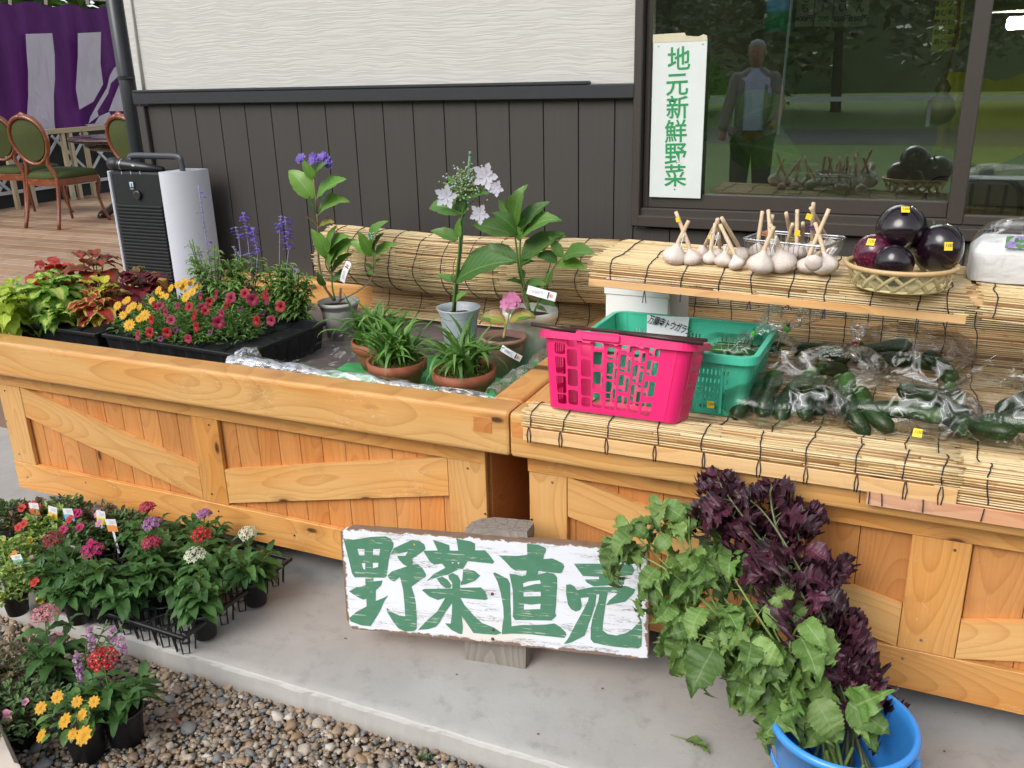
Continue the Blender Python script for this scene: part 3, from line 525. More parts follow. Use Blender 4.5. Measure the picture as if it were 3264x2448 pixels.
def oldwood():
    t = NT('weathered_grey_timber'); o = t.obj(); r = t.m('SQRT', t.m('ADD', t.m('POWER', t.n('SeparateXYZ', {0: o}), 2.0), t.m('POWER', t.m('ADD', t.n('SeparateXYZ', {0: o}, out=1), .14), 2.0)))
    ring = t.m('FRACT', t.m('MULTIPLY', t.m('ADD', r, t.m('MULTIPLY', t.noise(o, 12, 2), .01)), 95.0)); g = t.noise(t.mapp(o, (110, 110, 3)), 1, 4); ck = t.n('TexVoronoi', {'Vector': t.mapp(o, (34, 60, 6)), 'Scale': 1.0}, feature='DISTANCE_TO_EDGE')
    nz = t.m('ABSOLUTE', t.n('SeparateXYZ', {0: t.n('NewGeometry', out=1)}, out=2)); top = t.sm(nz, .6, .8)
    h = t.mix(top, g, t.m('MAXIMUM', t.m('MULTIPLY', ring, .6), t.sm(ck, .0, .03))); c = t.mix(t.m('MULTIPLY', t.m('ADD', g, ring), .5), (.17, .145, .125), (.31, .28, .245)); c = t.mix(t.m('MULTIPLY', top, t.sm(ck, .035, .0)), c, (.08, .065, .055))
    t.P(col=c, rough=.85); t.bump(h, .6, .003); return t.mat
bk = T('timber_post', 'short weathered grey timber post standing behind the white sign', 'post', (-.925, 1.93, 0))
mb = MB(); bx0, bx1 = -1.012, -.838
pf = [(bx0, 1.862), (bx1, 1.872), (bx1 - .002, 1.925), (bx1 - .02, 1.94), (bx0 + .05, 1.94), (bx0 + .018, 1.925), (bx0, 1.9)]
n = len(pf); rows = [0, .12, .385, .400]; sc = [1, 1, 1, .97]
for z, s_ in zip(rows, sc): mb.v += [((a + .925) * s_, (b - 1.93) * s_ + .085 * z + (a + .925) * .08, z + (a + .925) * .06 * (z > .3)) for a, b in pf]; mb.u += [(0, 0)] * n; 
mb.f = [(j * n + k, j * n + (k + 1) % n, (j + 1) * n + (k + 1) % n, (j + 1) * n + k) for j in range(3) for k in range(n)] + [tuple(3 * n + k for k in range(n))]; mb.m = [0] * len(mb.f)
O('timber', mb, oldwood(), bk, local=True)
# ---------------------------------------------------------------- blue bucket
bm_ = simple('blue_plastic', (.05, .29, .76), .32, .06, 12, coat=.2)
BX, BY = -.02, 1.635
bu = T('bucket', 'bright blue plastic bucket standing on the pavement with shiso stems in it', 'bucket', (BX, BY, 0))
mb = MB(); mb.lathe([(.0, .004), (.098, .004), (.102, 0), (.106, .002), (.128, .20), (.131, .205), (.137, .262), (.146, .264), (.149, .272), (.147, .280), (.140, .283), (.135, .279), (.131, .26), (.125, .20), (.103, .01), (0, .008)], 56); O('pail', mb, bm_, bu, smooth=True, local=True)
for s_ in (-1, 1):
    mb = MB(); mb.box((s_ * .1405, 0, .24), (.016, .036, .04), bev=.004); O('handle_lug', mb, bm_, bu, local=True, M=Matrix.Rotation(math.radians(-8), 4, 'Z'))
hp = [(.149 * math.cos(a), -.149 * math.sin(a) * .55, .245 - .149 * math.sin(a) * .95) for a in [PI * k / 28 for k in range(29)]]
mb = MB(); mb.tube(hp, .0065, 8, flat=.5); O('handle', mb, bm_, bu, smooth=True, local=True, M=Matrix.Rotation(math.radians(-8), 4, 'Z'))
# ---------------------------------------------------------------- reed mats
def reedmat(name, a=(.64, .46, .21), b=(.80, .65, .38)):
    t = NT(name); r = t.isl(); o = t.obj(); n = t.noise(t.mapp(o, (16, 120, 120)), 1, 3); n2 = t.noise(t.combine(t.m('MULTIPLY', t.n('SeparateXYZ', {0: o}), 26.0), t.m('MULTIPLY', r, 91.0), 0.0), 1, 1)
    c = t.mix(t.sm(r, 0, 1), a, b); c = t.mix(t.m('LESS_THAN', r, .10), c, (.36, .18, .07)); c = t.mix(t.m('GREATER_THAN', r, .93), c, (.80, .66, .42))
    c = t.mix(t.m('MULTIPLY', t.sm(n2, .62, .74), .6), c, (.30, .15, .06)); c = t.mix(t.m('MULTIPLY', n, .3), c, (.40, .26, .12)); t.P(col=c, rough=.42); return t.mat
M_['reed'] = reedmat('reed'); M_['cord'] = simple('dark_cord', (.022, .022, .04), .8, .3)
def arc(pts, step):
    out = []; acc = 0; pts = [V((p[0], p[1])) for p in pts]
    for i in range(len(pts) - 1):
        a, b = pts[i], pts[i + 1]; L = (b - a).length; d = (b - a) / L if L > 0 else V((0, 0))
        while acc <= L: q = a + d * acc; out.append((q, V((-d.y, d.x)))); acc += step
        acc -= L
    return out
def reeds(root, prof, x0, x1, step=.0063, rad=.0024, dz=lambda x: 0.0, dy=lambda x: 0.0, strings=(), flip=1, wob=.0012, name='reeds'):
    """reeds laid along x, following a (y, z) profile; cords looped over them"""
    mb = MB(); st = arc(prof, step)
    for (q, nn) in st:
        nn = nn * flip; x = x0 + U(-.012, .008); off = U(-.0007, .0007)
        while x < x1 - .02:
            L = U(.22, .85); e = min(x + L, x1 + U(-.012, .012)); r = rad * U(.72, 1.12); k = 4; vs = []; p0 = off + U(-.0009, .0012)
            for j in range(k):
                xx = x + (e - x) * j / (k - 1); w = p0 + noise.noise(V((xx * 6, q.x * 80, q.y * 80))) * wob * 2.2; w2 = noise.noise(V((xx * 5, q.x * 80 + 9, q.y * 80))) * wob * 1.8
                c = V((xx, q.x + nn.x * w + nn.y * w2 + dy(xx), q.y + nn.y * w - nn.x * w2 + dz(xx)))
                for h in range(5): a_ = 2 * PI * h / 5; vs.append(c + V((0, math.cos(a_) * r, math.sin(a_) * r)))
            mb.add(vs, [(j * 5 + h, j * 5 + (h + 1) % 5, (j + 1) * 5 + (h + 1) % 5, (j + 1) * 5 + h) for j in range(k - 1) for h in range(5)] + [(4, 3, 2, 1, 0), tuple((k - 1) * 5 + h for h in range(5))])
            x = e + U(.001, .004)
    o = O(name, mb, M_['reed'], root, smooth=True); o['kind'] = 'stuff'
    for xs in strings:
        ph = U(0, 9); pts = []
        for i, (q, nn) in enumerate(st[::2]):
            nn = nn * flip; xx = xs + noise.noise(V((i * .13, ph, 0))) * .016 + noise.noise(V((i * .7, ph, 5))) * .003
            pts.append((xx, q.x + nn.x * .0036 + dy(xx), q.y + nn.y * .0036 + dz(xx)))
        mb = MB(); mb.tube(pts, .0016, 5); O('cord', mb, M_['cord'], root, smooth=True)
    return o
def cord_tail(root, p, L, sp=.012, n=2):
    for k in range(n):
        mb = MB(); d = (k - (n - 1) / 2) * sp + U(-.004, .004); mb.tube(bez([p, (p[0] + d * .5, p[1] - .003, p[2] - L * .4), (p[0] + d, p[1] - .002, p[2] - L)], 3), .0014, 5); O('cord_end', mb, M_['cord'], root, smooth=True)
def slat(root, x0, x1, y, z, h, dz=lambda x: 0, dy=lambda x: 0):
    board('end_slat', root, (x0, y + dy(x0), z + dz(x0)), (x1, y + dy(x1), z + dz(x1)), h, .005, N_, M_['slat'], .001)
# plank shelf tilted a little down to the right
sdz = lambda x: -.028 * (x + .8); SZ = 1.040; SF = 2.345
sh = T('plank_shelf', 'pale plank shelf carried over the right planter and covered with reed mat', 'shelf', (.2, 2.6, 0))
board('plank', sh, (-.80, 2.515, SZ - .012), (1.2, 2.515, SZ - .012 + sdz(1.2)), .32, .022, (0, 0, 1), M_['slat'])
for x in (1.1,): board('upright', sh, (x, 2.62, .65), (x, 2.62, .96), .3, .02, (1, 0, 0), M_['slat'])
m1 = T('reed_mat', 'reed mat laid over the shelf under garlic and eggplants, strings hanging in front', 'mat', (-.3, 2.4, .95), 'reed mats on the planters')
pr = [(2.68, SZ + .005), (2.60, SZ + .006), (SF + .03, SZ + .006), (SF + .012, SZ + .003), (SF, SZ - .004), (SF - .006, SZ - .014), (SF - .008, SZ - .044)]
xs1 = [-.755, -.655, -.555, -.455, -.372, -.275, -.185, -.08, .03, .098]
reeds(m1, pr, -.815, .142, strings=xs1, dz=sdz, flip=-1)
slat(m1, -.818, .138, SF - .011, SZ - .055, .020, sdz)
for x in xs1[1:]: cord_tail(m1, (x, SF - .016, SZ - .062 + sdz(x)), U(.012, .035), n=random.choice((1, 2, 3)))
m2 = T('reed_mat', 'second reed mat at the right end of the shelf under the white paper bag', 'mat', (.5, 2.4, .95), 'reed mats on the planters')
reeds(m2, pr[:-1] + [(SF - .009, SZ - .054)], .165, 1.2, strings=[.195, .275, .36, .46, .6], dz=sdz, flip=-1)
# the mat hanging behind the shelf and lying in the right planter
m3 = T('reed_mat', 'large reed mat lining the right planter, its front edge hanging over the rail', 'mat', (-.3, 2.05, .7), 'reed mats on the planters')
c3 = [(2.93, .96), (2.925, .83), (2.90, .745), (2.85, .70), (2.78, .675), (2.65, .663), (2.3, .660), (2.13, .672), (2.09, .700), (2.06, .712), (2.02, .713), (1.998, .710), (1.988, .702), (1.984, .672)]
c3 = [(p.x, p.y) for p in bez([(a, b, 0) for a, b in c3], 4)]
xs3 = [-.855, -.768, -.645, -.52, -.40, -.27, -.165, -.055, .045, .118]
def m3x(q): return q
reeds(m3, c3, -.875, .152, strings=xs3, flip=-1, dy=lambda x: .0)
slat(m3, -.873, .150, 1.9785, .655, .036)
for x in xs3:
    for k in (0, 1):
        mb = MB(); d = U(.002, .006) * (1 if k else -1); mb.tube([(x + d * .3, 1.975, .676), (x + d, 1.9735, .655), (x + d * .6, 1.975, .633)], .0014, 5); O('cord', mb, M_['cord'], m3, smooth=True)
m4 = T('reed_mat', 'reed mat in the right planter with a worn pinkish end slat, tucked under the other', 'mat', (.6, 2.05, .7), 'reed mats on the planters')
c4 = [(a, b - .0065) for a, b in c3[:-1]] + [(1.988, .66), (1.986, .640)]
reeds(m4, c4, .10, 1.15, strings=[.205, .335, .46], flip=-1)
mb = MB(); t = wood('pinkish_slat', (.55, .26, .15), (.70, .42, .28), rings=.5, knots=0, coat=0, tone=.02); board('end_slat', m4, (-.03, 1.9785, .622), (1.15, 1.9785, .622), .034, .004, N_, t, .001)
for x in (-.045, -.025, -.0, .085, .205): cord_tail(m4, (x, 1.974, .640), .03, n=1)
# rolled mat on the left planter
m5 = T('rolled_reed_mat', 'thick rolled reed mat lying across the back of the left planter', 'mat', (-1.4, 2.9, .7))
cy, cz = 3.045, .856; cr = []
for k in range(58):
    a = math.radians(250 - k * 13.5); rr = .155 - k * .0016; rz = .122 - k * .0014; cr.append((cy + rr * math.cos(a), cz + rz * math.sin(a)))
tail = [(3.02, .618), (3.05, .63), (3.08, .67), (3.10, .74)]
reeds(m5, cr, -2.17, -.905, dz=lambda x: .010 * math.sin(x * 5), dy=lambda x: .012 * math.sin(x * 3.1), strings=[-2.11, -2.02, -1.93, -1.83, -1.72, -1.61, -1.50, -1.39, -1.28, -1.17, -1.06, -.95], flip=1, wob=.002)
reeds(m5, tail, -2.03, -1.0, strings=[-1.95, -1.8, -1.66, -1.5, -1.36, -1.2, -1.08], flip=1, wob=.002, name='reeds')
# ---------------------------------------------------------------- styrofoam box
def P3(px, py, y): return P(px, py, y=y)
q0, q1 = P(1930, 915, y=2.64), P(2136, 930, y=2.64)
fb = T('foam_box', 'white styrofoam box tucked under the left end of the shelf', 'box', (-.75, 2.72, .66))
mb = MB(); mb.box(((q0.x + q1.x) / 2, 2.77, .812), (q1.x - q0.x, .26, .33), bev=.006); O('body', mb, M_['foam'], fb)
mb = MB(); mb.box(((q0.x + q1.x) / 2, 2.77, .90), (q1.x - q0.x + .008, .268, .05), bev=.005); O('lid', mb, M_['foam'], fb)
# ---------------------------------------------------------------- perforated baskets
def rrect(cx, cy, w, h, r=.003, n=3):
    r = min(r, w / 2 * .99, h / 2 * .99); o = []
    for sx, sy, a0 in ((1, 1, 0), (-1, 1, 90), (-1, -1, 180), (1, -1, 270)):
        for k in range(n + 1): a = math.radians(a0 + 90 * k / n); o.append((cx + sx * (w / 2 - r) + r * math.cos(a), cy + sy * (h / 2 - r) + r * math.sin(a)))
    return o
def panel(w, h, holes, th):
    """flat perforated wall of width 1..: local x across, y up"""
    return fill2d([[(-w / 2, 0), (w / 2, 0), (w / 2, h), (-w / 2, h)]] + holes, th / 2)
def basket(root, mat, Wb, Db, Wt, Dt, H, cr, front, side, th=.0028, rows=2):
    """tapered basket: four perforated walls, four rounded corner pieces, base. origin = centre of base"""
    out = MB()
    def wall(w0, w1, d0, d1, holes, rot, nm):
        sl = math.hypot(H, (d1 - d0) / 2); base = panel(1.0, 1.0, holes, 1.0); M = Matrix.Rotation(rot, 4, 'Z'); mb = MB(); vs = []
        for (a, b, c) in base.v:
            w = (w0 - 2 * cr) + ((w1 - w0)) * b; x = a * w; y = -(d0 / 2 + (d1 - d0) / 2 * b) + c * th * 2 * .5; vs.append(M @ V((x, y, b * H)))
        mb.add(vs, base.f); O(nm, mb, mat, root, local=True)
    wall(Wb, Wt, Db, Dt, front, 0, 'front_wall'); wall(Wb, Wt, Db, Dt, front, PI, 'back_wall')
    wall(Db, Dt, Wb, Wt, side, PI / 2, 'side_wall'); wall(Db, Dt, Wb, Wt, side, -PI / 2, 'side_wall')
    for sx, sy, a0 in ((1, 1, 0), (-1, 1, 90), (-1, -1, 180), (1, -1, 270)):
        mb = MB(); vs = []; K = 6
        for j in range(2):
            w, d = (Wb, Db) if j == 0 else (Wt, Dt)
            for k in range(K + 1):
                a = math.radians(a0 + 90 * k / K)
                for rr in (cr + th * .0, cr - th): vs.append((sx * (w / 2 - cr) + rr * math.cos(a), sy * (d / 2 - cr) + rr * math.sin(a), j * H))
        n = (K + 1) * 2; fs = []
        for k in range(K): fs += [(2 * k, 2 * k + 2, n + 2 * k + 2, n + 2 * k), (2 * k + 1, n + 2 * k + 1, n + 2 * k + 3, 2 * k + 3)]
        mb.add(vs, fs); O('corner', mb, mat, root, smooth=True, local=True)
    lp = rrect(0, 0, Wb, Db, cr, 6); gh = [rrect((i - 4.5) * Wb / 11, (j - 2) * Db / 6, Wb / 22, Db / 12, .002) for i in range(10) for j in range(5)]
    mb = fill2d([lp] + gh, .0015); O('base', mb, mat, root, local=True)
def rimring(root, mat, W, D, cr, z, w, h, nm='rim'):
    mb = MB(); o = rrect(0, 0, W + w * 2, D + w * 2, cr + w, 6); i = rrect(0, 0, W - .004, D - .004, cr, 6); n = len(o)
    vs = [(a, b, z) for a, b in o] + [(a, b, z) for a, b in i] + [(a, b, z - h) for a, b in o] + [(a, b, z - h) for a, b in i]
    for k in range(n): m = (k + 1) % n; mb.f += [(k, m, n + m, n + k), (2 * n + k, 2 * n + m, m, k), (3 * n + m, 2 * n + m, 2 * n + k, 3 * n + k), (n + k, n + m, 3 * n + m, 3 * n + k)]
    mb.v = vs; mb.u = [(0, 0)] * len(vs); mb.m = [0] * len(mb.f); O(nm, mb, mat, root, local=True)
PINK = simple('pink_plastic', (.76, .013, .15), .38, .05, 10, coat=.1)
pk = T('shopping_basket', 'hot pink plastic basket with brown handles leaning on the planter rail', 'basket', (0, 0, 0))
pk.location = (-.648, 2.085, .708); pk.rotation_euler = (math.radians(-15), 0, math.radians(0))
fh = []; cols = [-.45, -.345, -.225, -.12, -.005, .105, .215, .325]
for k, cx in enumerate(cols):
    if k % 2 == 0: ys = [(.125, .13, .075), (.345, .375, .20) if 0 else (.32, .23, .08), (.575, .23, .08), (.80, .15, .08), (.93, .05, .07)]
    else: ys = [(.165, .2, .08), (.43, .23, .08), (.69, .23, .08), (.88, .09, .075)]
    if k == 7: ys = [(.13, .18, .08), (.40, .2, .08), (.67, .2, .08), (.88, .12, .075)]
    for cy_, hh, ww in ys: fh.append(rrect(cx, cy_, ww * 1.12, hh * .99, .02, 2))
sdh = [rrect((i - 3) * .125, y, .05, .17, .012, 1) for i in range(7) for y in (.14, .36, .58, .80)]
basket(pk, PINK, .34, .155, .385, .195, .192, .03, fh, sdh)
rimring(pk, PINK, .385, .195, .03, .196, .014, .018)
mb = MB(); mb.box((-.03, -.113, .191), (.10, .010, .020), bev=.003); O('rim_lip', mb, PINK, pk, local=True)
BR = simple('brown_handle_plastic', (.045, .018, .018), .35, .1)
for s_, x0, x1 in ((-1, -.222, -.10), (-1, .012, .222)):
    mb = MB(); mb.tube([(x0, -.104, .204 + .004), (x1, -.107, .201)], .0055, 8); O('handle', mb, BR, pk, smooth=True, local=True)
mb = MB(); mb.tube([(-.19, .105, .203), (.19, .105, .203)], .0045, 8); O('handle', mb, BR, pk, smooth=True, local=True)
GRN = simple('green_plastic', (.07, .56, .37), .34, .05, 10, coat=.1)
gc = T('harvest_crate', 'teal green slotted plastic crate behind the pink basket', 'crate', (-.572, 2.40, .668)); gc.rotation_euler = (0, 0, math.radians(-1.5))
gh = []
for blk in (-.33, 0, .33):
    for i in range(9 if blk else 5):
        nn = 9 if blk else 5
        for y in (.12, .27, .42, .57, .72): gh.append(rrect(blk + (i - (nn - 1) / 2) * .027, y, .010, .085, .003, 1))
sd2 = [rrect((i - 7) * .055, y, .018, .085, .004, 1) for i in range(15) for y in (.12, .27, .42, .57, .72)]
basket(gc, GRN, .43, .28, .475, .325, .172, .03, gh, sd2)
rimring(gc, GRN, .475, .325, .03, .176, .012, .022)
for x in (-.16, -.075, .075, .16): mb = MB(); mb.box((x, -.156, .085), (.008, .012, .15), bev=.002); O('rib', mb, GRN, gc, local=True)
# handwritten paper hanging on the green crate
pp = T('paper_note', 'white paper with black handwriting hung over the green crate rim', 'sign', (-.60, 2.2, .86))
a, b, c, d = P(2063, 1003, y=2.545), P(2198, 1010, y=2.545), P(2186, 1100, y=2.53), P(2061, 1100, y=2.53)
mb = MB(); mb.grid(lambda u, v: (V(a).lerp(V(b), u)).lerp(V(d).lerp(V(c), u), v) + V((0, -.004 * math.sin(PI * u) - .002, .0)), 8, 6); O('paper', mb, M_['white'], pp, smooth=True)
w_ = (b - a).length; q = a.lerp(b, .56).lerp(d.lerp(c, .56), .30); tlt = math.atan2(-(b.z - a.z), b.x - a.x)
text('万願寺トウガラシ', .0205, Matrix.Translation((q.x, q.y - .009, q.z)) @ Matrix.Rotation(math.radians(12), 4, 'Y') @ Matrix.Rotation(PI / 2, 4, 'X') @ Matrix.Diagonal((.82, 1.5, 1, 1)), M_['ink'], pp, off=.0002, shear=.35)
def sticker(root, p, nrm, up, s=.012, txt=True, par=None):
    M = ori(p, up, nrm); mb = MB(); mb.box((0, 0, 0), (s, s * 1.05, .0004)); st_ = par if par is not None else root
    O('price_sticker', mb, M_['yellow'], st_, M=M)
    if txt: text('100', s * .62, M @ Matrix.Translation((0, s * .08, .0004)), M_['ink'], st_, 'price', shear=.3, ext=.0001)
# ---------------------------------------------------------------- clear plastic bags, cucumbers, peppers
def crumple(fn, nu, nv, amp, fr, seed, an=(1, 1, 1)):
    mb = MB(); A3 = V(an)
    def g(u, v):
        p0 = V(fn(u, v)); p = p0 * A3; k = V((noise.noise(p * fr + V((seed, 0, 0))), noise.noise(p * fr + V((0, seed, 9))), abs(noise.noise(p * fr * .8 + V((3, 0, seed)))) * 1.6)); k2 = V((noise.noise(p * fr * 2.6), noise.noise(p * fr * 2.6 + V((7, 0, 0))), abs(noise.noise(p * fr * 2.6 + V((0, 7, 0)))))); return p0 + k * amp + k2 * amp * .5
    mb.grid(g, nu, nv); return mb
def filmmat(name, milky=.03, tint=(1, 1, 1), gl_=1.0, st=(1, 1, 1)):
    """clear film: mostly transparent, fresnel gloss broken by fine creases, crease highlights painted in as thin white diffuse lines"""
    t = NT(name); o = t.mapp(t.obj(), st); n = t.noise(t.mapp(o, (1, .45, 1)), 17, 2, .5, 1.0); rg = t.m('ABSOLUTE', t.m('SUBTRACT', n, .5)); cr = t.sm(rg, .012, .0); n3 = t.noise(o, 8, 2); on = t.sm(n3, .46, .60); cr = t.m('MULTIPLY', cr, on); fog = t.m('MULTIPLY', t.sm(t.noise(o, 11, 2, .5, .8), .54, .60), t.sm(rg, .10, .02))
    bp = t.n('Bump', {'Height': t.m('ADD', t.m('MULTIPLY', rg, 2.0), t.m('MULTIPLY', n3, 1.5)), 'Strength': .5, 'Distance': .01})
    gl = t.n('BsdfGlossy', {'Color': (1, 1, 1, 1), 'Roughness': .15, 'Normal': bp}); tr = t.n('BsdfTransparent', {'Color': (*tint, 1)}); df = t.n('BsdfDiffuse', {'Color': (.85, .87, .88, 1), 'Normal': bp})
    fr = t.n('Fresnel', {'IOR': 1.45, 'Normal': bp}); m1_ = t.n('MixShader', {0: t.m('ADD', t.m('ADD', t.m('MULTIPLY', cr, .38), t.m('MULTIPLY', fog, .24)), milky), 1: tr, 2: df})
    m2_ = t.n('MixShader', {0: t.m('MINIMUM', t.m('MULTIPLY', fr, gl_), .6), 1: m1_, 2: gl}); t.t.links.new(m2_, t.out.inputs[0]); return t.mat
M_['film'] = filmmat('clear_bag_film', .0, (.98, .965, .94), gl_=.8); M_['sheet'] = filmmat('clear_sheet', .06, gl_=1.5, st=(.45, 1.6, 1.6)); M_['thin'] = filmmat('thin_clear_sheet', .01, gl_=.5)
def cukemat():
    t = NT('cucumber_skin'); o = t.obj(); x = t.n('SeparateXYZ', {0: o}); n = t.noise(t.mapp(o, (3, 60, 60)), 1, 2); sp = t.n('TexVoronoi', {'Vector': o, 'Scale': 140.0})
    c = t.mix(t.m('ADD', t.m('MULTIPLY', t.sm(x, -.02, .1), .6), t.m('MULTIPLY', n, .3)), (.006, .028, .008), (.06, .14, .03)); c = t.mix(t.sm(sp, .3, .15), c, (.10, .16, .07)); t.P(col=c, rough=.38); t.bump(sp, -.5, .003); return t.mat
M_['cuke'] = cukemat()
def cuke_mesh(L, r, bend):
    mb = MB(); n = 12; pts = []; rs = []
    for i in range(n + 1):
        t_ = i / n; pts.append((-L / 2 + L * t_, bend * math.sin(PI * t_), 0)); rs.append(r * (max(.02, 1 - abs(2 * t_ - 1) ** 6) ** .5) * (1 + .05 * math.sin(9 * t_)))
    mb.tube(pts, rs, 12, up=(0, 0, 1)); return mb.mesh('cucumber', M_['cuke'], True)
CK = [cuke_mesh(.175, .0225, .02), cuke_mesh(.14, .024, .008), cuke_mesh(.20, .0225, .03)]
def cuke(p, yaw, pitch, k, lab, grp='cucumbers packed in clear bags', roll=0):
    p = (p[0], p[1] + .035, p[2] + .020); pitch *= 2.0
    o = link(bpy.data.objects.new('cucumber', CK[k])); o.matrix_basis = Matrix.Translation(p) @ Matrix.Rotation(yaw, 4, 'Z') @ Matrix.Rotation(pitch, 4, 'Y') @ Matrix.Rotation(roll, 4, 'X'); return tag(o, lab, 'cucumber', grp)
def film_bag(name, c, sx, sy, sz, yaw, lab, neck=None, seed=0, tilt=0, grp='clear vegetable bags'):
    t = T(name, lab, 'plastic bag', c, grp); t.rotation_euler = (0, tilt, yaw); mb = MB(); nu, nv = 30, 20
    def f(u, v):
        a = 2 * PI * u; b = (v - .5) * PI; ca, sa = math.cos(a), math.sin(a); cb, sb_ = math.cos(b), math.sin(b); e = .62
        x = math.copysign(abs(ca) ** e, ca) * cb ** .7; y = math.copysign(abs(sa) ** e, sa) * cb ** .7; z = math.copysign(abs(sb_) ** .9, sb_)
        p = V((x * sx, y * sy, z * sz)); k = noise.noise(p * 22 + V((seed, 0, 0))); k2 = 1 - abs(noise.noise(p * 45 + V((0, seed, 0)))) * 2; k3 = 1 - abs(noise.noise(V((p.x * 18, p.y * 60, seed)))) * 2.2
        p *= 1 + .17 * noise.noise(p * 13 + V((seed, 2, 0))) + .05 * k; p.z += .006 * k3 * (1 if z > 0 else 0)
        q = p.normalized() if p.length > 0 else p
        return (p.x, p.y, max(p.z, -sz * .93))
    mb.grid(f, nu, nv); O('film', mb, M_['film'], t, smooth=True, local=True)
    if sy > .07 and seed in (1, 15, 22):
        def flap(u, v): return (sx * (1.7 * u - .85) * (1 - .25 * v), sy * (.55 + .45 * v) + .01 * math.sin(u * 11 + seed), sz * (.75 + 1.1 * v * (1 - .4 * abs(2 * u - 1))))
        O('open_end', crumple(flap, 26, 8, .012, 16, seed), M_['film'], t, True, local=True)
    if neck:
        mb = MB(); L = neck[3]; d = V(neck[:3]).normalized(); pts = [V(neck[4]) + d * L * k / 6 for k in range(7)]
        rr = [.034, .018, .010, .019, .032, .040, .046]; base = MB()
        base.tube(bez(pts, 2), [rr[min(6, k // 2)] for k in range(13)], 16, caps=False, flat=.6); base.v = [tuple(V(p) * 1 + V((noise.noise(V(p) * 90), noise.noise(V(p) * 90 + V((5, 0, 0))), noise.noise(V(p) * 90 + V((0, 7, 0))))) * .012) for p in base.v]
        O('gathered_neck', base, M_['sheet'], t, local=True)
        tm = {'red': simple('red_tie', (.6, .02, .02), .4), 'green': simple('green_tape', (.08, .62, .03), .4)}[neck[5]]
        mb = MB(); mb.tube([pts[2] - d * .004, pts[2] + d * .006], 0.0125, 12, caps=False, flat=.7); O('tie', mb, tm, t, local=True)
    return t
MZ = .668
def G(px, py, z=MZ): return P(px, py, z=z)
# bag 1 front left
c = G(2490, 1345); film_bag('cucumber_bag', (c.x, c.y + .04, MZ + .046), .170, .12, .052, math.radians(12), 'bag of cucumbers nearest the green crate at the front rail', seed=1)
for (px, py, yaw, pit, k, dz, lb) in ((2395, 1330, 60, -12, 0, .018, 'pale green cucumber at the left side of the front left bag'), (2445, 1325, 75, -25, 1, .03, 'dark cucumber end pointing up in the front left bag'), (2540, 1325, 62, -18, 2, .024, 'long ribbed cucumber in the middle of the front left bag'), (2590, 1330, 80, -10, 0, .022, 'light green cucumber right of the middle in the front left bag'), (2640, 1320, 50, -20, 1, .022, 'short dark cucumber at the right side of the front left bag')):
    q = G(px, py); cuke((q.x, q.y, MZ + dz), math.radians(yaw), math.radians(pit), k, lb)
# bag 2 with the tied neck
c = G(2650, 1240); c2 = c; film_bag('cucumber_bag', (c.x + .015, c.y + .01, MZ + .056), .125, .105, .062, math.radians(60), 'bag of cucumbers closed with a red tie behind the front left bag', neck=(.55, .25, .8, .12, (.06, .0, .025), 'red'), seed=4)
for (px, py, yaw, pit, k, dz, lb) in ((2700, 1190, 60, -5, 1, .03, 'dark green cucumber lying in the red-tied bag'), (2650, 1240, 70, 8, 0, .026, 'yellow-bottomed cucumber in the red-tied bag'), (2590, 1190, 20, 0, 1, .04, 'cucumber hidden under milky film in the red-tied bag')):
    q = G(px, py); cuke((q.x, q.y, MZ + dz), math.radians(yaw), math.radians(pit), k, lb)
q = G(2625, 1205, MZ + .08); b2 = T('price_sticker', 'small yellow price sticker on the red-tied cucumber bag', 'sticker', q); sticker(b2, q, (.1, -.7, .7), (0, .7, .7), .013)
# bag 3 back right
c = G(2905, 1180); film_bag('cucumber_bag', (c.x, c.y - .01, MZ + .060), .15, .13, .066, math.radians(-15), 'bag of cucumbers lying behind the middle front bag', seed=9)
for (px, py, yaw, pit, k, dz, lb) in ((2800, 1190, 10, -8, 0, .04, 'cucumber lying flat at the left of the back right bag'), (2880, 1140, 40, -35, 1, .06, 'dark cucumber sticking up in the back right bag'), (2985, 1235, -50, 10, 1, .03, 'cucumber at the lower right corner of the back right bag'), (2890, 1220, 0, 0, 2, .03, 'long cucumber across the bottom of the back right bag')):
    q = G(px, py); cuke((q.x, q.y, MZ + dz), math.radians(yaw), math.radians(pit), k, lb)
# bag 4 front right
c = G(2860, 1375); film_bag('cucumber_bag', (c.x, c.y + .045, MZ + .052), .18, .125, .058, math.radians(-14), 'bag of cucumbers with a yellow sticker at the front rail', seed=15)
for (px, py, yaw, pit, k, dz, lb) in ((2730, 1360, 115, -18, 2, .03, 'fat dark cucumber standing at the left of the stickered bag'), (2785, 1370, 125, -10, 0, .024, 'second cucumber from the left in the stickered bag'), (2870, 1400, -22, -4, 2, .035, 'pale green cucumber along the front of the stickered bag'), (2930, 1350, -25, 0, 1, .045, 'dark cucumber under the sticker in the stickered bag'), (2975, 1400, -30, 5, 2, .026, 'long dark cucumber at the right of the stickered bag')):
    q = G(px, py); cuke((q.x, q.y, MZ + dz), math.radians(yaw), math.radians(pit), k, lb)
q = G(2925, 1380, MZ + .085); b4 = T('price_sticker', 'yellow price sticker on the front cucumber bag', 'sticker', q); sticker(b4, q, (-.1, -.75, .7), (.1, .7, .7), .020)
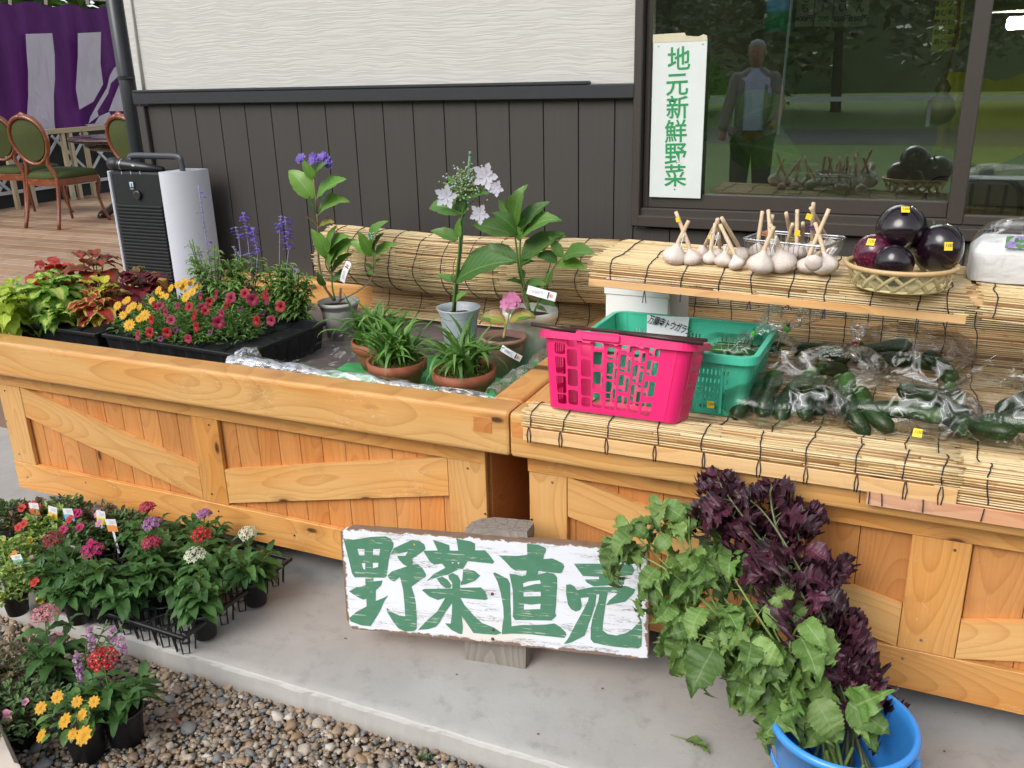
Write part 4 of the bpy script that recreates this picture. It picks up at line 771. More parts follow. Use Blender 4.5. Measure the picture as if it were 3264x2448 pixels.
# bag 5 at the right edge
c = G(3180, 1405); film_bag('cucumber_bag', (c.x + .03, c.y + .04, MZ + .062), .165, .14, .068, math.radians(-20), 'bag of cucumbers cut off by the right edge of the photo', seed=22)
for (px, py, yaw, pit, k, dz, lb) in ((3090, 1390, 130, -14, 2, .034, 'large dark cucumber at the left of the rightmost bag'), (3130, 1430, 140, 4, 0, .024, 'cucumber with a yellow tip in the rightmost bag'), (3210, 1430, 20, 0, 1, .03, 'dark cucumber across the rightmost bag'), (3240, 1370, -30, -20, 1, .04, 'cucumber standing up at the back of the rightmost bag')):
    q = G(px, py); cuke((q.x, q.y, MZ + dz), math.radians(yaw), math.radians(pit), k, lb)
# green pepper bags in the crate
PEP = MB(); PEP.tube(bez([(0, 0, 0), (.05, .004, .0), (.10, -.004, .004), (.135, .01, 0)], 4), [.003, .008, .011, .011, .011, .010, .010, .009, .009, .008, .006, .004, .001], 8); pepm = PEP.mesh('green_pepper', simple('green_pepper_skin', (.03, .13, .02), .25, .2), True)
for k, (px, py, nk) in enumerate(((2340, 1105, P(2350, 1100, z=.80)), (2430, 1100, P(2440, 1090, z=.80)))):
    q = P(px, py, z=.775)
    film_bag('pepper_bag', (q.x, q.y + .01, q.z), .10, .06, .03, math.radians(-20), ('bag of green peppers with its neck tied at the left of the crate', 'bag of green peppers with a tall tied neck at the crate corner')[k], neck=((.6, -.05, .55, .15 if k == 0 else .20, (.03, -.01, .02), 'green')), seed=40 + k, grp='bags of peppers in the crate')
    for j in range(5):
        o = link(bpy.data.objects.new('green_pepper', pepm)); o.matrix_basis = Matrix.Translation((q.x - .07 + U(-.01, .01), q.y - .035 + j * .016, q.z - .012 + U(-.005, .012))) @ Matrix.Rotation(U(-.3, .3), 4, 'Z'); tag(o, ('front', 'second', 'middle', 'fourth', 'rearmost')[j] + ' long green pepper in the ' + ('left', 'right')[k] + ' tied bag of the green crate', 'pepper', 'green peppers in the crate')
q = P(2265, 1290, y=2.212); b6 = T('price_sticker', 'yellow price sticker at the foot of the green crate', 'sticker', q); sticker(b6, q, (0, -1, .15), (0, 0, 1), .018)
# ---------------------------------------------------------------- garlic
def garlicmat():
    t = NT('garlic_skin'); o = t.obj(); r = t.rnd(); n = t.noise(t.mapp(o, (60, 60, 8)), 1, 3); n2 = t.noise(o, 26, 3)
    c = t.mix(n, (.64, .57, .48), (.79, .75, .68)); c = t.mix(t.m('MULTIPLY', t.sm(n2, .45, .6), t.m('ADD', .25, t.m('MULTIPLY', r, .6))), c, (.48, .32, .33)); t.P(col=c, rough=.6, sss=.05); t.bump(n, .3, .001); return t.mat
M_['garlic'] = garlicmat(); M_['gstem'] = simple('dry_garlic_stalk', (.66, .50, .33), .6, .22, 60)
gbm = []
for k in range(3):
    nb = (6, 7, 5)[k]; mb = MB()
    mb.lathe([(.0, -.30), (.22, -.31), (.55, -.24), (.85, -.02), (.97, .24), (.95, .5), (.78, .8), (.5, 1.05), (.28, 1.25), (.17, 1.5), (.13, 1.8)], 28, rib=lambda a, z: .12 * abs(math.sin(a * nb / 2 + .3)) ** .55 * max(0, 1 - max(0, z - .2) * .8) - .03); gbm.append(mb.mesh('bulb', M_['garlic'], True))
rootmb = MB()
for i in range(26):
    a = U(0, 2 * PI); r = U(.05, .22); rootmb.tube([(r * math.cos(a), r * math.sin(a), -.26), (r * 1.3 * math.cos(a), r * 1.3 * math.sin(a), -.36)], .012, 3)
rootme = rootmb.mesh('root_tuft', M_['gstem'])
def bulb(root, px, pyb, rpx, tip, z=None, k=None, lean=.0):
    """a bulb whose lowest visible point is at the pixel; its stalk goes to `tip`"""
    z = z if z is not None else SZ + .012 + sdz(-.4); b = P(px, pyb - rpx * .08, z=z); dep = (b - CAMP).dot(V(_R[:, 2])); r = rpx / FPX * dep; r *= 1.13; c = b + V((0, r * .55, r * .32))
    tp = V(tip(c)); d = (tp - c); ax = d.normalized().lerp(V((0, 0, 1)), .25).normalized()
    O('bulb', gbm[k if k is not None else random.randrange(3)], None, root, M=ori(c, ax.cross(V((1, 0, 0))), ax, r))
    O('root_tuft', rootme, None, root, M=ori(c, ax.cross(V((1, 0, 0))), ax, r))
    a = c + ax * r * 1.7; mb = MB(); mb.tube(bez([c + ax * r * 1.3, a, a.lerp(tp, .5), tp], 3), [r * .2] * 3 + [.0058] * 4 + [.0052] * 3, 8); O('stalk', mb, M_['gstem'], root, smooth=True)
    return c
WT = simple('white_string', (.75, .74, .72), .7)
def gz(x, y): return P(2080 + x * .3074, 620 + y * .3074, z=SZ + .012 + sdz(-.4))
def gtip(x, y, yy): return lambda c: P(2080 + x * .3074, 620 + y * .3074, y=yy)
def tiemb(root, x, y, yy, mat, r=.0095, tailn=1):
    c = P(2080 + x * .3074, 620 + y * .3074, y=yy); mb = MB()
    for k in range(3): mb.tube([(c.x + r * math.cos(a), c.y + r * .8 * math.sin(a), c.z - .003 + k * .0028 + .002 * math.sin(a + k)) for a in [2 * PI * j / 14 for j in range(15)]], .0015, 5)
    for k in range(tailn): mb.tube(bez([(c.x, c.y - r, c.z), (c.x + .008 - k * .02, c.y - r - .004, c.z + .014), (c.x - .004 - .01 * k, c.y - r - .004, c.z - .035)], 4), .0013, 5)
    O('string_tie', mb, mat, root, smooth=True)
G_ = 'garlic bunches on the shelf'
def S_(zx, zy): return 2080 + zx * .3074, 620 + zy * .3074
def bunch(lab, bulbs, tie, tm=None, tailn=1, stk=None):
    bx, by = S_(bulbs[0][0], bulbs[0][1]); b0 = P(bx, by, z=SZ); t = T('garlic_bunch', lab, 'garlic', (b0.x, b0.y, SZ + sdz(b0.x)), G_)
    yy = b0.y + .035
    for bu_ in bulbs:
        x, y, r, tx, ty = bu_[:5]; kw = {}
        if len(bu_) > 5: kw['z'] = bu_[5]
        bulb(t, *S_(x, y), r * .3074, gtip(tx, ty, yy), **kw)
    if tie: tiemb(t, tie[0], tie[1], yy, tm or WT, tailn=tailn)
    if stk: q = P(*S_(stk[0], stk[1]), y=yy - .008); sticker(t, q, (0, -1, .1), (stk[2], 0, 1), stk[3], False)
    return t
bunch('two garlic bulbs with crossed stalks at the left end of the shelf', [(195, 745, 112, 375, 270), (405, 750, 88, 240, 175)], (305, 460), stk=(262, 262, -.25, .011))
bunch('three garlic bulbs bound with a broad white strip, second from the left', [(575, 740, 74, 650, 300), (515, 640, 62, 680, 255), (690, 665, 60, 672, 255)], (665, 440), tailn=2, stk=(598, 440, 0, .011))
bunch('small garlic pair with short crossed stalks, third from the left', [(720, 770, 84, 760, 545), (875, 792, 78, 700, 310), (915, 700, 84, 715, 240)], (775, 530))
bunch('two big garlic bulbs tied with white string in front of the wire basket', [(1090, 840, 122, 1260, 330), (1340, 822, 128, 1220, 310)], (1255, 480))
bunch('three garlic bulbs with spreading stalks beside the eggplant basket', [(1570, 825, 88, 1830, 150), (1790, 850, 118, 1685, 290), (1660, 765, 78, 1740, 600, SZ + .06)], (1740, 565), simple('tan_string', (.45, .38, .32), .8), 0)
# wire basket and the garlic in it
wb_ = T('wire_basket', 'rectangular stainless mesh basket holding garlic on the shelf', 'basket', (-.43, 2.75, SZ + .006))
c0, c1, c2_, c3_ = P(*S_(915, 460), z=SZ + .070), P(*S_(1800, 545), z=SZ + .070), P(*S_(2025, 440), z=SZ + .070), P(*S_(1180, 375), z=SZ + .070)
rim = [c0, c1, c2_, c3_]; cc = (c0 + c1 + c2_ + c3_) / 4
def rr_(s_, z):
    o = []
    for k in range(4):
        a, b, c = rim[k - 1], rim[k], rim[(k + 1) % 4]
        for t_ in (.16, .08, 0, .08, .16) if 0 else (0, .25, .5, .75, 1):
            p = b.lerp(a, .13); q = b.lerp(c, .13); m_ = p.lerp(b, t_).lerp(b.lerp(q, t_), t_); o.append(V((cc.x + (m_.x - cc.x) * s_, cc.y + (m_.y - cc.y) * s_, z)))
    return o
R1 = rr_(1, cc.z); mb = MB(); mb.tube(R1 + [R1[0]], .0026, 8); O('rim', mb, M_['steel'], wb_, smooth=True)
R1 = rr_(.97, cc.z - .006); mb = MB(); mb.tube(R1 + [R1[0]], .0016, 6); O('rim', mb, M_['steel'], wb_, smooth=True)
def meshmat():
    t = NT('steel_mesh'); uv = t.n('SeparateXYZ', {0: t.uv()}).node; g1 = t.m('ABSOLUTE', t.m('SUBTRACT', t.m('FRACT', t.m('MULTIPLY', uv.outputs[0], 260.0)), .5)); g2 = t.m('ABSOLUTE', t.m('SUBTRACT', t.m('FRACT', t.m('MULTIPLY', uv.outputs[1], 34.0)), .5))
    t.P(col=(.42, .42, .43), metal=1.0, rough=.35, alpha=t.m('GREATER_THAN', t.m('MAXIMUM', g1, g2), .43)); return t.mat
mb = MB(); rs = [rr_(1, cc.z), rr_(.95, cc.z - .03), rr_(.86, SZ + .022), rr_(.78, SZ + .010), rr_(.0, SZ + .008)]; n = 20
for j, rg in enumerate(rs): rg = rg + [rg[0]]; mb.v += [tuple(p) for p in rg]; mb.u += [(k / n, j / 4) for k in range(n + 1)]
mb.f = [(j * (n + 1) + k, j * (n + 1) + k + 1, (j + 1) * (n + 1) + k + 1, (j + 1) * (n + 1) + k) for j in range(4) for k in range(n)]; mb.m = [0] * len(mb.f)
O('mesh', mb, meshmat(), wb_)
PT = simple('purple_tape', (.06, .02, .12), .4); GT = simple('olive_tape', (.2, .19, .03), .5)
def inb(lab, bulbs, ties):
    t = T('garlic_bunch', lab, 'garlic', (cc.x, cc.y, SZ + .02), 'garlic bunches in the wire basket'); yy = cc.y + .01
    for x, y, r, tx, ty in bulbs: bulb(t, *S_(x, y), r * .3074, gtip(tx, ty, yy), z=SZ + .014)
    for x, y, mt in ties: tiemb(t, x, y, yy, mt, .011, 0)
inb('garlic with pale stalks and an orange band at the left in the wire basket', [(1070, 665, 80, 1140, 170), (1225, 700, 72, 1200, 160), (1160, 640, 60, 1245, 210)], [(1168, 400, simple('orange_band', (.5, .2, .1), .5))])
inb('garlic bound with dark and yellow tape in the middle of the wire basket', [(1370, 640, 74, 1455, 300), (1480, 690, 88, 1500, 155), (1440, 600, 60, 1385, 190), (1540, 600, 60, 1560, 295)], [(1460, 455, GT), (1497, 380, PT)])
inb('garlic with the tallest stalks and purple tape in the wire basket', [(1640, 650, 84, 1668, 85), (1820, 585, 70, 1640, 140)], [(1650, 340, PT)])
q = P(*S_(1500, 398), y=cc.y - .004); ts = T('price_sticker', 'yellow tag on the taped garlic stalks in the wire basket', 'sticker', q); sticker(ts, q, (0, -1, 0), (0, 0, 1), .014, False)
q = P(*S_(1622, 230), y=cc.y - .004); ts = T('price_sticker', 'yellow tag beside the tallest garlic stalks', 'sticker', q); sticker(ts, q, (0, -1, 0), (.3, 0, 1), .015, False)
# ---------------------------------------------------------------- eggplants in the woven basket
def eggmat(name, a, b):
    t = NT(name); n = t.noise(t.obj(), 9, 2); t.P(col=t.mix(t.sm(n, .45, .7), a, b), rough=.22, coat=.45, crough=.12); return t.mat
EG = eggmat('eggplant_skin', (.007, .003, .007), (.020, .004, .011)); EGR = eggmat('reddish_eggplant_skin', (.05, .004, .02), (.19, .008, .045))
def egg(px, py, rpx, y, lab, ax, mat=EG, st=None, el=1.0):
    c = P(px, py, y=y); dep = (c - CAMP).dot(V(_R[:, 2])); r = rpx / FPX * dep; t = T('eggplant', lab, 'eggplant', (c.x, c.y, c.z - r), 'round eggplants in the woven basket')
    mb = MB(); mb.lathe([(0, -.98), (.3, -.95), (.6, -.8), (.85, -.5), (.98, -.12), (.99, .2), (.88, .55), (.66, .8), (.4, .94), (.2, .98), (0, .97)], 36, rib=lambda a, z: .05 * math.sin(2 * a + px) + .03 * math.sin(3 * a + z * 2)); M = ori(c, V(ax).cross(V((1, .2, 0))), ax, (r * el, r * el, r)); O('fruit', mb, mat, t, smooth=True, M=M)
    mb = MB(); cal = []
    for k in range(25): a = 2 * PI * k / 24; cal.append((a, .36 if k % 5 < 2 else .2))
    mb.grid(lambda u, v: ((.05 + v * (.42 if int(u * 25) % 5 < 2 else .26)) * math.cos(2 * PI * u), (.05 + v * (.42 if int(u * 25) % 5 < 2 else .26)) * math.sin(2 * PI * u), 1.02 - .22 * v * v), 25, 3); mb.tube([(0, 0, .98), (.02, 0, 1.15), (.05, 0, 1.35)], [.10, .07, .09], 8); O('calyx', mb, simple('eggplant_calyx', (.06, .05, .03), .6, .3), t, smooth=True, M=M)
    if st:
        d = V(_R @ np.array([st[0] - 1632, st[1] - 1224, FPX])); w = CAMP - c; b = w.dot(d) / d.dot(d); disc = b * b - (w.dot(w) - r * r) / d.dot(d); s_ = CAMP + d * (-b - math.sqrt(max(disc, 0))); nn = (s_ - c).normalized()
        sticker(t, c + nn * r * 1.045, nn, V((0, 0, 1)) - nn * nn.z, .019)
e_ = lambda x, y: (2700 + x * .2833, 650 + y * .2833)
zr = SZ + sdz(0) + .062
rx = (P(*e_(1248, 700), z=zr) - P(*e_(5, 640), z=zr)).length / 2
rc = P(*e_(625, 795), z=zr) + V((0, rx * .93, 0)); rc.x = (P(*e_(1248, 720), z=zr).x + P(*e_(0, 640), z=zr).x) / 2
ey = rc.y - .005
egg(*e_(610, 270), 272 * .2833 * .98, ey + .045, 'round dark eggplant on top of the pile with yellow price sticker', (.1, .95, .35), st=e_(655, 72), el=.98)
egg(*e_(1040, 500), 268 * .2833, ey + .04, 'biggest round dark eggplant at the right of the basket', (-.3, .5, .8), st=e_(1137, 478))
egg(*e_(300, 560), 215 * .2833, ey + .02, 'reddish purple eggplant at the left of the basket', (.4, .3, .75), EGR, st=e_(270, 435))
egg(*e_(520, 670), 210 * .2833, ey - .02, 'flat dark eggplant lying at the front of the basket', (.5, .35, .85))
wk = T('bamboo_basket', 'shallow round basket of open woven bamboo strips under the eggplants', 'basket', (0, 0, 0))
wk.location = (rc.x, rc.y, SZ + sdz(0) + .008)
bmt = simple('bamboo_strip', (.62, .53, .28), .45, .15, 50); bm2 = simple('bamboo_rim', (.58, .40, .19), .45, .2, 70)
mb = MB(); ring = [(rc.x + rx * math.cos(a), rc.y + rx * .93 * math.sin(a), zr) for a in [2 * PI * k / 56 for k in range(57)]]; mb.tube(ring, .0072, 8, flat=.8); O('rim', mb, bm2, wk, smooth=True)
rb_ = rx * .80; mb = MB(); mb.tube([(rc.x + rb_ * math.cos(a), rc.y + rb_ * .93 * math.sin(a), SZ + sdz(0) + .012) for a in [2 * PI * k / 48 for k in range(49)]], .004, 6); O('base_ring', mb, bmt, wk, smooth=True)
for s_ in (-1, 1):
    for k in range(17):
        a0 = 2 * PI * k / 17 + (.02 * s_); pts = []
        for j in range(7): t_ = j / 6; a = a0 + s_ * .50 * (t_ - .5); r = rb_ + (rx - rb_) * t_ ** .7 + .001 * s_; pts.append((rc.x + r * math.cos(a), rc.y + r * .93 * math.sin(a), SZ + sdz(0) + .010 + (zr - SZ - sdz(0) - .012) * t_))
        mb = MB(); mb.tube(pts, .0056, 4, flat=.28, up=(-math.sin(a0), math.cos(a0), 0)); O('strip', mb, bmt, wk)
mb = MB(); mb.lathe([(0, 0), (rb_ * .99, 0), (rb_, .004)], 40, c=(rc.x, rc.y, SZ + sdz(0) + .009), sy=.93); O('base', mb, bmt, wk)
# ---------------------------------------------------------------- white paper bag in film
pb_ = T('paper_package', 'white paper package wrapped in clear film with a flower picture label', 'package', (.34, 2.6, SZ - .03))
f0 = P(3088, 920, y=2.475); zb = SZ + sdz(.2) + .012; zt = P(3105, 800, y=2.475).z
mb = MB(); x0 = f0.x - .005; x1 = x0 + .30
def pkg(u, v):
    a = 2 * PI * u; e = .35; ca, sa = math.cos(a), math.sin(a); x = math.copysign(abs(ca) ** e, ca); y = math.copysign(abs(sa) ** e, sa); sc = 1 if v < .55 else 1 - (v - .55) * .35
    return ((x0 + x1) / 2 + x * (x1 - x0) / 2 * (sc + .0), 2.56 + y * .085 * sc, zb + (zt - zb) * min(v * 1.6, 1) + (max(0, v - .62) * .05) + noise.noise(V((x * 3, y * 3, v * 4))) * .003)
mb.grid(pkg, 36, 14); n = 37; mb.f.append(tuple(14 * n + k for k in range(36))); mb.m.append(0); O('paper', mb, simple('white_paper_bag', (.84, .84, .83), .7, .03, 20), pb_)
mb = MB()
def wr(u, v):
    a = 2 * PI * u; e = .4; ca, sa = math.cos(a), math.sin(a); x = math.copysign(abs(ca) ** e, ca); y = math.copysign(abs(sa) ** e, sa); b = v * PI / 2; k = math.cos(b) ** .5 if v < 1 else 0
    p = V(((x0 + x1) / 2 + x * ((x1 - x0) / 2 + .008) * k, 2.56 + y * .093 * k, zb + .004 + math.sin(b) ** .8 * (zt - zb + .065))); j = noise.noise(p * 26) * .008; return p + V((0, -j, j))
mb.grid(wr, 36, 14); O('wrapping', mb, mats=filmmat('package_film', .02, gl_=.5), parent=pb_, smooth=True)
pic = NT('flower_print'); vo = pic.n('TexVoronoi', {'Vector': pic.obj(), 'Scale': 130.0}, out=1); pic.P(col=pic.ramp(pic.n('SeparateColor', {0: vo}), [(0, (.12, .3, .10)), (.3, (.35, .25, .6)), (.6, (.5, .42, .7)), (.8, (.1, .2, .1)), (1, (.8, .8, .85))], 'CONSTANT'), rough=.3)
q = P(3240, 772, y=2.468); mb = MB(); mb.box((q.x + .003, q.y, q.z), (.052, .0008, .030)); O('picture_label', mb, pic.mat, pb_)
q = P(3160, 737, y=2.475); text('静岡県産', .0085, Matrix.Translation(q) @ Matrix.Rotation(math.radians(-8), 4, 'Y') @ Matrix.Rotation(PI / 2, 4, 'X'), M_['ink'], pb_, off=.0003)
# ---------------------------------------------------------------- terrace on the left
DZ = .30
dk = MB(); dk.box((-6.3, 5.6, .13), (5.2, 5.96, .26)); dk_ = O('terrace_base', dk, simple('deck_riser', (.20, .13, .09), .8, .3)); tag(dk_, kind='structure')
y = 2.62; k = 0; dm = MB(); dm.box((0, 0, 0), (5.3, .003 + .142, .036), bev=.003); dme = dm.mesh('deck_board', M_['deck'])
while y < 8.6:
    for xx in (-3.62 - 2.65, ):
        o = link(bpy.data.objects.new('deck_board', dme)); o.parent = dk_; o.location = (xx, y + .073, DZ - .018)
    y += .15; k += 1
CX = -8.98
def cu(x, y, sc=.25316, oy=0): p = P(x * sc, oy + y * sc, x=CX); return (p.y, p.z)
def clothmat(name, col, sc=1.0):
    t = NT(name); o = t.obj(); n = t.noise(t.mapp(o, (1, 1.2, .35)), 3.2, 3, .5, .6); n2 = t.noise(t.mapp(o, (1, 4, 1.5)), 3, 2)
    t.P(col=t.mix(t.m('MULTIPLY', n2, .4), col, tuple(x * .7 for x in col)), rough=.75); t.bump(t.m('ADD', n, t.m('MULTIPLY', n2, .3)), .9, .09); tr = t.n('BsdfTranslucent', {'Color': (*col, 1)}); mx = t.n('MixShader', {0: .35, 1: t.b.outputs[0], 2: tr}); t.t.links.new(mx, t.out.inputs[0]); return t.mat
ct = T('striped_curtain', 'purple festival curtain with broad white stripes hung beside the terrace', 'curtain', (CX, 6.5, 1))
PU = clothmat('purple_cloth', (.105, .018, .145)); WH = clothmat('white_cloth', (.78, .72, .82))
cl_ = [cu(-400, 20), cu(-50, 15), cu(60, 28), cu(400, 8), cu(520, 25), cu(900, 35), cu(1050, 20), cu(1500, 38), cu(2300, 20), cu(2300, 1750), cu(1350, 1750), cu(1250, 1690), cu(880, 2060), cu(760, 1990), cu(500, 1900), cu(-400, 2150)]
def flat(lp, nm, mat, dx, par=ct):
    mb = fill2d([lp] if not isinstance(lp[0], list) else lp, .0012); mb.v = [(CX + dx + c, a, b) for a, b, c in mb.v]; return O(nm, mb, mat, par)
# the purple ground gets real folds
mb = MB(); y0, y1 = cl_[0][0] - .3, cl_[8][0]; zt, zb = cl_[1][1], cl_[13][1]
mb.grid(lambda u, v: (CX + .03 * math.sin(u * 34 + 3 * v) * (.3 + v) + .015 * math.sin(u * 80) - .02, y0 + (y1 - y0) * u, zt + .02 * math.cos(u * 40) + (zb + .1 * math.sin(u * 9) - zt) * v), 80, 20); O('cloth', mb, PU, ct, smooth=True)
for lp in ([(288,430),(620,420),(652,700),(655,1000),(640,1200),(645,1500),(668,1700),(690,1830),(300,1840),(300,1530),(320,1200),(318,900),(295,600)], [(945,420),(1235,405),(1228,800),(1262,1060),(1140,1280),(965,1380),(920,1120),(945,700)],
           [(1455,815),(1490,830),(1485,925),(1360,1050),(1325,1180),(1190,1400),(1205,1460),(1080,1555),(1100,1480),(1175,1340),(1310,1110),(1350,950),(1400,860)], [(1480,1035),(1640,1000),(1700,1400),(1335,1400),(1400,1230)], [(1340,1410),(1380,1495),(1190,1620),(1030,1570),(1160,1555),(1215,1465)],
           [(-380,430),(-60,430),(-50,1900),(-380,1900)], [(1750,420),(2050,420),(2050,1300),(1750,1300)]):
    flat([cu(a, b) for a, b in lp], 'stripe', WH, .045)
flat([cu(a, b, .2592, 350) for a, b in ((600,525),(710,540),(760,600),(640,680),(600,690))], 'stripe', WH, .05); flat([cu(a, b, .2592, 350) for a, b in ((1030,345),(1150,345),(1150,430),(1100,430),(1030,405))], 'stripe', WH, .05)
for x in (70, 522, 1047): flat([cu(x - 22, -60), cu(x + 22, -60), cu(x + 26, 70), cu(x - 12, 56)], 'tie_loop', simple('pinkish_tie', (.55, .42, .42), .8), .06)
mb = MB(); mb.tube([(CX + .04, 4.8, 2.62), (CX + .04, 9.5, 2.62)], .012, 6); O('rope', mb, simple('rope', (.5, .42, .3), .8), ct)
mb = MB(); mb.box((CX - .6, 7.0, 2.75), (.1, 6.0, .5)); tag(O('canopy_valance', mb, simple('pinkish_canvas', (.62, .54, .52), .8)), 'pale pinkish canvas edge above the purple curtain', 'canopy')
# timber railing with lattice
rl = T('timber_railing', 'pale timber railing posts and handrail in front of the purple curtain', 'railing', (-8.66, 7, DZ))
rz = P(240, 413, x=-8.66).z
board('handrail', rl, (-8.66, 5.2, rz), (-8.66, 8.05, rz), .05, .06, (1, 0, 0), M_['fence'])
for px, py in ((60, 668), (112, 655), (259, 637), (302, 622), (236, 640)):
    b = P(px, py, x=-8.66); board('baluster', rl, (-8.66, b.y, DZ), (-8.66, b.y, rz - .02), .045, .04, (1, 0, 0), M_['fence'])
lt = T('lattice_fence', 'white diagonal lattice over a dark base behind the terrace railing', 'fence', (-8.8, 7, DZ))
LW = simple('white_lattice_paint', (.55, .56, .60), .6); DKM = simple('dark_backing', (.012, .012, .015), .7)
mb = MB(); mb.box((-8.88, 7, DZ + .36), (.02, 5, .72)); O('backing', mb, DKM, lt)
board('bottom_strip', lt, (-8.82, 4.6, DZ + .16), (-8.82, 9.5, DZ + .16), .035, .015, (1, 0, 0), LW)
for k in range(13):
    y0 = 4.6 + k * .38
    for s_ in (-1, 1): board('lattice_strip', lt, (-8.82 - .008 * s_, y0, DZ + (.18 if s_ > 0 else .7)), (-8.82 - .008 * s_, y0 + .5, DZ + (.7 if s_ > 0 else .18)), .03, .012, (1, 0, 0), LW)
# balloon-back chairs
def chair(label, p, rz):
    t = T('dining_chair', label, 'chair', (*p, DZ), 'balloon-back chairs on the terrace', rz); W_ = M_['mahog']; K = dict(local=True)
    # local: back at -y, seat forward +y
    def bx_(x, z): lean = -.20 - (z - .45) * .16; return (x, lean, z)
    ring = []
    for k in range(33):
        a = 2 * PI * k / 32 + PI / 2; cx, cz = math.cos(a), math.sin(a); ring.append(bx_(.205 * cx * (1 + .10 * cz), .775 + .205 * cz))
    mb = MB(); mb.tube(ring, [.026 + .012 * max(0, math.sin(2 * PI * k / 32 + PI / 2)) ** 4 for k in range(33)], 8, flat=.6, up=(0, 1, 0)); O('back_frame', mb, W_, t, True, **K)
    mb = MB(); mb.tube([bx_(-.05, .985), bx_(0, 1.0), bx_(.05, .985)], [.012, .02, .012], 6); O('crest', mb, W_, t, True, **K)
    mb = MB(); pts = [bx_(.18 * math.cos(a) * (1 + .1 * math.sin(a)), .775 + .18 * math.sin(a)) for a in [2 * PI * k / 28 for k in range(28)]]
    c = bx_(0, .775); mb.add([(a, b - .012, z) for a, b, z in pts] + [(a * .6, b - .026, .775 + (z - .775) * .6) for a, b, z in pts] + [(c[0], c[1] - .03, c[2])] + [(a, b + .012, z) for a, b, z in pts] + [(c[0], c[1] + .03, c[2])], [(k, (k + 1) % 28, 28 + (k + 1) % 28, 28 + k) for k in range(28)] + [(28 + k, 28 + (k + 1) % 28, 56) for k in range(28)] + [(57 + (k + 1) % 28, 57 + k, 85) for k in range(28)]); O('back_pad', mb, M_['green_fabric'], t, True, **K)
    for s_ in (-1, 1):
        mb = MB(); mb.tube(bez([(s_ * .20, -.30, 0), (s_ * .185, -.235, .22), (s_ * .175, -.20, .45), bx_(s_ * .13, .56), bx_(s_ * .15, .64)], 4), [.017] * 9 + [.02] * 4 + [.017] * 4, 8); O('leg', mb, W_, t, True, **K)
        mb = MB(); mb.tube(bez([(s_ * .235, .275, 0), (s_ * .215, .245, .10), (s_ * .20, .22, .25), (s_ * .215, .235, .37), (s_ * .20, .215, .43)], 4), [.013] * 5 + [.012] * 4 + [.018] * 4 + [.026] * 4, 8); O('leg', mb, W_, t, True, **K)
    sp = [(-.19, -.21), (.19, -.21), (.235, .12), (.20, .25), (0, .275), (-.20, .25), (-.235, .12)]
    sp = [(p_.x, p_.y) for p_ in bez([(a, b, 0) for a, b in sp + [sp[0]]], 4)][:-1]; n = len(sp)
    mb = MB(); mb.add([(a, b, .375) for a, b in sp] + [(a, b, .435) for a, b in sp], [(k, (k + 1) % n, n + (k + 1) % n, n + k) for k in range(n)] + [tuple(range(n))[::-1], tuple(range(n, 2 * n))]); O('seat_rail', mb, W_, t, **K)
    mb = MB(); rws = [(.97, .436), (1.0, .455), (.94, .487), (.6, .507), (0, .512)]; mb.v = [(a * s_, (b - .02) * s_ + .02, z) for s_, z in rws for a, b in sp]; mb.u = [(0, 0)] * len(mb.v); mb.f = [(j * n + k, j * n + (k + 1) % n, (j + 1) * n + (k + 1) % n, (j + 1) * n + k) for j in range(4) for k in range(n)]; mb.m = [0] * len(mb.f); O('seat', mb, M_['green_fabric'], t, True, **K)
    return t
chair('carved red-brown chair with green back, standing free on the deck', (-7.25, 5.98), math.radians(3))
chair('green and red-brown chair cut off by the left edge of the photo', (-8.05, 6.25), math.radians(8))
chair('green and red-brown chair partly hidden behind the drainpipe', (-6.03, 5.95), math.radians(-6))
tb = T('pedestal_table', 'glossy dark pedestal table with carved feet on the terrace', 'table', (-7.0, 6.75, DZ))
mb = MB(); mb.lathe([(0, 0), (.62, 0), (.66, .012), (.66, .035), (.64, .045), (0, .045)], 44, sx=1.15, sy=.8); O('tabletop', mb, M_['ebony'], tb, True, local=True, M=Matrix.Translation((0, 0, .70)))
mb = MB(); mb.lathe([(.44, .62), (.5, .66), (.5, .70), (0, .70)], 36, sx=1.2, sy=.8); O('apron', mb, M_['ebony'], tb, True, local=True)
mb = MB(); mb.lathe([(.0, .14), (.07, .15), (.09, .22), (.05, .28), (.04, .34), (.08, .42), (.06, .52), (.10, .62), (0, .63)], 20); O('pedestal', mb, M_['ebony'], tb, True, local=True)
for k in range(4):
    a = PI / 4 + k * PI / 2 + .3; mb = MB(); mb.tube(bez([(.05 * math.cos(a), .05 * math.sin(a), .2), (.2 * math.cos(a), .2 * math.sin(a), .21), (.34 * math.cos(a), .34 * math.sin(a), .09), (.44 * math.cos(a), .44 * math.sin(a), .03), (.48 * math.cos(a), .48 * math.sin(a), .05)], 4), [.05] * 5 + [.04] * 8 + [.045, .05, .05, .03], 8); O('foot', mb, M_['ebony'], tb, True, local=True)
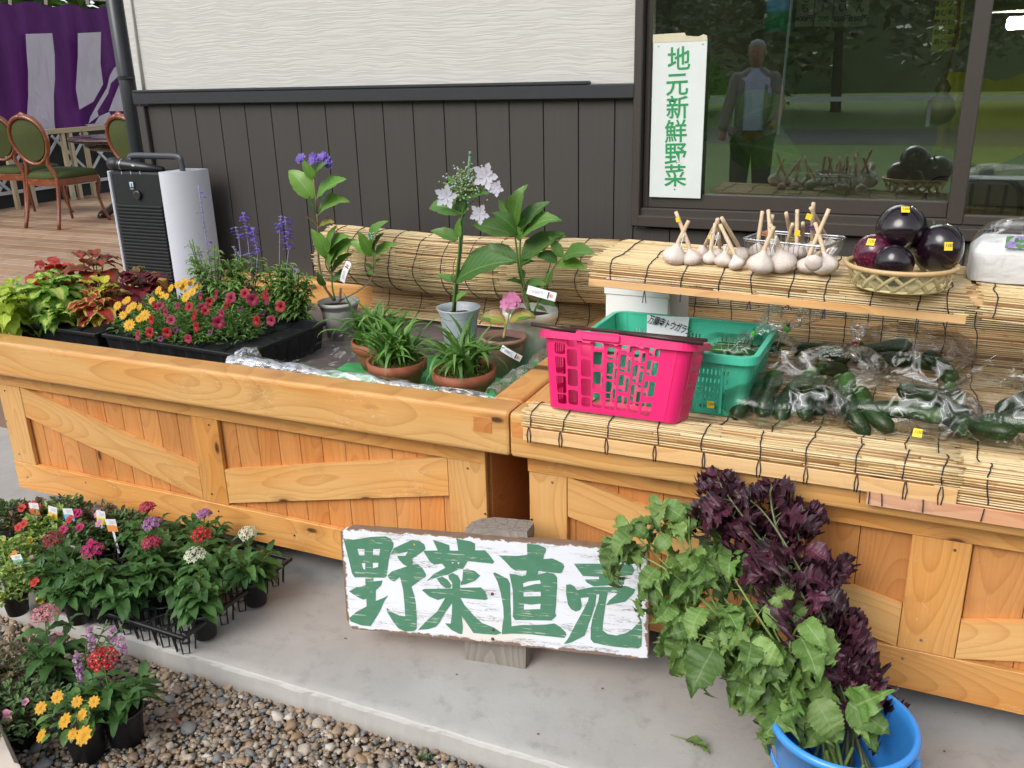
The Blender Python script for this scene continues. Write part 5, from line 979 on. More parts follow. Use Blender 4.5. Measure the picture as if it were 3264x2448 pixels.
# ---------------------------------------------------------------- portable amplifier speaker and microphone
SPY = 3.0
sa = P(380, 548, y=SPY); sb2 = P(505, 545, y=SPY); spx0, spx1 = P(342, 545, y=SPY).x, P(505, 545, y=SPY).x; sz = sa.z
spk = T('portable_speaker', 'tall white and black portable speaker with carry handle beside the wall', 'speaker', ((spx0 + spx1) / 2 + .06, SPY + .12, .60))
WP = simple('white_shell', (.62, .64, .70), .35, .04); BG = simple('black_grille', (.014, .015, .017), .4, .2)
zb = .602; zt = sz; fx0, fx1 = spx0 + .012, spx1
mb = MB(); mb.box(((fx0 + fx1) / 2, SPY + .085, (zb + zt) / 2), (fx1 - fx0, .165, zt - zb), bev=.008); O('front_grille', mb, BG, spk)
for k in range(24):
    z = zt - .15 - k * .0155; mb = MB(); mb.box(((fx0 + fx1) / 2, SPY - .001, z), (fx1 - fx0 - .02, .008, .0095), bev=.002); O('louvre', mb, BG, spk)
mb = MB(); mb.box((fx0 - .007, SPY + .08, (zb + zt) / 2), (.012, .17, zt - zb + .008), bev=.004); O('side_shell', mb, WP, spk)
def shell(u, v):
    a = u * PI * .5; return (fx1 + .002 + .125 * math.sin(a), SPY - .004 + .17 * (1 - math.cos(a)), zb + (zt + .004 - zb) * v)
mb = MB(); mb.grid(shell, 16, 2); O('side_shell', mb, WP, spk, smooth=True); mb = MB(); vs = [shell(k / 16, 1) for k in range(17)] + [(fx1 + .002, SPY + .165, zt + .004)]; mb.add(vs, [tuple(range(18))]); O('shell_top', mb, WP, spk)
mb = MB(); hz = zt + .002; x0, x1 = P(415, 520, y=SPY + .06).x, P(578, 520, y=SPY + .06).x; mb.tube(bez([(x0, SPY + .06, hz), (x0 + .002, SPY + .06, hz + .045), (x0 + .018, SPY + .06, hz + .062), ((x0 + x1) / 2, SPY + .06, hz + .064), (x1 - .018, SPY + .06, hz + .062), (x1 - .002, SPY + .06, hz + .04), (x1 + .002, SPY + .06, hz - .004)], 4), .0095, 8, flat=1.5, up=(0, 1, 0)); O('carry_handle', mb, simple('grey_handle', (.05, .055, .065), .4), spk, True)
q = P(418, 588, y=SPY - .006); mb = MB(); mb.box((q.x, SPY - .0045, q.z), (.021, .001, .022)); O('emblem', mb, simple('pale_emblem', (.45, .6, .7), .4), spk); mb = MB(); mb.box((q.x + .001, SPY - .0055, q.z - .003), (.004, .001, .016)); O('emblem', mb, BG, spk)
text('TOA', .010, Matrix.Translation((q.x, SPY - .006, q.z - .019)) @ Matrix.Rotation(PI / 2, 4, 'X'), simple('pale_print', (.4, .42, .45), .5), spk, off=.0003)
for px in (386, 415, 445): q2 = P(px, 548, y=SPY - .006); mb = MB(); mb.box((q2.x, SPY - .0045, q2.z - .004), (.002, .001, .014)); O('mark', mb, WP, spk)
q = P(440, 622, y=SPY); mb = MB(); mb.lathe([(.022, 0), (.02, .006), (.012, .004), (0, .006)], 20); O('knob', mb, simple('grille_black', (.03, .03, .03), .2), spk, True, M=Matrix.Translation((q.x, SPY - .004, q.z)) @ Matrix.Rotation(PI / 2, 4, 'X'))
st = T('foam_sheet', 'white foam sheet leaning outside the planter at the left of the speaker', 'foam', (-3.3, 3.1, 0)); mb = MB(); mb.box((-3.30, 3.12, .36), (.16, .05, .72), bev=.01); O('cover', mb, M_['foam'], st)
m0, m1 = P(348, 520, y=SPY + .02), P(520, 541, y=SPY + .05); mc = T('microphone', 'black wireless microphone lying on top of the speaker', 'microphone', (m0.x, m0.y, m0.z - .02)); d = (m1 - m0); mb = MB()
mb.tube([m0, m0 + d * .02, m0 + d * .10, m0 + d * .22], [.014, .026, .028, .026], 16); O('mic_head', mb, simple('mic_grille', (.02, .02, .022), .5, .4, 300), mc, True)
mb = MB(); mb.tube([m0 + d * .2, m0 + d * .22, m0 + d * .32, m0 + d * .6, m1], [.029, .029, .025, .021, .013], 16); O('mic_body', mb, M_['blackp'], mc, True)
mb = MB(); mb.tube([m0 + d * .255, m0 + d * .27], .0285, 16); O('ring', mb, M_['steel'], mc, True)
q = m0 + d * .5; mb = MB(); mb.box((q.x, q.y - .021, q.z + .006), (.028, .002, .006)); O('print', mb, WP, mc)
# ---------------------------------------------------------------- room behind the window
tbl = P(2250, 528, z=.78); it = T('indoor_table', 'white-topped table inside the window', 'table', (tbl.x, tbl.y, 0))
tl, tr = P(2080, 516, z=.78), P(2440, 522, z=.78); W1 = simple('white_laminate', (.62, .62, .62), .4)
mb = MB(); mb.box(((tl.x + tr.x) / 2 - .15, tl.y - .32, .765), (tr.x - tl.x + .3, .75, .03), bev=.004); O('top', mb, W1, it)
for sx in (-1, 1): mb = MB(); mb.box(((tl.x + tr.x) / 2 - .15 + sx * .5, tl.y - .32, .375), (.04, .5, .75)); O('leg', mb, M_['blackp'], it)
b = P(2338, 528, z=.78); bt = T('green_tea_bottle', 'small plastic bottle of green tea on the indoor table', 'bottle', b); mb = MB(); mb.lathe([(0, 0), (.03, 0), (.032, .01), (.032, .12), (.026, .15), (.013, .165), (.013, .18)], 20); O('bottle', mb, simple('green_tea', (.05, .30, .05), .15), bt, True, local=True); mb = MB(); mb.lathe([(.015, .18), (.015, .20), (0, .20)], 16); O('cap', mb, M_['white'], bt, local=True)
b = P(2262, 535, z=.78); bg_ = T('carrier_bag', 'white carrier bag with two loop handles on the indoor table', 'bag', b)
mb = MB(); mb.grid(lambda u, v: ((.10 * math.cos(2 * PI * u)) * (1 - .1 * v) + .01 * noise.noise(V((u * 9, v * 5, 0))), .06 * math.sin(2 * PI * u) * (1 - .6 * v) + .01 * noise.noise(V((u * 9, v * 5, 7))), .2 * v), 24, 8); O('bag', mb, simple('white_bag', (.55, .58, .6), .5), bg_, local=True)
for s_ in (-1, 1): mb = MB(); mb.tube([(s_ * .05 + .03 * math.cos(a), 0, .2 + .07 * math.sin(a)) for a in [PI * k / 10 for k in range(11)]], .007, 6, flat=.4); O('bag_handle', mb, simple('white_bag2', (.55, .58, .6), .5), bg_, local=True)
ip = T('indoor_plant', 'large-leaved green plant behind the glass beside the poster', 'plant', P(2330, 470, y=3.9))
BLM = leafmat('big_indoor_leaf', (.12, .20, .03), rough=.5, stripes=13)
def leafmesh(name, mat, L=1.0, Wd=.5, n=8, prof='ovate', fold=.25, droop=.5, serr=0.0, ruf=0.0, nx=1, base=.0, seed=0):
    rnd = random.Random(seed * 7 + len(name)); mb = MB(); y = z = 0.0; pit = droop * .35; rows = []
    for i in range(n + 1):
        t = i / n
        if prof == 'ovate': w = math.sin(PI * min(1, t ** .72)) ** .85 * (1 - .15 * t)
        elif prof == 'shiso': w = math.sin(PI * min(1, t ** .66)) ** .75 * (1 - .35 * t)
        elif prof == 'lance': w = math.sin(PI * t ** .8) ** 1.1
        elif prof == 'round': w = math.sqrt(max(0, 1 - (2 * t ** .85 - 1) ** 2))
        elif prof == 'heart': w = (1 - t) ** .75 * min(1, t * 5) ** .6 * 1.12
        else: w = min(1, t * 8 + .35) * (1 - t ** 2.2)
        w *= Wd / 2
        for j in range(-nx, nx + 1):
            s_ = j / nx; e = (1 + serr * (1 if i % 2 else -1)) if abs(j) == nx else 1; r = (rnd.random() - .5) * ruf * abs(s_); rz = math.sin(t * 19 + s_ * 3 + seed) * ruf * .35 * abs(s_)
            mb.v.append((s_ * w * e, y + (serr * .25 * w * (1 if i % 2 else -1) if abs(j) == nx else 0) + abs(s_) * w * .12, z + fold * abs(s_) ** 1.3 * w + (r + rz) * (.3 + t) * .5)); mb.u.append((.5 + .5 * s_, t))
        pit -= droop / n * (1.0 + t); y += math.cos(pit) * L / n; z += math.sin(pit) * L / n
    c = 2 * nx + 1; mb.f = [(i * c + j, i * c + j + 1, (i + 1) * c + j + 1, (i + 1) * c + j) for i in range(n) for j in range(2 * nx)]; mb.m = [0] * len(mb.f); return mb.mesh(name, mat, True)
bl_ = leafmesh('leaf', BLM, 1, .75, 8, 'ovate', .3, .5, .03)
for px, py, dx, dz_, s_ in ((2260, 380, -.1, 1, .26), (2330, 395, .9, .45, .24), (2320, 455, 1, -.12, .30), (2270, 440, -.8, .5, .24)): b = P(px, py, y=3.75); O('leaf', bl_, None, ip, M=ori(b, (dx, -.1, dz_), (0, -1, .5), s_))
b = P(2560, 545, z=.74); bxx = T('glass_box', 'low glass display box with white edges inside the window', 'display box', b); e0, e1, e2, e3 = P(2438, 550, z=.74), P(2640, 553, z=.74), P(2675, 528, z=.74), P(2470, 522, z=.74); mb = MB()
for hh in (0, .07):
    r4 = [e + V((0, 0, hh)) for e in (e0, e1, e2, e3)]; mb.tube(r4 + [r4[0]], .004, 4)
for e in (e0, e1, e2, e3): mb.tube([e, e + V((0, 0, .07))], .004, 4)
O('edge_frame', mb, W1, bxx)
mb = MB(); mb.box((b.x, b.y + .02, .36), (.75, .45, .71)); O('base', mb, simple('green_cabinet', (.05, .11, .085), .5), bxx)
# menus hung inside, banner pole, yellow cloths, lamp
PPm = simple('menu_paper', (.30, .27, .20), .8)
for k, (px, s1, s2_) in enumerate(((2565, 'あげもち', '400円'), (2625, 'しセット', '200'), (2685, 'ぜんざい', '250円'), (2740, 'ようかん', '150円'))):
    a = P(px - 24, 0, y=3.9); b = P(px + 24, 84, y=3.9); t = T('menu_strip', ('leftmost handwritten menu strip, priced 400', 'menu strip beside the leftmost one, priced 200', 'third menu strip from the left, priced 250', 'rightmost of the menu strips, priced 150')[k], 'menu', (a.x, 3.9, b.z), 'menu strips inside the window')
    mb = MB(); mb.box(((a.x + b.x) / 2, 3.9, b.z + .15), (b.x - a.x, .002, .30)); O('paper', mb, PPm, t)
    text(s2_, .026, Matrix.Translation(((a.x + b.x) / 2, 3.898, b.z + .028)) @ Matrix.Rotation(PI / 2, 4, 'X'), M_['ink'], t, off=.0006)
    for j, ch in enumerate(s1[::-1]): text(ch, .034, Matrix.Translation(((a.x + b.x) / 2, 3.898, b.z + .065 + j * .035)) @ Matrix.Rotation(PI / 2, 4, 'X'), M_['ink'], t, 'character', off=.0006)
a, b = P(2985, 0, y=3.6), P(3055, 160, y=3.6); t = T('menu_sheet', 'yellowish handwritten menu sheet beside the window mullion', 'menu', (a.x, 3.6, b.z)); mb = MB(); mb.box(((a.x + b.x) / 2, 3.6, (b.z + a.z + .2) / 2), (b.x - a.x, .002, a.z + .2 - b.z)); O('paper', mb, simple('yellow_menu', (.42, .34, .08), .8), t)
for j, s1 in enumerate(('冷しワン', '冷しそば', '親カレー', 'からあげ', 'おにぎり')): q = P(3018, 12 + 30 * j, y=3.598); text(s1, .021, Matrix.Translation(q) @ Matrix.Rotation(PI / 2, 4, 'X'), M_['ink'], t, off=.0004)
a, b = P(2442, 0, y=3.45), P(2510, 98, y=3.45); bn = T('banner', 'blue and green cloth banner on a white pole inside the window', 'banner', (b.x, 3.45, 1)); mb = MB(); mb.grid(lambda u, v: ((a.x + .01 * v) * (1 - u) + b.x * u, 3.45 + .01 * math.sin(u * 6), b.z + .35 * v), 8, 4)
bnm = NT('banner_cloth'); z_ = bnm.n('SeparateXYZ', {0: bnm.obj()}, out=2); bnm.P(col=bnm.mix(bnm.sm(z_, b.z + .055, b.z + .075), (.03, .20, .09), (.16, .36, .62)), rough=.7); O('cloth', mb, bnm.mat, bn, True)
q0 = P(2524, 0, y=3.45); q1 = P(2480, 430, y=3.45); mb = MB(); mb.tube([q0 + (q0 - q1) * .5, q1], .0055, 6); O('pole', mb, simple('white_pole', (.5, .5, .52), .4), bn)
YL = simple('yellow_cloth', (.55, .42, .02), .8, .1)
a, b = P(3040, 230, y=3.7), P(3052, 480, y=3.7); mb = MB(); mb.grid(lambda u, v: (a.x - .03 + .09 * u, 3.7 + .02 * math.sin(u * 9), a.z + (b.z - a.z) * v - .0), 8, 6); tag(O('yellow_cloth', mb, YL, smooth=True), 'yellow cloth hanging inside next to the mullion', 'cloth')
a = P(3200, 300, y=4.3); mb = MB(); mb.grid(lambda u, v: (a.x - .14 + .5 * u, 4.3 + .04 * math.sin(u * 9), a.z + .1 - .34 * v - .05 * math.sin(u * 7)), 10, 6); tag(O('yellow_cloth', mb, YL, smooth=True), 'yellow cloth hanging deep inside the right-hand pane', 'cloth')
a = P(3000, 330, y=3.5); gd = T('dried_gourd', 'brown dried gourd hanging on beads inside the window', 'gourd', a); mb = MB(); mb.lathe([(0, -.075), (.035, -.06), (.05, -.03), (.04, .01), (.02, .03), (.026, .05), (.012, .075), (0, .08)], 18); O('gourd', mb, simple('gourd_skin', (.16, .05, .02), .4, .3), gd, True, local=True); mb = MB(); mb.tube([(0, 0, .08), (.02, 0, .22), (.01, 0, .4)], .006, 6); O('bead_string', mb, M_['mahog'], gd, local=True)
a = P(3330, 70, y=5.6); lm = NT('lamp_glow'); lm.P(col=(1, 1, 1), emit=(1.0, .93, .65, 1), es=70.0); lp = T('ceiling_lamp', 'lit fluorescent lamp in the top corner of the right-hand pane', 'lamp', a); mb = MB(); mb.box((0, 0, 0), (.34, .08, .06), bev=.01); O('diffuser', mb, lm.mat, lp, local=True); mb = MB(); mb.box((0, 0, .08), (.54, .12, .05), bev=.005); O('housing', mb, W1, lp, local=True)
a = P(2825, 560, y=3.55); sc_ = T('spindle_chair', 'dark spindle-back chair just inside the window', 'chair', (a.x + .12, 3.7, .45)); mb = MB(); x0 = P(2960, 560, y=3.7).x
mb.tube(bez([(x0, 3.7, .80), (x0 + .0, 3.7, 1.10), (x0 + .12, 3.7, 1.135), (x0 + .3, 3.7, 1.11), (x0 + .3, 3.7, .8)], 5), .010, 6); O('back_bow', mb, M_['blackp'], sc_, True)
for k in range(5): mb = MB(); mb.tube([(x0 + .05 + k * .05, 3.7, .8), (x0 + .04 + k * .055, 3.7, 1.12)], .006, 5); O('spindle', mb, M_['blackp'], sc_, True)
# ---------------------------------------------------------------- what the window reflects: trees, guard rail, a customer
CRM = leafmat('crown_leaf', (.035, .075, .015), (.075, .14, .03), rnd=.4); BKM = simple('bark', (.09, .065, .045), .9, .3, 12)
cr_ = MB(); rg = random.Random(5)
blobs = [(rg.uniform(-1.4, 1.4), rg.uniform(-1.2, 1.2), rg.uniform(-.9, 1.3), rg.uniform(.5, .95)) for _ in range(13)]
for _ in range(3600):
    bx, by, bz_, br_ = rg.choice(blobs); d = V((rg.gauss(0, 1), rg.gauss(0, 1), rg.gauss(0, 1))).normalized() * br_ * rg.uniform(.6, 1.06); c = V((bx, by, bz_)) + d; s_ = rg.uniform(.05, .12); a = V((rg.gauss(0, 1), rg.gauss(0, 1), rg.gauss(0, .6))).normalized(); b = a.orthogonal().normalized()
    cr_.add([c - a * s_, c + b * s_ * .5, c + a * s_, c - b * s_ * .5], [(0, 1, 2, 3)], [(.5, 0), (1, .5), (.5, 1), (0, .5)])
crm = cr_.mesh('crown', CRM)
tk = MB(); tk.tube([(0, 0, 0), (.1, 0, 2), (.0, .1, 4), (.1, 0, 6)], [.16, .12, .09, .05], 8)
for k in range(5): a = k * 1.3; tk.tube([(.05, 0, 2.4 + k * .6), (math.cos(a) * 1.2, math.sin(a) * 1.2, 3.6 + k * .6)], [.09, .03], 6)
tkm = tk.mesh('trunk', BKM, True)
for k, (x, y, s_, lb) in enumerate(((-16, -27, 1.2, 'tallest tree in the reflected row at its left'), (-9.5, -30, 1.1, 'broad tree left of the middle in the reflected row'), (-3, -28, 1.25, 'dense tree in the middle of the reflected row'), (4, -31, 1.1, 'tree right of the middle in the reflected row'), (11, -28, 1.2, 'tree at the right of the reflected row'), (18, -30, 1.2, 'outermost right tree in the reflected row'), (-23, -30, 1.2, 'outermost left tree in the reflected row'), (-14.5, 11, .9, 'tree behind the purple curtain'), (-19, 8, .9, 'tree beyond the terrace at the far left'))):
    t = T('tree', lb, 'tree', (x, y, -.1), 'trees around the shop', k * 1.3); t.scale = (s_, s_, s_)
    o = link(bpy.data.objects.new('trunk', tkm)); o.parent = t
    for j in range(2): o = link(bpy.data.objects.new('crown', crm)); o.parent = t; o.location = ((j * 1.2 - .6), 0, (3.4, 5.6)[j]); o.rotation_euler = (0, 0, j * 2 + k); o.scale = ((2.3, 2.3, 1.7), (1.8, 1.8, 1.5))[j]
gr = T('guard_rail', 'white guard rail along the road, seen reflected in the window', 'guard rail', (0, -20, 0))
for z in (.62,): mb = MB(); mb.box((0, -20, z), (60, .05, .12)); O('rail', mb, W1, gr)
for k in range(13): mb = MB(); mb.tube([(-30 + k * 5, -20.05, -.1), (-30 + k * 5, -20.05, .7)], .05, 8); O('post', mb, W1, gr)
# customer whose reflection shows in the glass
dep = 9.3; hv = P(2414, 172, y=3.0); r = (hv - CAMP); hv = CAMP + r * (dep / r.dot(V(_R[:, 2]))); MX, MYv = hv.x, 2 * (WY + .03) - hv.y; hz_ = hv.z
def skin(name, verts, edges, rad, mat, par, lv=2, extra=None):
    me = bpy.data.meshes.new(name); me.from_pydata(verts, edges, []); o = link(bpy.data.objects.new(name, me)); m = o.modifiers.new('s', 'SKIN'); sv_ = me.skin_vertices[0].data
    for k, q in enumerate(rad): sv_[k].radius = q if isinstance(q, tuple) else (q, q)
    sv_[0].use_root = True; m2 = o.modifiers.new('u', 'SUBSURF'); m2.levels = m2.render_levels = lv
    dg = bpy.context.evaluated_depsgraph_get(); dg.update(); m_ = bpy.data.meshes.new_from_object(o.evaluated_get(dg)); bpy.data.objects.remove(o)
    if extra:
        q = MB(); q.add([v.co.copy() for v in m_.vertices], [tuple(p.vertices) for p in m_.polygons]); q.merge(extra); m_ = q.mesh(name)
    m_.name = name; m_.materials.clear(); m_.materials.append(mat)
    m_.polygons.foreach_set('use_smooth', [True] * len(m_.polygons)); q = link(bpy.data.objects.new(name, m_)); q.parent = par; return q
mn = T('person', 'grey-haired man in an open taupe jacket over a pale blue shirt, looking down', 'person', (MX, MYv, -.08)); mn.rotation_euler = (0, 0, 0)
s_ = (hz_ + .08) / 1.60; mn.scale = (s_, s_, s_)
SK = simple('skin', (.36, .19, .12), .5, .08, 8)
# faces +y (the window); x to the side
hd = MB(); hd.lathe([(0, -.125), (.035, -.118), (.055, -.095), (.068, -.05), (.076, 0), (.078, .04), (.07, .08), (.045, .112), (0, .125)], 24, c=(0, .02, 1.60), sy=1.22); hd.lathe([(.05, -.12), (.048, .02)], 16, c=(0, .0, 1.50))
skin('body', [(0, 0, .95), (0, .0, 1.15), (0, -.01, 1.38), (0, .01, 1.47), (0, .03, 1.56), (0, .045, 1.63), (.2, 0, 1.38), (.27, .05, 1.13), (.24, .22, .98), (.22, .28, .93), (-.2, 0, 1.38), (-.26, .02, 1.12), (-.27, .10, .88), (-.27, .14, .80), (.1, 0, .88), (.11, .02, .48), (.12, 0, .08), (.12, .12, .03), (-.1, 0, .88), (-.11, .02, .48), (-.12, 0, .08), (-.12, .12, .03)],
     [(0, 1), (1, 2), (2, 3), (3, 4), (4, 5), (2, 6), (6, 7), (7, 8), (8, 9), (2, 10), (10, 11), (11, 12), (12, 13), (0, 14), (14, 15), (15, 16), (16, 17), (0, 18), (18, 19), (19, 20), (20, 21)], [.06, .06, .05, .040, .04, .04, .035, .042, .033, .04, .035, .042, .033, .04, .08, .055, .04, .035, .08, .055, .04, .035], SK, mn, 2, hd)
for nm, vs, rd, mt in (('nose', [(0, .112, 1.60), (0, .128, 1.575)], [.016, .022], SK), ('ear', [(.078, .02, 1.61), (.08, .02, 1.58)], [.022, .018], SK), ('ear', [(-.078, .02, 1.61), (-.08, .02, 1.58)], [.022, .018], SK), ('eye', [(.03, .105, 1.615), (.034, .105, 1.615)], [.008, .008], M_['ink']), ('eye', [(-.03, .105, 1.615), (-.034, .105, 1.615)], [.008, .008], M_['ink']), ('mouth', [(-.02, .100, 1.535), (.02, .100, 1.535)], [.005, .005], simple('lips', (.25, .09, .07), .5))): skin(nm, vs, [(0, 1)], rd, mt, mn, 1)
hm_ = MB(); hm_.lathe([(.079, -.03), (.085, .02), (.080, .07), (.055, .112), (0, .130)], 24, c=(0, .012, 1.605), sy=1.2); hm_.v = [(a, b - (.05 if (b > .05 and c < 1.66) else 0), c) for a, b, c in hm_.v]; O('hair', hm_, simple('grey_hair', (.36, .35, .34), .8, .3, 60), mn, True, local=True)
def loft(nm, rings, mat, a0=0.0, a1=2 * PI, nn=28):
    mb = MB(); mb.grid(lambda u, v: (lambda q, f: (lambda r: (r[1] * math.sin(a0 + (a1 - a0) * u) * (1 + .03 * math.sin(u * 23 + v * 9)), r[3] + r[2] * math.cos(a0 + (a1 - a0) * u) * (1 + .03 * math.sin(u * 17 + v * 7)), r[0]))([rings[q][k] * (1 - f) + rings[min(q + 1, len(rings) - 1)][k] * f for k in range(4)]))(min(len(rings) - 1, int(v * (len(rings) - 1))), v * (len(rings) - 1) - min(len(rings) - 1, int(v * (len(rings) - 1)))), nn, (len(rings) - 1) * 3); return O(nm, mb, mat, mn, True, local=True)
loft('shirt', [(.90, .175, .125, 0), (1.1, .165, .12, 0), (1.28, .18, .12, 0), (1.38, .175, .105, 0), (1.43, .12, .08, .005), (1.475, .06, .06, .01)], simple('pale_blue_shirt', (.50, .53, .74), .8))
JK = simple('taupe_jacket', (.22, .19, .19), .9, .15)
loft('jacket', [(.72, .20, .15, -.01), (.95, .185, .14, -.01), (1.15, .18, .135, -.01), (1.30, .19, .13, -.01), (1.39, .185, .11, -.01), (1.44, .13, .10, 0), (1.48, .075, .085, 0)], JK, .62, 2 * PI - .45)
for sd_ in (-1, 1): mb = MB(); mb.tube(bez([(sd_ * .13, 0, 1.41), (sd_ * .18, 0, 1.36), (sd_ * .235, .04, 1.13), ((.215, .2, .985) if sd_ > 0 else (-.275, .1, .90))], 5), [.045] * 3 + [.064] * 4 + [.058] * 5 + [.048] * 4, 14); O('sleeve', mb, JK, mn, True, local=True)
skin('trousers', [(0, 0, .92), (.1, 0, .82), (.11, .02, .48), (.12, 0, .10), (-.1, 0, .82), (-.11, .02, .48), (-.12, 0, .10)], [(0, 1), (1, 2), (2, 3), (0, 4), (4, 5), (5, 6)], [.17, .13, .10, .08, .13, .10, .08], simple('dark_trousers', (.04, .04, .05), .9), mn)
for sd_ in (-1, 1): skin('shoe', [(.12 * sd_, -.03, .04), (.12 * sd_, .15, .03)], [(0, 1)], [(.05, .045), (.045, .03)], M_['blackp'], mn, 1)
# ---------------------------------------------------------------- plants
def D(par, me, M, name='leaf', lab=None):
    o = link(bpy.data.objects.new(name, me)); o.parent = par; o.matrix_basis = M
    if lab: o['label'] = lab
    return o
def sph(a, e): return V((math.cos(a) * math.cos(e), math.sin(a) * math.cos(e), math.sin(e)))
STEM = simple('green_stem', (.09, .17, .03), .5, .2); STEMB = simple('woody_stem', (.20, .14, .08), .7, .3, 60)
L_pen = leafmat('pentas_leaf', (.04, .115, .026), (.08, .19, .042), vein=(.09, .18, .06), rnd=.22, stripes=15, rough=.5)
PEN = [leafmesh('leaf', L_pen, 1, .40, 9, 'ovate', .35, .55, .015, .12, 1, seed=k) for k in range(2)] + [leafmesh('leaf', L_pen, 1, .36, 9, 'ovate', .5, 1.0, .02, .18, 1, seed=5)]
def pot(root, r, h, mat, z=0.0, soil=True, taper=.78, rimh=.012, ribs=0, K=30):
    mb = MB(); t_ = .0018; rt = r * taper
    mb.lathe([(0, 0), (rt, 0), (rt + (r - rt) * .86, h * .86), (r * .985, h - rimh), (r * 1.03, h - rimh), (r * 1.03, h), (r * .97, h), (r * .955, h - rimh), (rt + (r - rt) * .6, h * .62)], K, rib=(lambda a, zz: .02 * (math.sin(a * ribs) > .3) if ribs and zz < h * .85 else 0)); O('pot', mb, mat, root, True, local=True, M=Matrix.Translation((0, 0, z)))
    if soil:
        mb = MB(); mb.lathe([(r * .93, h * .84), (r * .5, h * .87), (0, h * .86)], 20, rib=lambda a, zz: .05 * math.sin(a * 5 + zz * 90)); mb.v = [(a, b, c + U(-.002, .003)) for a, b, c in mb.v]; O('soil', mb, M_['soil'], root, local=True, M=Matrix.Translation((0, 0, z)))
def star(name, mat, r, n=5, w=.34, up=.25, tube=.0):
    mb = MB()
    for k in range(n):
        a = 2 * PI * k / n; c, s = math.cos(a), math.sin(a); q = [(0, 0), (.45, w * .5), (1, 0), (.45, -w * .5)]; zz = [0, up * .35, up * .1, up * .35]
        mb.add([(r * (x * c - y * s), r * (x * s + y * c), r * z) for (x, y), z in zip(q, zz)], [(0, 3, 2, 1)], [(.5, 0), (0, .5), (.5, 1), (1, .5)])
    if tube: mb.tube([(0, 0, 0), (0, 0, -tube)], [r * .12, r * .06], 4)
    return mb.mesh(name, mat)
FL = {}
def florets(col, name, cen=None):
    if name not in FL: m = petal(name, col, None, cen); FL[name] = [star('floret', m, .0105, 5, .56, .4, .012), star('floret', m, .0095, 5, .5, 1.0, .012)]; FL[name + '_b'] = simple(name + '_bud', tuple(x * .6 for x in col), .5, .3)
    return FL[name]
def head(root, p, up, R, fl, bud, n=22):
    """domed cluster of star florets on a small stalk"""
    up = V(up).normalized(); mb = MB(); pts = []
    for k in range(n):
        f = (k + .5) / n; e = math.acos(1 - f * .92); a = k * 2.39996; d = ori((0, 0, 0), up.orthogonal(), up).to_3x3() @ V((math.sin(e) * math.cos(a), math.sin(e) * math.sin(a), math.cos(e))); pts.append(d)
    for d in pts: mb.tube([V(p) - up * R * .9, V(p) - up * R * .25 + V((d.x * R * .8, d.y * R * .8, d.z * R * .55))], .0006, 3)
    for k in range(7): a = k * 2.4; d = ori((0, 0, 0), up.orthogonal(), up).to_3x3() @ V((.3 * math.cos(a), .3 * math.sin(a), .95)); mb.tube([V(p) + d * R * .3, V(p) + d * R * .62], [.0006, .0016], 4)
    h = O('flower_head', mb, bud, root, local=True)
    for d in pts:
        q = V(p) - up * R * .25 + V((d.x * R, d.y * R, d.z * R * .75)); nn = (d + up * .35 + V((U(-.25, .25), U(-.25, .25), U(-.2, .2)))).normalized(); D(h, random.choice(fl), ori(q, nn.orthogonal() + V((U(-1, 1), U(-1, 1), U(-1, 1))) * .3, nn, U(.85, 1.15)), 'floret')
def pentas(lab, loc, H, headinfo, stems=4, rad=.05, ls=.075, potk='s', grp='pentas plants', tilt=(0, 0), seed=0, potR=None, potH=.085):
    random.seed(seed + 100); t = T('pentas_plant', lab, 'flowering plant', loc, grp)
    potR = potR or .040; pot(t, potR, potH, M_['pot_black'], ribs=8 if potk == 's' else 0)
    tops = [V((h[0], h[1], h[2])) for h in headinfo]
    for k in range(stems - len(tops)): a = U(0, 2 * PI); tops.append(V((tilt[0] + rad * math.cos(a), tilt[1] + rad * math.sin(a), H * U(.62, .85))))
    for i, tp in enumerate(tops):
        b = V((U(-.012, .012), U(-.012, .012), potH * .8)); mid = b.lerp(tp, .5) + V((U(-.01, .01), U(-.01, .01), .01)); cv = bez([b, mid, tp], 6); mb = MB(); mb.tube(cv, [.0028] * 7 + [.0018] * 6, 5); O('stem', mb, STEM, t, True, local=True)
        nn = max(4, int((tp.z - potH) / .026)); a0 = U(0, PI)
        for j in range(nn):
            f = (j + 1) / nn * .96; q = cv[min(12, int(f * 12))]; a0 += PI / 2 + U(-.3, .3); sz = ls * (1.0 - .5 * max(0, f - .55) / .45) * U(.8, 1.15) * (.75 + .25 * min(1, f * 3))
            for s_ in (0, PI):
                a = a0 + s_; e = U(-.25, .4) + .5 * (f > .85); d = sph(a, e); D(t, random.choice(PEN), ori(q, d, (0, 0, 1), (sz * U(.9, 1.1), sz, sz)))
    for h in headinfo: fl = florets(h[4], h[5], h[6] if len(h) > 6 else None); head(t, (h[0], h[1], h[2] + .012), (U(-.15, .15), U(-.35, -.1), 1), h[3], fl, FL[h[5] + '_b'], h[7] if len(h) > 7 else 20)
    random.seed(seed + 9); return t
CRIM = (.55, .02, .10); LIL = (.52, .22, .50); REDP = (.62, .010, .02); WHT = (.78, .80, .62); HOT = (.62, .03, .20); PALEP = (.72, .30, .32); DRED = (.35, .03, .05)
TR_Z = 0.0
def gp(px, py, z=.27): q = P(px, py, z=z); return q
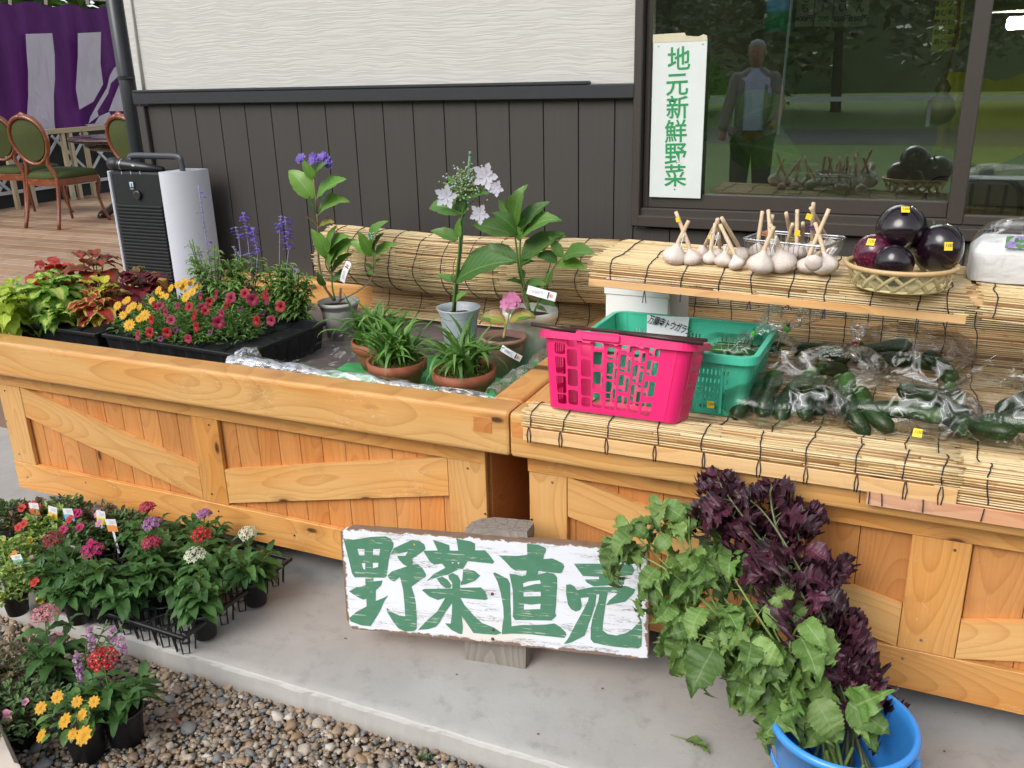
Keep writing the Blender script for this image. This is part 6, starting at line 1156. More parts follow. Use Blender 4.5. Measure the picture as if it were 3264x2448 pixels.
specs = [ # label, head pixel, head height, colour, name, head radius, base shift
 ('pentas with a crimson head beside the planter board, at the back of the tray', 470, 1625, .235, CRIM, 'crimson_petal', .024),
 ('pentas with a lilac head between two crimson ones', 484, 1678, .255, LIL, 'lilac_petal', .027),
 ('pentas with a small lilac head close under the planter board', 652, 1646, .225, LIL, 'lilac_petal', .020),
 ('pentas with a full red head behind the white one', 645, 1712, .235, REDP, 'red_petal', .030),
 ('pentas with a crimson head in the centre of the floor tray', 482, 1738, .225, CRIM, 'crimson_petal', .026),
 ('pentas with a white head at the front of the floor tray', 624, 1778, .26, WHT, 'white_petal', .029),
 ('pentas with a white head at the right end of the floor trays', 792, 1708, .235, WHT, 'white_petal', .028),
 ('pentas with a wide hot pink head, left of the centre', 296, 1762, .235, HOT, 'hot_pink_petal', .032),
 ('pentas with a fading dark red head at the left', 172, 1726, .235, DRED, 'dark_red_petal', .030)]
for k, (lb, px, py, hz_, col, nm, hr) in enumerate(specs):
    q = P(px, py, z=hz_); sh_ = V((U(-.012, .012), U(.0, .02), 0)); pentas(lb, (q.x - sh_.x, q.y - sh_.y, .012), hz_, [(sh_.x, sh_.y, hz_ - .012, hr, col, nm, tuple(min(1, x + .12) for x in col) if nm in ('crimson_petal', 'red_petal') else None)], stems=9, seed=k, ls=.092, rad=.06)
for k, (lb, px, py) in enumerate((('leafy pentas without flowers filling the middle of the floor tray', 560, 1800), ('leafy pentas without flowers at the left of the floor tray', 230, 1850), ('leafy pentas without flowers between the red and crimson heads', 560, 1700), ('leafy pentas with one hanging leaf at the tray front', 400, 1860))):
    q = P(px, py, z=.15); pentas(lb, (q.x, q.y, .012), .19, [], stems=9, seed=30 + k, ls=.092, rad=.065)
# skeleton trays under them
def tray(label, c, yaw, nx_, ny_, cell, h, open_=True, z=0.0, solid=False, grp='black plant trays'):
    t = T('plant_tray', label, 'plant tray', (c[0], c[1], z), grp, yaw); BK = M_['blackp']; Wd, Dd = nx_ * cell, ny_ * cell; mb = MB()
    for a, b in (((-Wd / 2, -Dd / 2), (Wd / 2, -Dd / 2)), ((Wd / 2, -Dd / 2), (Wd / 2, Dd / 2)), ((Wd / 2, Dd / 2), (-Wd / 2, Dd / 2)), ((-Wd / 2, Dd / 2), (-Wd / 2, -Dd / 2))):
        m_ = (V((*a, h)) + V((*b, h))) / 2; L = (V(a) - V(b)).length; ax = abs(a[0] - b[0]) > .01; mb.box(m_, (L + .012 if ax else .012, .012 if ax else L - .012, .013), bev=.002)
    O('rim', mb, BK, t, local=True)
    if solid:
        mb = MB(); n = 40; pts = []
        for (a, b), (c_, d_) in zip(((-Wd / 2, -Dd / 2), (Wd / 2, -Dd / 2), (Wd / 2, Dd / 2), (-Wd / 2, Dd / 2)), ((Wd / 2, -Dd / 2), (Wd / 2, Dd / 2), (-Wd / 2, Dd / 2), (-Wd / 2, -Dd / 2))):
            for i in range(n): f = i / n; w = .004 * (i % 5 < 2); l = V((c_ - a, d_ - b)).normalized(); pts.append((a + (c_ - a) * f + l.y * w, b + (d_ - b) * f - l.x * w))
        pl = fill2d([[(-Wd / 2, -Dd / 2), (Wd / 2, -Dd / 2), (Wd / 2, Dd / 2), (-Wd / 2, Dd / 2)]] + [[(-Wd / 2 + (i + .5) * cell + cell * .45 * math.cos(a), -Dd / 2 + (j + .5) * cell + cell * .45 * math.sin(a)) for a in [2 * PI * k / 14 for k in range(14)]] for i in range(nx_) for j in range(ny_)], .0008); O('deck_plate', pl, BK, t, local=True, M=Matrix.Translation((0, 0, h - .003)))
        m_ = len(pts); mb.v = [(a * .985, b * .975, h - .006) for a, b in pts] + [(a * .95, b * .92, .0) for a, b in pts]; mb.u = [(0, 0)] * 2 * m_; mb.f = [(k, m_ + k, m_ + (k + 1) % m_, (k + 1) % m_) for k in range(m_)]; mb.m = [0] * m_; O('wall', mb, BK, t, local=True)
    for i in range(nx_):
        for j in range(ny_):
            x, y = -Wd / 2 + (i + .5) * cell, -Dd / 2 + (j + .5) * cell; r0, r1 = cell * .46, cell * .34; mb = MB()
            if solid:
                mb.lathe([(0, .01), (r1, .01), (r0, h - .004)], 14); mb.lathe([(r0 * .99, h - .012), (r0 * 1.0, h + .003), (r0 * 1.07, h + .003), (r0 * 1.09, h - .003)], 14); O('cell', mb, BK, t, False, local=True, M=Matrix.Translation((x, y, 0)))
                mb = MB(); mb.lathe([(r0 * .93, h - .02), (0, h - .017)], 10); O('soil', mb, M_['soil'], t, local=True, M=Matrix.Translation((x, y, 0)))
            else:
                mb.tube([(x + r0 * math.cos(a), y + r0 * math.sin(a), h - .002) for a in [2 * PI * q / 16 for q in range(17)]], .0024, 4)
                for q in range(4):
                    a = PI / 4 + q * PI / 2; d = .35; p0 = [(x + r0 * math.cos(a + e), y + r0 * math.sin(a + e), h - .002) for e in (-d, d)]; p1 = [(x + r1 * math.cos(a + e), y + r1 * math.sin(a + e), .004) for e in (-d, d)]
                    mb.tube([p0[0], p1[0], p1[1], p0[1]], .0022, 4); zz = .45; mb.tube([tuple(V(p0[0]).lerp(V(p1[0]), zz)), tuple(V(p0[1]).lerp(V(p1[1]), zz))], .0018, 4)
                O('cell', mb, BK, t, local=True)
    return t
fc = P(583, 2034, z=.075); lc = P(342, 1956, z=.075); yw = math.atan2(fc.y - lc.y, fc.x - lc.x)
cell = .0775
def trayat(corner, nx_, ny_, lb): ux, uy = V((math.cos(yw), math.sin(yw))), V((-math.sin(yw), math.cos(yw))); c = V((corner.x, corner.y)) - ux * (nx_ * cell / 2) + uy * (ny_ * cell / 2); return tray(lb, c, yw, nx_, ny_, cell, .075)
trayat(fc, 4, 6, 'open lattice plant tray nearest the sign with an empty front cell'); ux, uy = V((math.cos(yw), math.sin(yw))), V((-math.sin(yw), math.cos(yw)))
tc_ = V((fc.x, fc.y)) - ux * (4 * cell + .015) + uy * .01; trayat(V((tc_.x, tc_.y, 0)), 4, 5, 'open lattice plant tray under the left pentas')
tc_ = V((fc.x, fc.y)) - ux * (8 * cell + .03) + uy * .06; trayat(V((tc_.x, tc_.y, 0)), 4, 5, 'open lattice plant tray under the portulacas')
# ---------------------------------------------------------------- small-leaved cushions: portulaca, calibrachoa, creeping zinnia
def tiny(n, R, H, L, Wd, rnd, flat=1.0, up=.4, cz=0.0, n_stem=12, stemr=.0012):
    mb = MB(); st = MB()
    for k in range(n_stem):
        a = rnd.uniform(0, 2 * PI); r = R * rnd.uniform(.3, 1); tp = (r * math.cos(a), r * math.sin(a), cz + H * rnd.uniform(.3, 1) * (1 - .5 * (r / R) ** 2)); st.tube(bez([(0, 0, cz), (tp[0] * .4, tp[1] * .4, cz + (tp[2] - cz) * .8), tp], 3), stemr, 4)
    for _ in range(n):
        a = rnd.uniform(0, 2 * PI); r = R * math.sqrt(rnd.uniform(0, 1)); z = cz + H * (rnd.uniform(.25, 1.0)) * (1 - .65 * (r / R) ** 2); p = V((r * math.cos(a), r * math.sin(a), z)); d = V((math.cos(a) * rnd.uniform(-.2, 1) + rnd.gauss(0, .5), math.sin(a) * rnd.uniform(-.2, 1) + rnd.gauss(0, .5), rnd.uniform(-.3, .9) * up * 2)).normalized(); M = ori(p, d, (0, 0, 1), L * rnd.uniform(.7, 1.25)); w = Wd / L / 2
        mb.add([M @ V(q) for q in ((0, 0, 0), (w, .45, .12), (w * .7, .8, .12), (0, 1, 0), (-w * .7, .8, .12), (-w, .45, .12), (0, .5, .0))], [(0, 1, 6), (1, 2, 6), (2, 3, 6), (3, 4, 6), (4, 5, 6), (5, 0, 6)], [(.5, 0), (1, .45), (.9, .8), (.5, 1), (.1, .8), (0, .45), (.5, .5)])
    return mb, st
def daisy(name, pm_, cm, r, n=10, w=.36, layers=2):
    mb = MB()
    for l in range(layers):
        for k in range(n):
            a = 2 * PI * (k + .5 * l) / n; c, s = math.cos(a), math.sin(a); rr = r * (1 - .18 * l)
            mb.add([(rr * (x * c - y * s), rr * (x * s + y * c), rr * z + .0006 * l) for x, y, z in ((.15, 0, .05), (.6, w * .5, .12), (.95, w * .33, .08), (1.0, 0, .03), (.95, -w * .33, .08), (.6, -w * .5, .12))], [(0, 5, 4, 3, 2, 1)], [(.5, 0), (0, .5), (0, .9), (.5, 1), (1, .9), (1, .5)])
    mb.lathe([(r * .24, .0008), (r * .2, r * .12), (0, r * .16)], 10, m=1); return mb.mesh(name, [pm_, cm])
def trumpet(name, mat, r, n=5, ruf=.15):
    mb = MB(); K = 20; rows = [(.05, -.55), (.12, -.2), (.32, .0), (.75, .10), (1.0, .06)]
    for j, (q, z) in enumerate(rows):
        for k in range(K): a = 2 * PI * k / K; e = 1 - (.14 * abs(math.sin(a * n / 2)) ** 8 + .05 * math.sin(a * 13)) * (j / 4) ** 2; mb.v.append((r * q * e * math.cos(a), r * q * e * math.sin(a), r * (z + ruf * math.sin(a * n) * (j / 4) ** 2 * .6))); mb.u.append((k / K, j / 4))
    mb.f = [(j * K + k, j * K + (k + 1) % K, (j + 1) * K + (k + 1) % K, (j + 1) * K + k) for j in range(4) for k in range(K)]; mb.m = [0] * len(mb.f); return mb.mesh(name, mat, True)
def cushion(name, cat, lab, loc, R, H, n, L, Wd, mat, flowers, seed, grp, potR=None, potH=.07, cz=None, stem=None, ns=14):
    """flowers: (mesh, [(x, y, z, facing, scale)])"""
    rnd = random.Random(seed); t = T(name, lab, cat, loc, grp)
    if potR: pot(t, potR, potH, M_['pot_black'], ribs=8)
    cz = (potH if potR else 0) if cz is None else cz; mb, st = tiny(n, R, H, L, Wd, rnd, cz=cz, n_stem=ns); o = O('foliage', mb, mat, t, local=True); o['kind'] = 'stuff'
    o = O('stems', st, stem or STEM, t, local=True); o['kind'] = 'stuff'
    for me, lst in flowers:
        for x, y, z, f, s_ in lst: D(t, me, ori((x, y, z), V(f).orthogonal(), f, s_), 'flower')
    return t
LM = lambda nm, a, b, **k: leafmat(nm, a, b, rnd=.3, stripes=4, rough=.5, **k)
PORG = LM('portulaca_leaf', (.05, .10, .03), (.13, .21, .06)); PORR = LM('bronze_portulaca_leaf', (.08, .06, .03), (.16, .12, .06)); PORL = LM('lime_portulaca_leaf', (.20, .30, .06), (.32, .44, .12)); CALL = LM('calibrachoa_leaf', (.10, .21, .045), (.21, .34, .10)); ZINL = LM('zinnia_leaf', (.045, .12, .03), (.09, .20, .05)); MOSS = LM('moss', (.12, .17, .02), (.24, .30, .05)); SALL = leafmat('salvia_leaf', (.12, .23, .05), (.22, .36, .10), rnd=.2, stripes=9)
def pf(nm, col, r=.013): return trumpet('flower', petal(nm, col, None, (.6, .5, .05)), r, 5, .2)
F_red, F_mag, F_yel, F_org, F_pnk = pf('portulaca_red', (.60, .03, .02)), pf('portulaca_magenta', (.50, .005, .12)), pf('portulaca_yellow', (.80, .55, .03)), pf('portulaca_orange', (.8, .32, .03)), pf('portulaca_pink', (.75, .30, .45))
def fl_at(t, me, px, py, z, f=(0, -.5, 1), s_=1.0): q = P(px, py, z=z) - V(t.location); D(t, me, ori(q, V(f).orthogonal(), f, s_), 'flower')
GP = 'portulacas on the pavement'
def port(lb, px, py, mat, seed, fls, R=.085, H=.10, z=.10):
    q = P(px, py, z=z); t = cushion('portulaca_plant', 'flowering plant', lb, (q.x, q.y, .01), R, H, 480, .025, .013, mat, [], seed, GP, potR=.038, potH=.07, ns=16)
    for me, fx, fy, fz in fls: fl_at(t, me, fx, fy, fz + .022, (U(-.3, .3), -.7, .8), 1.25)
port('bronze-leaved portulaca with two orange-red flowers, back left', 110, 1665, PORR, 1, [(F_red, 104, 1609, .16), (F_red, 70, 1619, .15), (F_red, 122, 1622, .15), (F_red, 75, 1670, .13), (F_red, 60, 1680, .12)])
port('dark green portulaca at the far left edge of the trays', 20, 1660, PORG, 2, [])
port('lime green portulaca in front of the picture tags', 160, 1690, PORL, 3, [(F_yel, 92, 1725, .12), (F_mag, 203, 1686, .15)])
port('green portulaca with a magenta flower near the blue and white tag', 210, 1655, PORG, 4, [(F_red, 222, 1655, .16), (F_mag, 254, 1680, .155), (F_mag, 250, 1636, .16), (F_mag, 238, 1635, .16)])
port('bronze-leaved portulaca beside the orange picture tag', 325, 1680, PORR, 5, [(F_pnk, 315, 1667, .15), (F_pnk, 312, 1637, .16), (F_mag, 286, 1731, .14)])
port('lime green portulaca with orange flowers next to the blue tag at the left edge', 30, 1790, PORL, 6, [(F_org, 42, 1770, .14), (F_org, 33, 1790, .13), (F_yel, 35, 1806, .12), (F_yel, 5, 1725, .1)])
port('lime green portulaca at the lower left end of the tray row', 40, 1870, PORL, 7, [(F_red, 110, 1855, .12), (F_yel, 8, 1905, .07), (F_yel, 130, 1910, .08)])
port('dull green portulaca between the fading red and hot pink pentas', 250, 1740, PORG, 8, [(F_pnk, 96, 1785, .13)])
port('olive portulaca at the back of the middle tray', 395, 1700, PORG, 11, [])
def tagm(nm, col):
    t = NT(nm); z = t.n('SeparateXYZ', {0: t.uv()}, out=1); n = t.noise(t.obj(), 90, 2); v = t.m('ADD', z, t.m('MULTIPLY', t.m('SUBTRACT', n, .5), .4)); t.P(col=t.mix(t.sm(v, .55, .48), (.78, .78, .78), col), rough=.4); return t.mat
for k, (px, py, col, cn, w_, h_, an) in enumerate(((110, 1622, (.75, .12, .06), 'red', 34, 40, 0), (168, 1636, (.80, .45, .05), 'orange-yellow', 32, 48, 12), (219, 1641, (.12, .48, .80), 'blue', 36, 44, -3), (322, 1650, (.78, .78, .08), 'yellow-green', 32, 48, 6), (356, 1675, (.80, .30, .10), 'orange', 38, 44, -4), (233, 1752, (.75, .15, .08), 'small red', 16, 28, 8), (56, 1784, (.10, .42, .75), 'pale blue', 40, 34, -14))):
    q = P(px, py, z=.178); dep = (q - CAMP).dot(V(_R[:, 2])); s_ = dep / FPX; t = T('plant_label', 'white picture tag with a ' + cn + ' print ' + ('standing among the portulacas', 'next to the orange one')[0], 'plant tag', (q.x, q.y, q.z), 'picture tags in the portulaca pots'); a = math.radians(an); M = Matrix.Translation(q) @ Matrix.Rotation(math.radians(12), 4, 'Z') @ Matrix.Rotation(a, 4, 'Y')
    mb = MB(); mb.grid(lambda u, v: ((u - .5) * w_ * s_, 0, (v - .5) * h_ * s_), 1, 1); mb.grid(lambda u, v: ((.5 - u) * w_ * s_, .001, (v - .5) * h_ * s_), 1, 1); o = O('card', mb, tagm('tag_' + cn.replace(' ', '_'), col), t); o.matrix_parent_inverse = Matrix.Translation(-q); o.matrix_basis = M
    mb = MB(); mb.box((0, .0005, -h_ * s_ * .5 - .04), (.008, .001, .08)); o = O('spike', mb, M_['white'], t); o.matrix_parent_inverse = Matrix.Translation(-q); o.matrix_basis = M
    for r_ in range(3): mb = MB(); mb.box((w_ * s_ * .1, -.0006, h_ * s_ * (.36 - .09 * r_)), (w_ * s_ * .5, .0002, .0012)); o = O('print_line', mb, simple('grey_print', (.35, .35, .4)) if r_ == 0 and k == 0 else bpy.data.materials['grey_print'], t); o.matrix_parent_inverse = Matrix.Translation(-q); o.matrix_basis = M
# ---------------------------------------------------------------- pots standing on the gravel
def gpot(px, py): q = P(px, py, z=-.07); return q
YD = daisy('flower', petal('golden_petal', (.86, .45, .012)), simple('daisy_centre', (.45, .20, .01), .8, .4, 300), .0165, 9, .38)
q = P(332, 2095, z=.17); pentas('pentas with a bright red head in a black pot on the gravel', (q.x + .03, q.y - .005, -.075), .25, [(-.03, .0, .235, .036, REDP, 'bright_red_petal', (.75, .3, .3), 30)], stems=7, seed=51, ls=.10, potR=.052, potH=.10, rad=.07, potk='r', grp='pots on the gravel')
q = P(142, 1958, z=.19); pentas('pentas with a domed pale pink head in a pot on the gravel', (q.x + .015, q.y - .01, -.075), .26, [(-.015, .01, .255, .036, PALEP, 'pale_pink_petal', None, 34)], stems=7, seed=52, ls=.095, potR=.048, potH=.10, rad=.06, potk='r', grp='pots on the gravel')
q = P(250, 2250, z=.075); ZD = cushion('creeping_zinnia', 'flowering plant', 'golden daisy-flowered plant in a black pot at the bottom left', (q.x, q.y, -.075), .085, .10, 60, .02, .012, ZINL, [], 61, 'pots on the gravel', potR=.05, potH=.10, ns=26)
ZL = leafmesh('leaf', leafmat('zinnia_big_leaf', (.07, .15, .03), (.12, .24, .05), stripes=7), 1, .62, 6, 'ovate', .3, .6, .02, .1, 1, seed=3)
for k in range(70):
    a = U(0, 2 * PI); r = .08 * math.sqrt(R_()); z_ = .10 + .085 * (1 - (r / .09) ** 2) * U(.45, 1); D(ZD, ZL, ori((r * math.cos(a), r * math.sin(a), z_), sph(a + U(-.6, .6), U(-.5, .5)), (0, 0, 1), U(.028, .045)))
for fx, fy, fz in ((130, 2257, .12), (183, 2222, .13), (246, 2237, .14), (300, 2237, .14), (262, 2278, .12), (208, 2298, .12), (132, 2345, .08), (232, 2340, .09), (268, 2345, .10)): fl_at(ZD, YD, fx, fy, fz, (U(-.5, .3), -.75, .8), U(.9, 1.25) if fx != 268 else 1.5)
q = P(60, 2260, z=.03); cushion('trailing_plant', 'flowering plant', 'trailing plant with small lilac-pink flowers left of the golden daisies', (q.x, q.y, -.075), .11, .10, 420, .020, .011, PORG, [(F_pnk, [(.03, -.05, .13, (0, -1, .4), 1.5), (-.02, -.08, .08, (0, -1, .3), 1.4), (-.09, -.02, .07, (0, -1, .6), 1.4), (.05, -.01, .15, (0, -.6, 1), .8)])], 62, 'pots on the gravel', potR=.045, potH=.08, cz=.07)
q = P(25, 2130, z=.05); cushion('trailing_plant', 'flowering plant', 'dull-leaved trailing plant in a black pot at the left edge', (q.x, q.y, -.075), .11, .10, 420, .020, .011, PORR, [(F_pnk, [(.10, .05, .12, (0, -1, .4), 1.9), (.08, .1, .17, (0, -.5, .9), 1.9)]), (F_mag, [(-.06, -.02, .15, (0, -1, .5), 1.5)])], 63, 'pots on the gravel', potR=.055, potH=.10, cz=.09)
# angelonia spikes behind the red pentas
q = P(262, 2170, z=.05); an = T('angelonia_plant', 'thin plant with upright lilac flower spikes behind the red pentas', 'flowering plant', (q.x, q.y, -.075), 'pots on the gravel'); pot(an, .045, .09, M_['pot_black'])
AFl = trumpet('flower', petal('angelonia_petal', (.60, .32, .56), (.70, .42, .66)), .0085, 4, .3); AL = leafmesh('leaf', leafmat('angelonia_leaf', (.05, .10, .03), stripes=4), 1, .25, 5, 'lance', .3, .5)
for (px, py, pz, n_) in ((283, 2003, .20, 12), (357, 2005, .20, 8), (385, 2035, .18, 9), (243, 2090, .14, 16), (342, 1975, .22, 0), (390, 1990, .21, 0)):
    tp = P(px, py, z=pz) - V(an.location); b = V((0, 0, .08)); cv = bez([b, b.lerp(tp, .5) + V((0, 0, .02)), tp], 6); mb = MB(); mb.tube(cv, .0016, 4); O('stem', mb, STEM, an, True, local=True)
    for k in range(14): q_ = cv[min(12, 2 + k * 10 // 14)]; D(an, AL, ori(q_, sph(k * 2.4, .4), (0, 0, 1), U(.02, .032)))
    for k in range(n_): q_ = tp - V((0, 0, .0055 * k)); a = k * 2.4; D(an, AFl, ori(q_ + sph(a, 0) * .008, (0, 0, 1), sph(a, .2), U(.8, 1.1)), 'flower')
# weed at the kerb, red leaf on the gravel, pale sheet at the corner of the photo
q = P(1350, 2425, z=-.08); wd = T('weed', 'small green weed growing at the kerb', 'weed', q)
for k in range(26): a = U(0, 6.3); D(wd, AL, ori((U(-.02, .02), U(-.01, .01), U(.0, .008)), sph(a, U(.2, 1.2)), (0, 0, 1), U(.012, .028)))
q = P(550, 2290, z=-.068); mb = leafmesh('fallen_leaf', leafmat('red_fallen_leaf', (.35, .05, .03), (.5, .2, .08)), .032, .012, 6, 'lance', .3, .5); o = link(bpy.data.objects.new('fallen_leaf', mb)); o.matrix_basis = ori(q, (1, -.2, .1)); tag(o, 'small red fallen leaf on the gravel', 'leaf')
a, b = P(-40, 2230, z=.0), P(75, 2460, z=.0); mb = MB()
mb.grid(lambda u, v: V(a).lerp(V(b), v) + V((-.10 + .10 * u ** .5, -.02 + .03 * math.sin(u * 3), -.06 + (.16 - .05 * v) * u + .01 * math.sin(v * 5))), 8, 12); tag(O('cloth_edge', mb, simple('beige_cloth', (.45, .40, .35), .9, .1, 6), smooth=True), 'beige cloth at the very bottom left corner', 'cloth')
# ---------------------------------------------------------------- flower trays in the left planter
CT = .70
def tr_c(px1, py1, px2, py2, nx_, ny_, lb, depth=None):
    a, b = P(px1, py1, z=CT), P(px2, py2, z=CT); yaw = math.atan2(b.y - a.y, b.x - a.x); c_ = (b - a).length / nx_; u_ = V((math.cos(yaw), math.sin(yaw), 0)); v_ = V((-u_.y, u_.x, 0)); c = a + u_ * (nx_ * c_ / 2) + v_ * (ny_ * c_ / 2)
    return tray(lb, c, yaw, nx_, ny_, c_, .095, z=CT - .098, solid=True, grp='black cell trays in the left planter'), a, u_, v_, c_
tA = tr_c(330, 1066, 765, 1134, 6, 4, 'black cell tray under the red calibrachoas and salvias')
tB = tr_c(-130, 1006, 303, 1066, 6, 4, 'black cell tray under the coleus plants at the left')
def lp(px, py, z): return P(px, py, z=z)
# coleus
def cmat(nm, a, b, **k): return leafmat(nm, a, b, rnd=.15, stripes=11, rough=.5, **k)
CO = {'lime': cmat('lime_coleus', (.32, .43, .03), (.44, .56, .06), vein=(.5, .6, .15)), 'varieg': cmat('lime_green_variegated_coleus', (.10, .27, .02), (.17, .36, .03), center=(.56, .60, .16), csize=.48), 'red': cmat('red_coleus', (.42, .03, .03), (.52, .06, .05), vein=(.5, .08, .06)), 'rust': cmat('rust_coleus', (.22, .04, .02), (.34, .06, .03), center=(.42, .05, .04), edge=(.20, .12, .03), csize=.3),
      'dark': cmat('burgundy_coleus', (.09, .008, .014), (.16, .012, .02)), 'yellow': cmat('yellow_coleus', (.52, .46, .03), (.42, .42, .04)), 'edge': cmat('red_coleus_with_yellow_edge', (.34, .03, .03), (.42, .05, .03), edge=(.52, .46, .10)), 'fring': cmat('green_fringed_coleus', (.20, .05, .03), (.26, .12, .04), edge=(.20, .26, .05), csize=.35)}
COM = {k: [leafmesh('leaf', m, 1, .72, 10, 'ovate', .22, .9, .05, .22, 2, seed=s_) for s_ in range(2)] for k, m in CO.items()}
def coleus(lb, px, py, z, kind, R, H, n, ls, seed, kind2=None):
    random.seed(seed); q = P(px, py, z=z); t = T('coleus_plant', lb, 'foliage plant', (q.x, q.y, CT - .01), 'coleus plants in the left tray'); hb = z - CT + .01
    stems = 4
    for s_ in range(stems):
        a = s_ * 2.4 + seed; tp = V((R * .5 * math.cos(a) * (s_ > 0), R * .5 * math.sin(a) * (s_ > 0), hb + H * U(.75, 1))); cv = bez([(0, 0, -.02), (tp.x * .6, tp.y * .6, tp.z * .5), tp], 5); mb = MB(); mb.tube(cv, .0028, 5); O('stem', mb, STEM, t, True, local=True)
        m = int(n * 1.5) // stems; a0 = U(0, 3)
        for k in range(m):
            f = 1 - k / m * .8; q_ = cv[min(10, int(f * 10))]; a0 += PI / 2 if k % 2 == 0 else PI; a1 = a0 + U(-.25, .25); sz = ls * 1.6 * (.5 + .55 * min(1, k / 3)) * U(.85, 1.15); e = .55 - .16 * k + U(-.15, .15)
            d = sph(a1, max(-.5, e)); D(t, random.choice(COM[kind2 if kind2 and k % 3 == 2 else kind]), ori(q_ + d * .006, d, (0, 0, 1), sz))
    return t
coleus('plain lime yellow coleus at the left edge of the tray', 8, 975, .78, 'lime', .09, .05, 28, .075, 1)
coleus('second lime yellow coleus, behind the first', 75, 945, .77, 'lime', .07, .05, 20, .065, 2)
coleus('bright green coleus with cream-yellow centres', 175, 930, .80, 'varieg', .08, .06, 40, .070, 3)
coleus('smaller green and yellow coleus bowing over the tray rim', 170, 1005, .74, 'varieg', .05, .03, 16, .045, 14)
coleus('bright red coleus at the back left', 170, 880, .80, 'red', .08, .05, 24, .078, 4)
coleus('rust-red coleus with toothed leaves, the tallest of the group', 300, 865, .82, 'rust', .08, .06, 26, .085, 5)
coleus('yellow-leaved coleus in the middle of the group', 315, 930, .80, 'yellow', .05, .03, 12, .065, 6)
coleus('coleus with red leaves edged in yellow', 310, 975, .76, 'edge', .07, .04, 24, .060, 7)
coleus('dark burgundy coleus in front of the speaker', 450, 925, .79, 'dark', .07, .05, 24, .080, 8)
coleus('green-fringed coleus behind the burgundy one', 455, 890, .81, 'fring', .05, .03, 12, .060, 9)
coleus('small dark red coleus peeping between the green ones', 245, 950, .745, 'red', .05, .03, 10, .055, 10)
# golden zinnias in the tray
YD2 = daisy('flower', petal('golden_petal_two', (.88, .50, .012)), simple('daisy_centre_two', (.40, .22, .02), .8, .4, 300), .0185, 11, .34)
def zin(lb, px, py, z, fls, seed):
    random.seed(seed); q = P(px, py, z=z); t = cushion('creeping_zinnia', 'flowering plant', lb, (q.x, q.y, CT - .01), .075, .10, 90, .02, .011, ZINL, [], seed, 'golden flowers in the left planter', cz=-.01, ns=20)
    for k in range(44): a = U(0, 2 * PI); r = .072 * math.sqrt(R_()); D(t, ZL, ori((r * math.cos(a), r * math.sin(a), .09 * (1 - (r / .085) ** 2) * U(.3, 1)), sph(a, U(-.4, .6)), (0, 0, 1), U(.024, .036)))
    for fx, fy, fz, s_ in fls: fl_at(t, YD2, fx, fy, fz + .018, (U(-.3, .3), -.85, .6), s_)
zin('golden daisy-like plant at the back beside the salvias', 570, 935, .78, [(505, 926, .80, 1), (545, 919, .80, 1), (568, 908, .82, .9), (587, 903, .82, 1.15), (585, 915, .81, 1), (610, 899, .82, 1), (613, 930, .80, 1), (593, 947, .79, 1.15), (632, 912, .81, .8), (515, 940, .79, .8), (530, 945, .79, .8), (484, 958, .78, .8)], 71)
zin('golden daisy-like plant at the front left of the right-hand tray', 425, 1000, .76, [(407, 956, .79, .8), (375, 975, .78, 1), (412, 985, .78, 1.1), (425, 975, .78, .9), (445, 980, .78, .8), (462, 1005, .77, 1.2), (444, 1016, .76, .8), (413, 1036, .76, 1.2), (392, 1005, .76, .9), (398, 962, .79, .7)], 72)
# calibrachoas
CR = trumpet('flower', petal('calibrachoa_red', (.37, .002, .010), None, (.10, .0, .01)), .0155, 5, .12); CM = trumpet('flower', petal('calibrachoa_magenta', (.34, .012, .06), None, (.16, .0, .04)), .0165, 5, .12); CP = trumpet('flower', petal('calibrachoa_plum', (.12, .01, .07)), .010, 5, .1)
cal = [(515, 990, .77, []), (600, 1000, .76, []), (690, 985, .77, []), (770, 975, .78, []), (540, 1065, .73, []), (640, 1070, .73, []), (740, 1070, .73, []), (845, 985, .76, [])]
labs = ['calibrachoa at the left, magenta flowers among the golden ones', 'calibrachoa with a large crimson flower in the middle', 'calibrachoa with magenta flowers turned away, back centre', 'calibrachoa with dark red flowers below the salvias', 'calibrachoa hanging over the front rim of the tray', 'calibrachoa with a magenta flower at the front centre', 'leafy calibrachoa at the right front corner of the tray', 'calibrachoa with a single red flower beside the salvia foliage']
cts = []
for k, (px, py, z, _) in enumerate(cal):
    q = P(px, py, z=z - .03); random.seed(80 + k); cts.append(cushion('calibrachoa_plant', 'flowering plant', labs[k], (q.x, q.y, CT - .02), .105, .13, 560, .027, .0075, CALL, [], 80 + k, 'red calibrachoas in the left planter', cz=.0, ns=26))
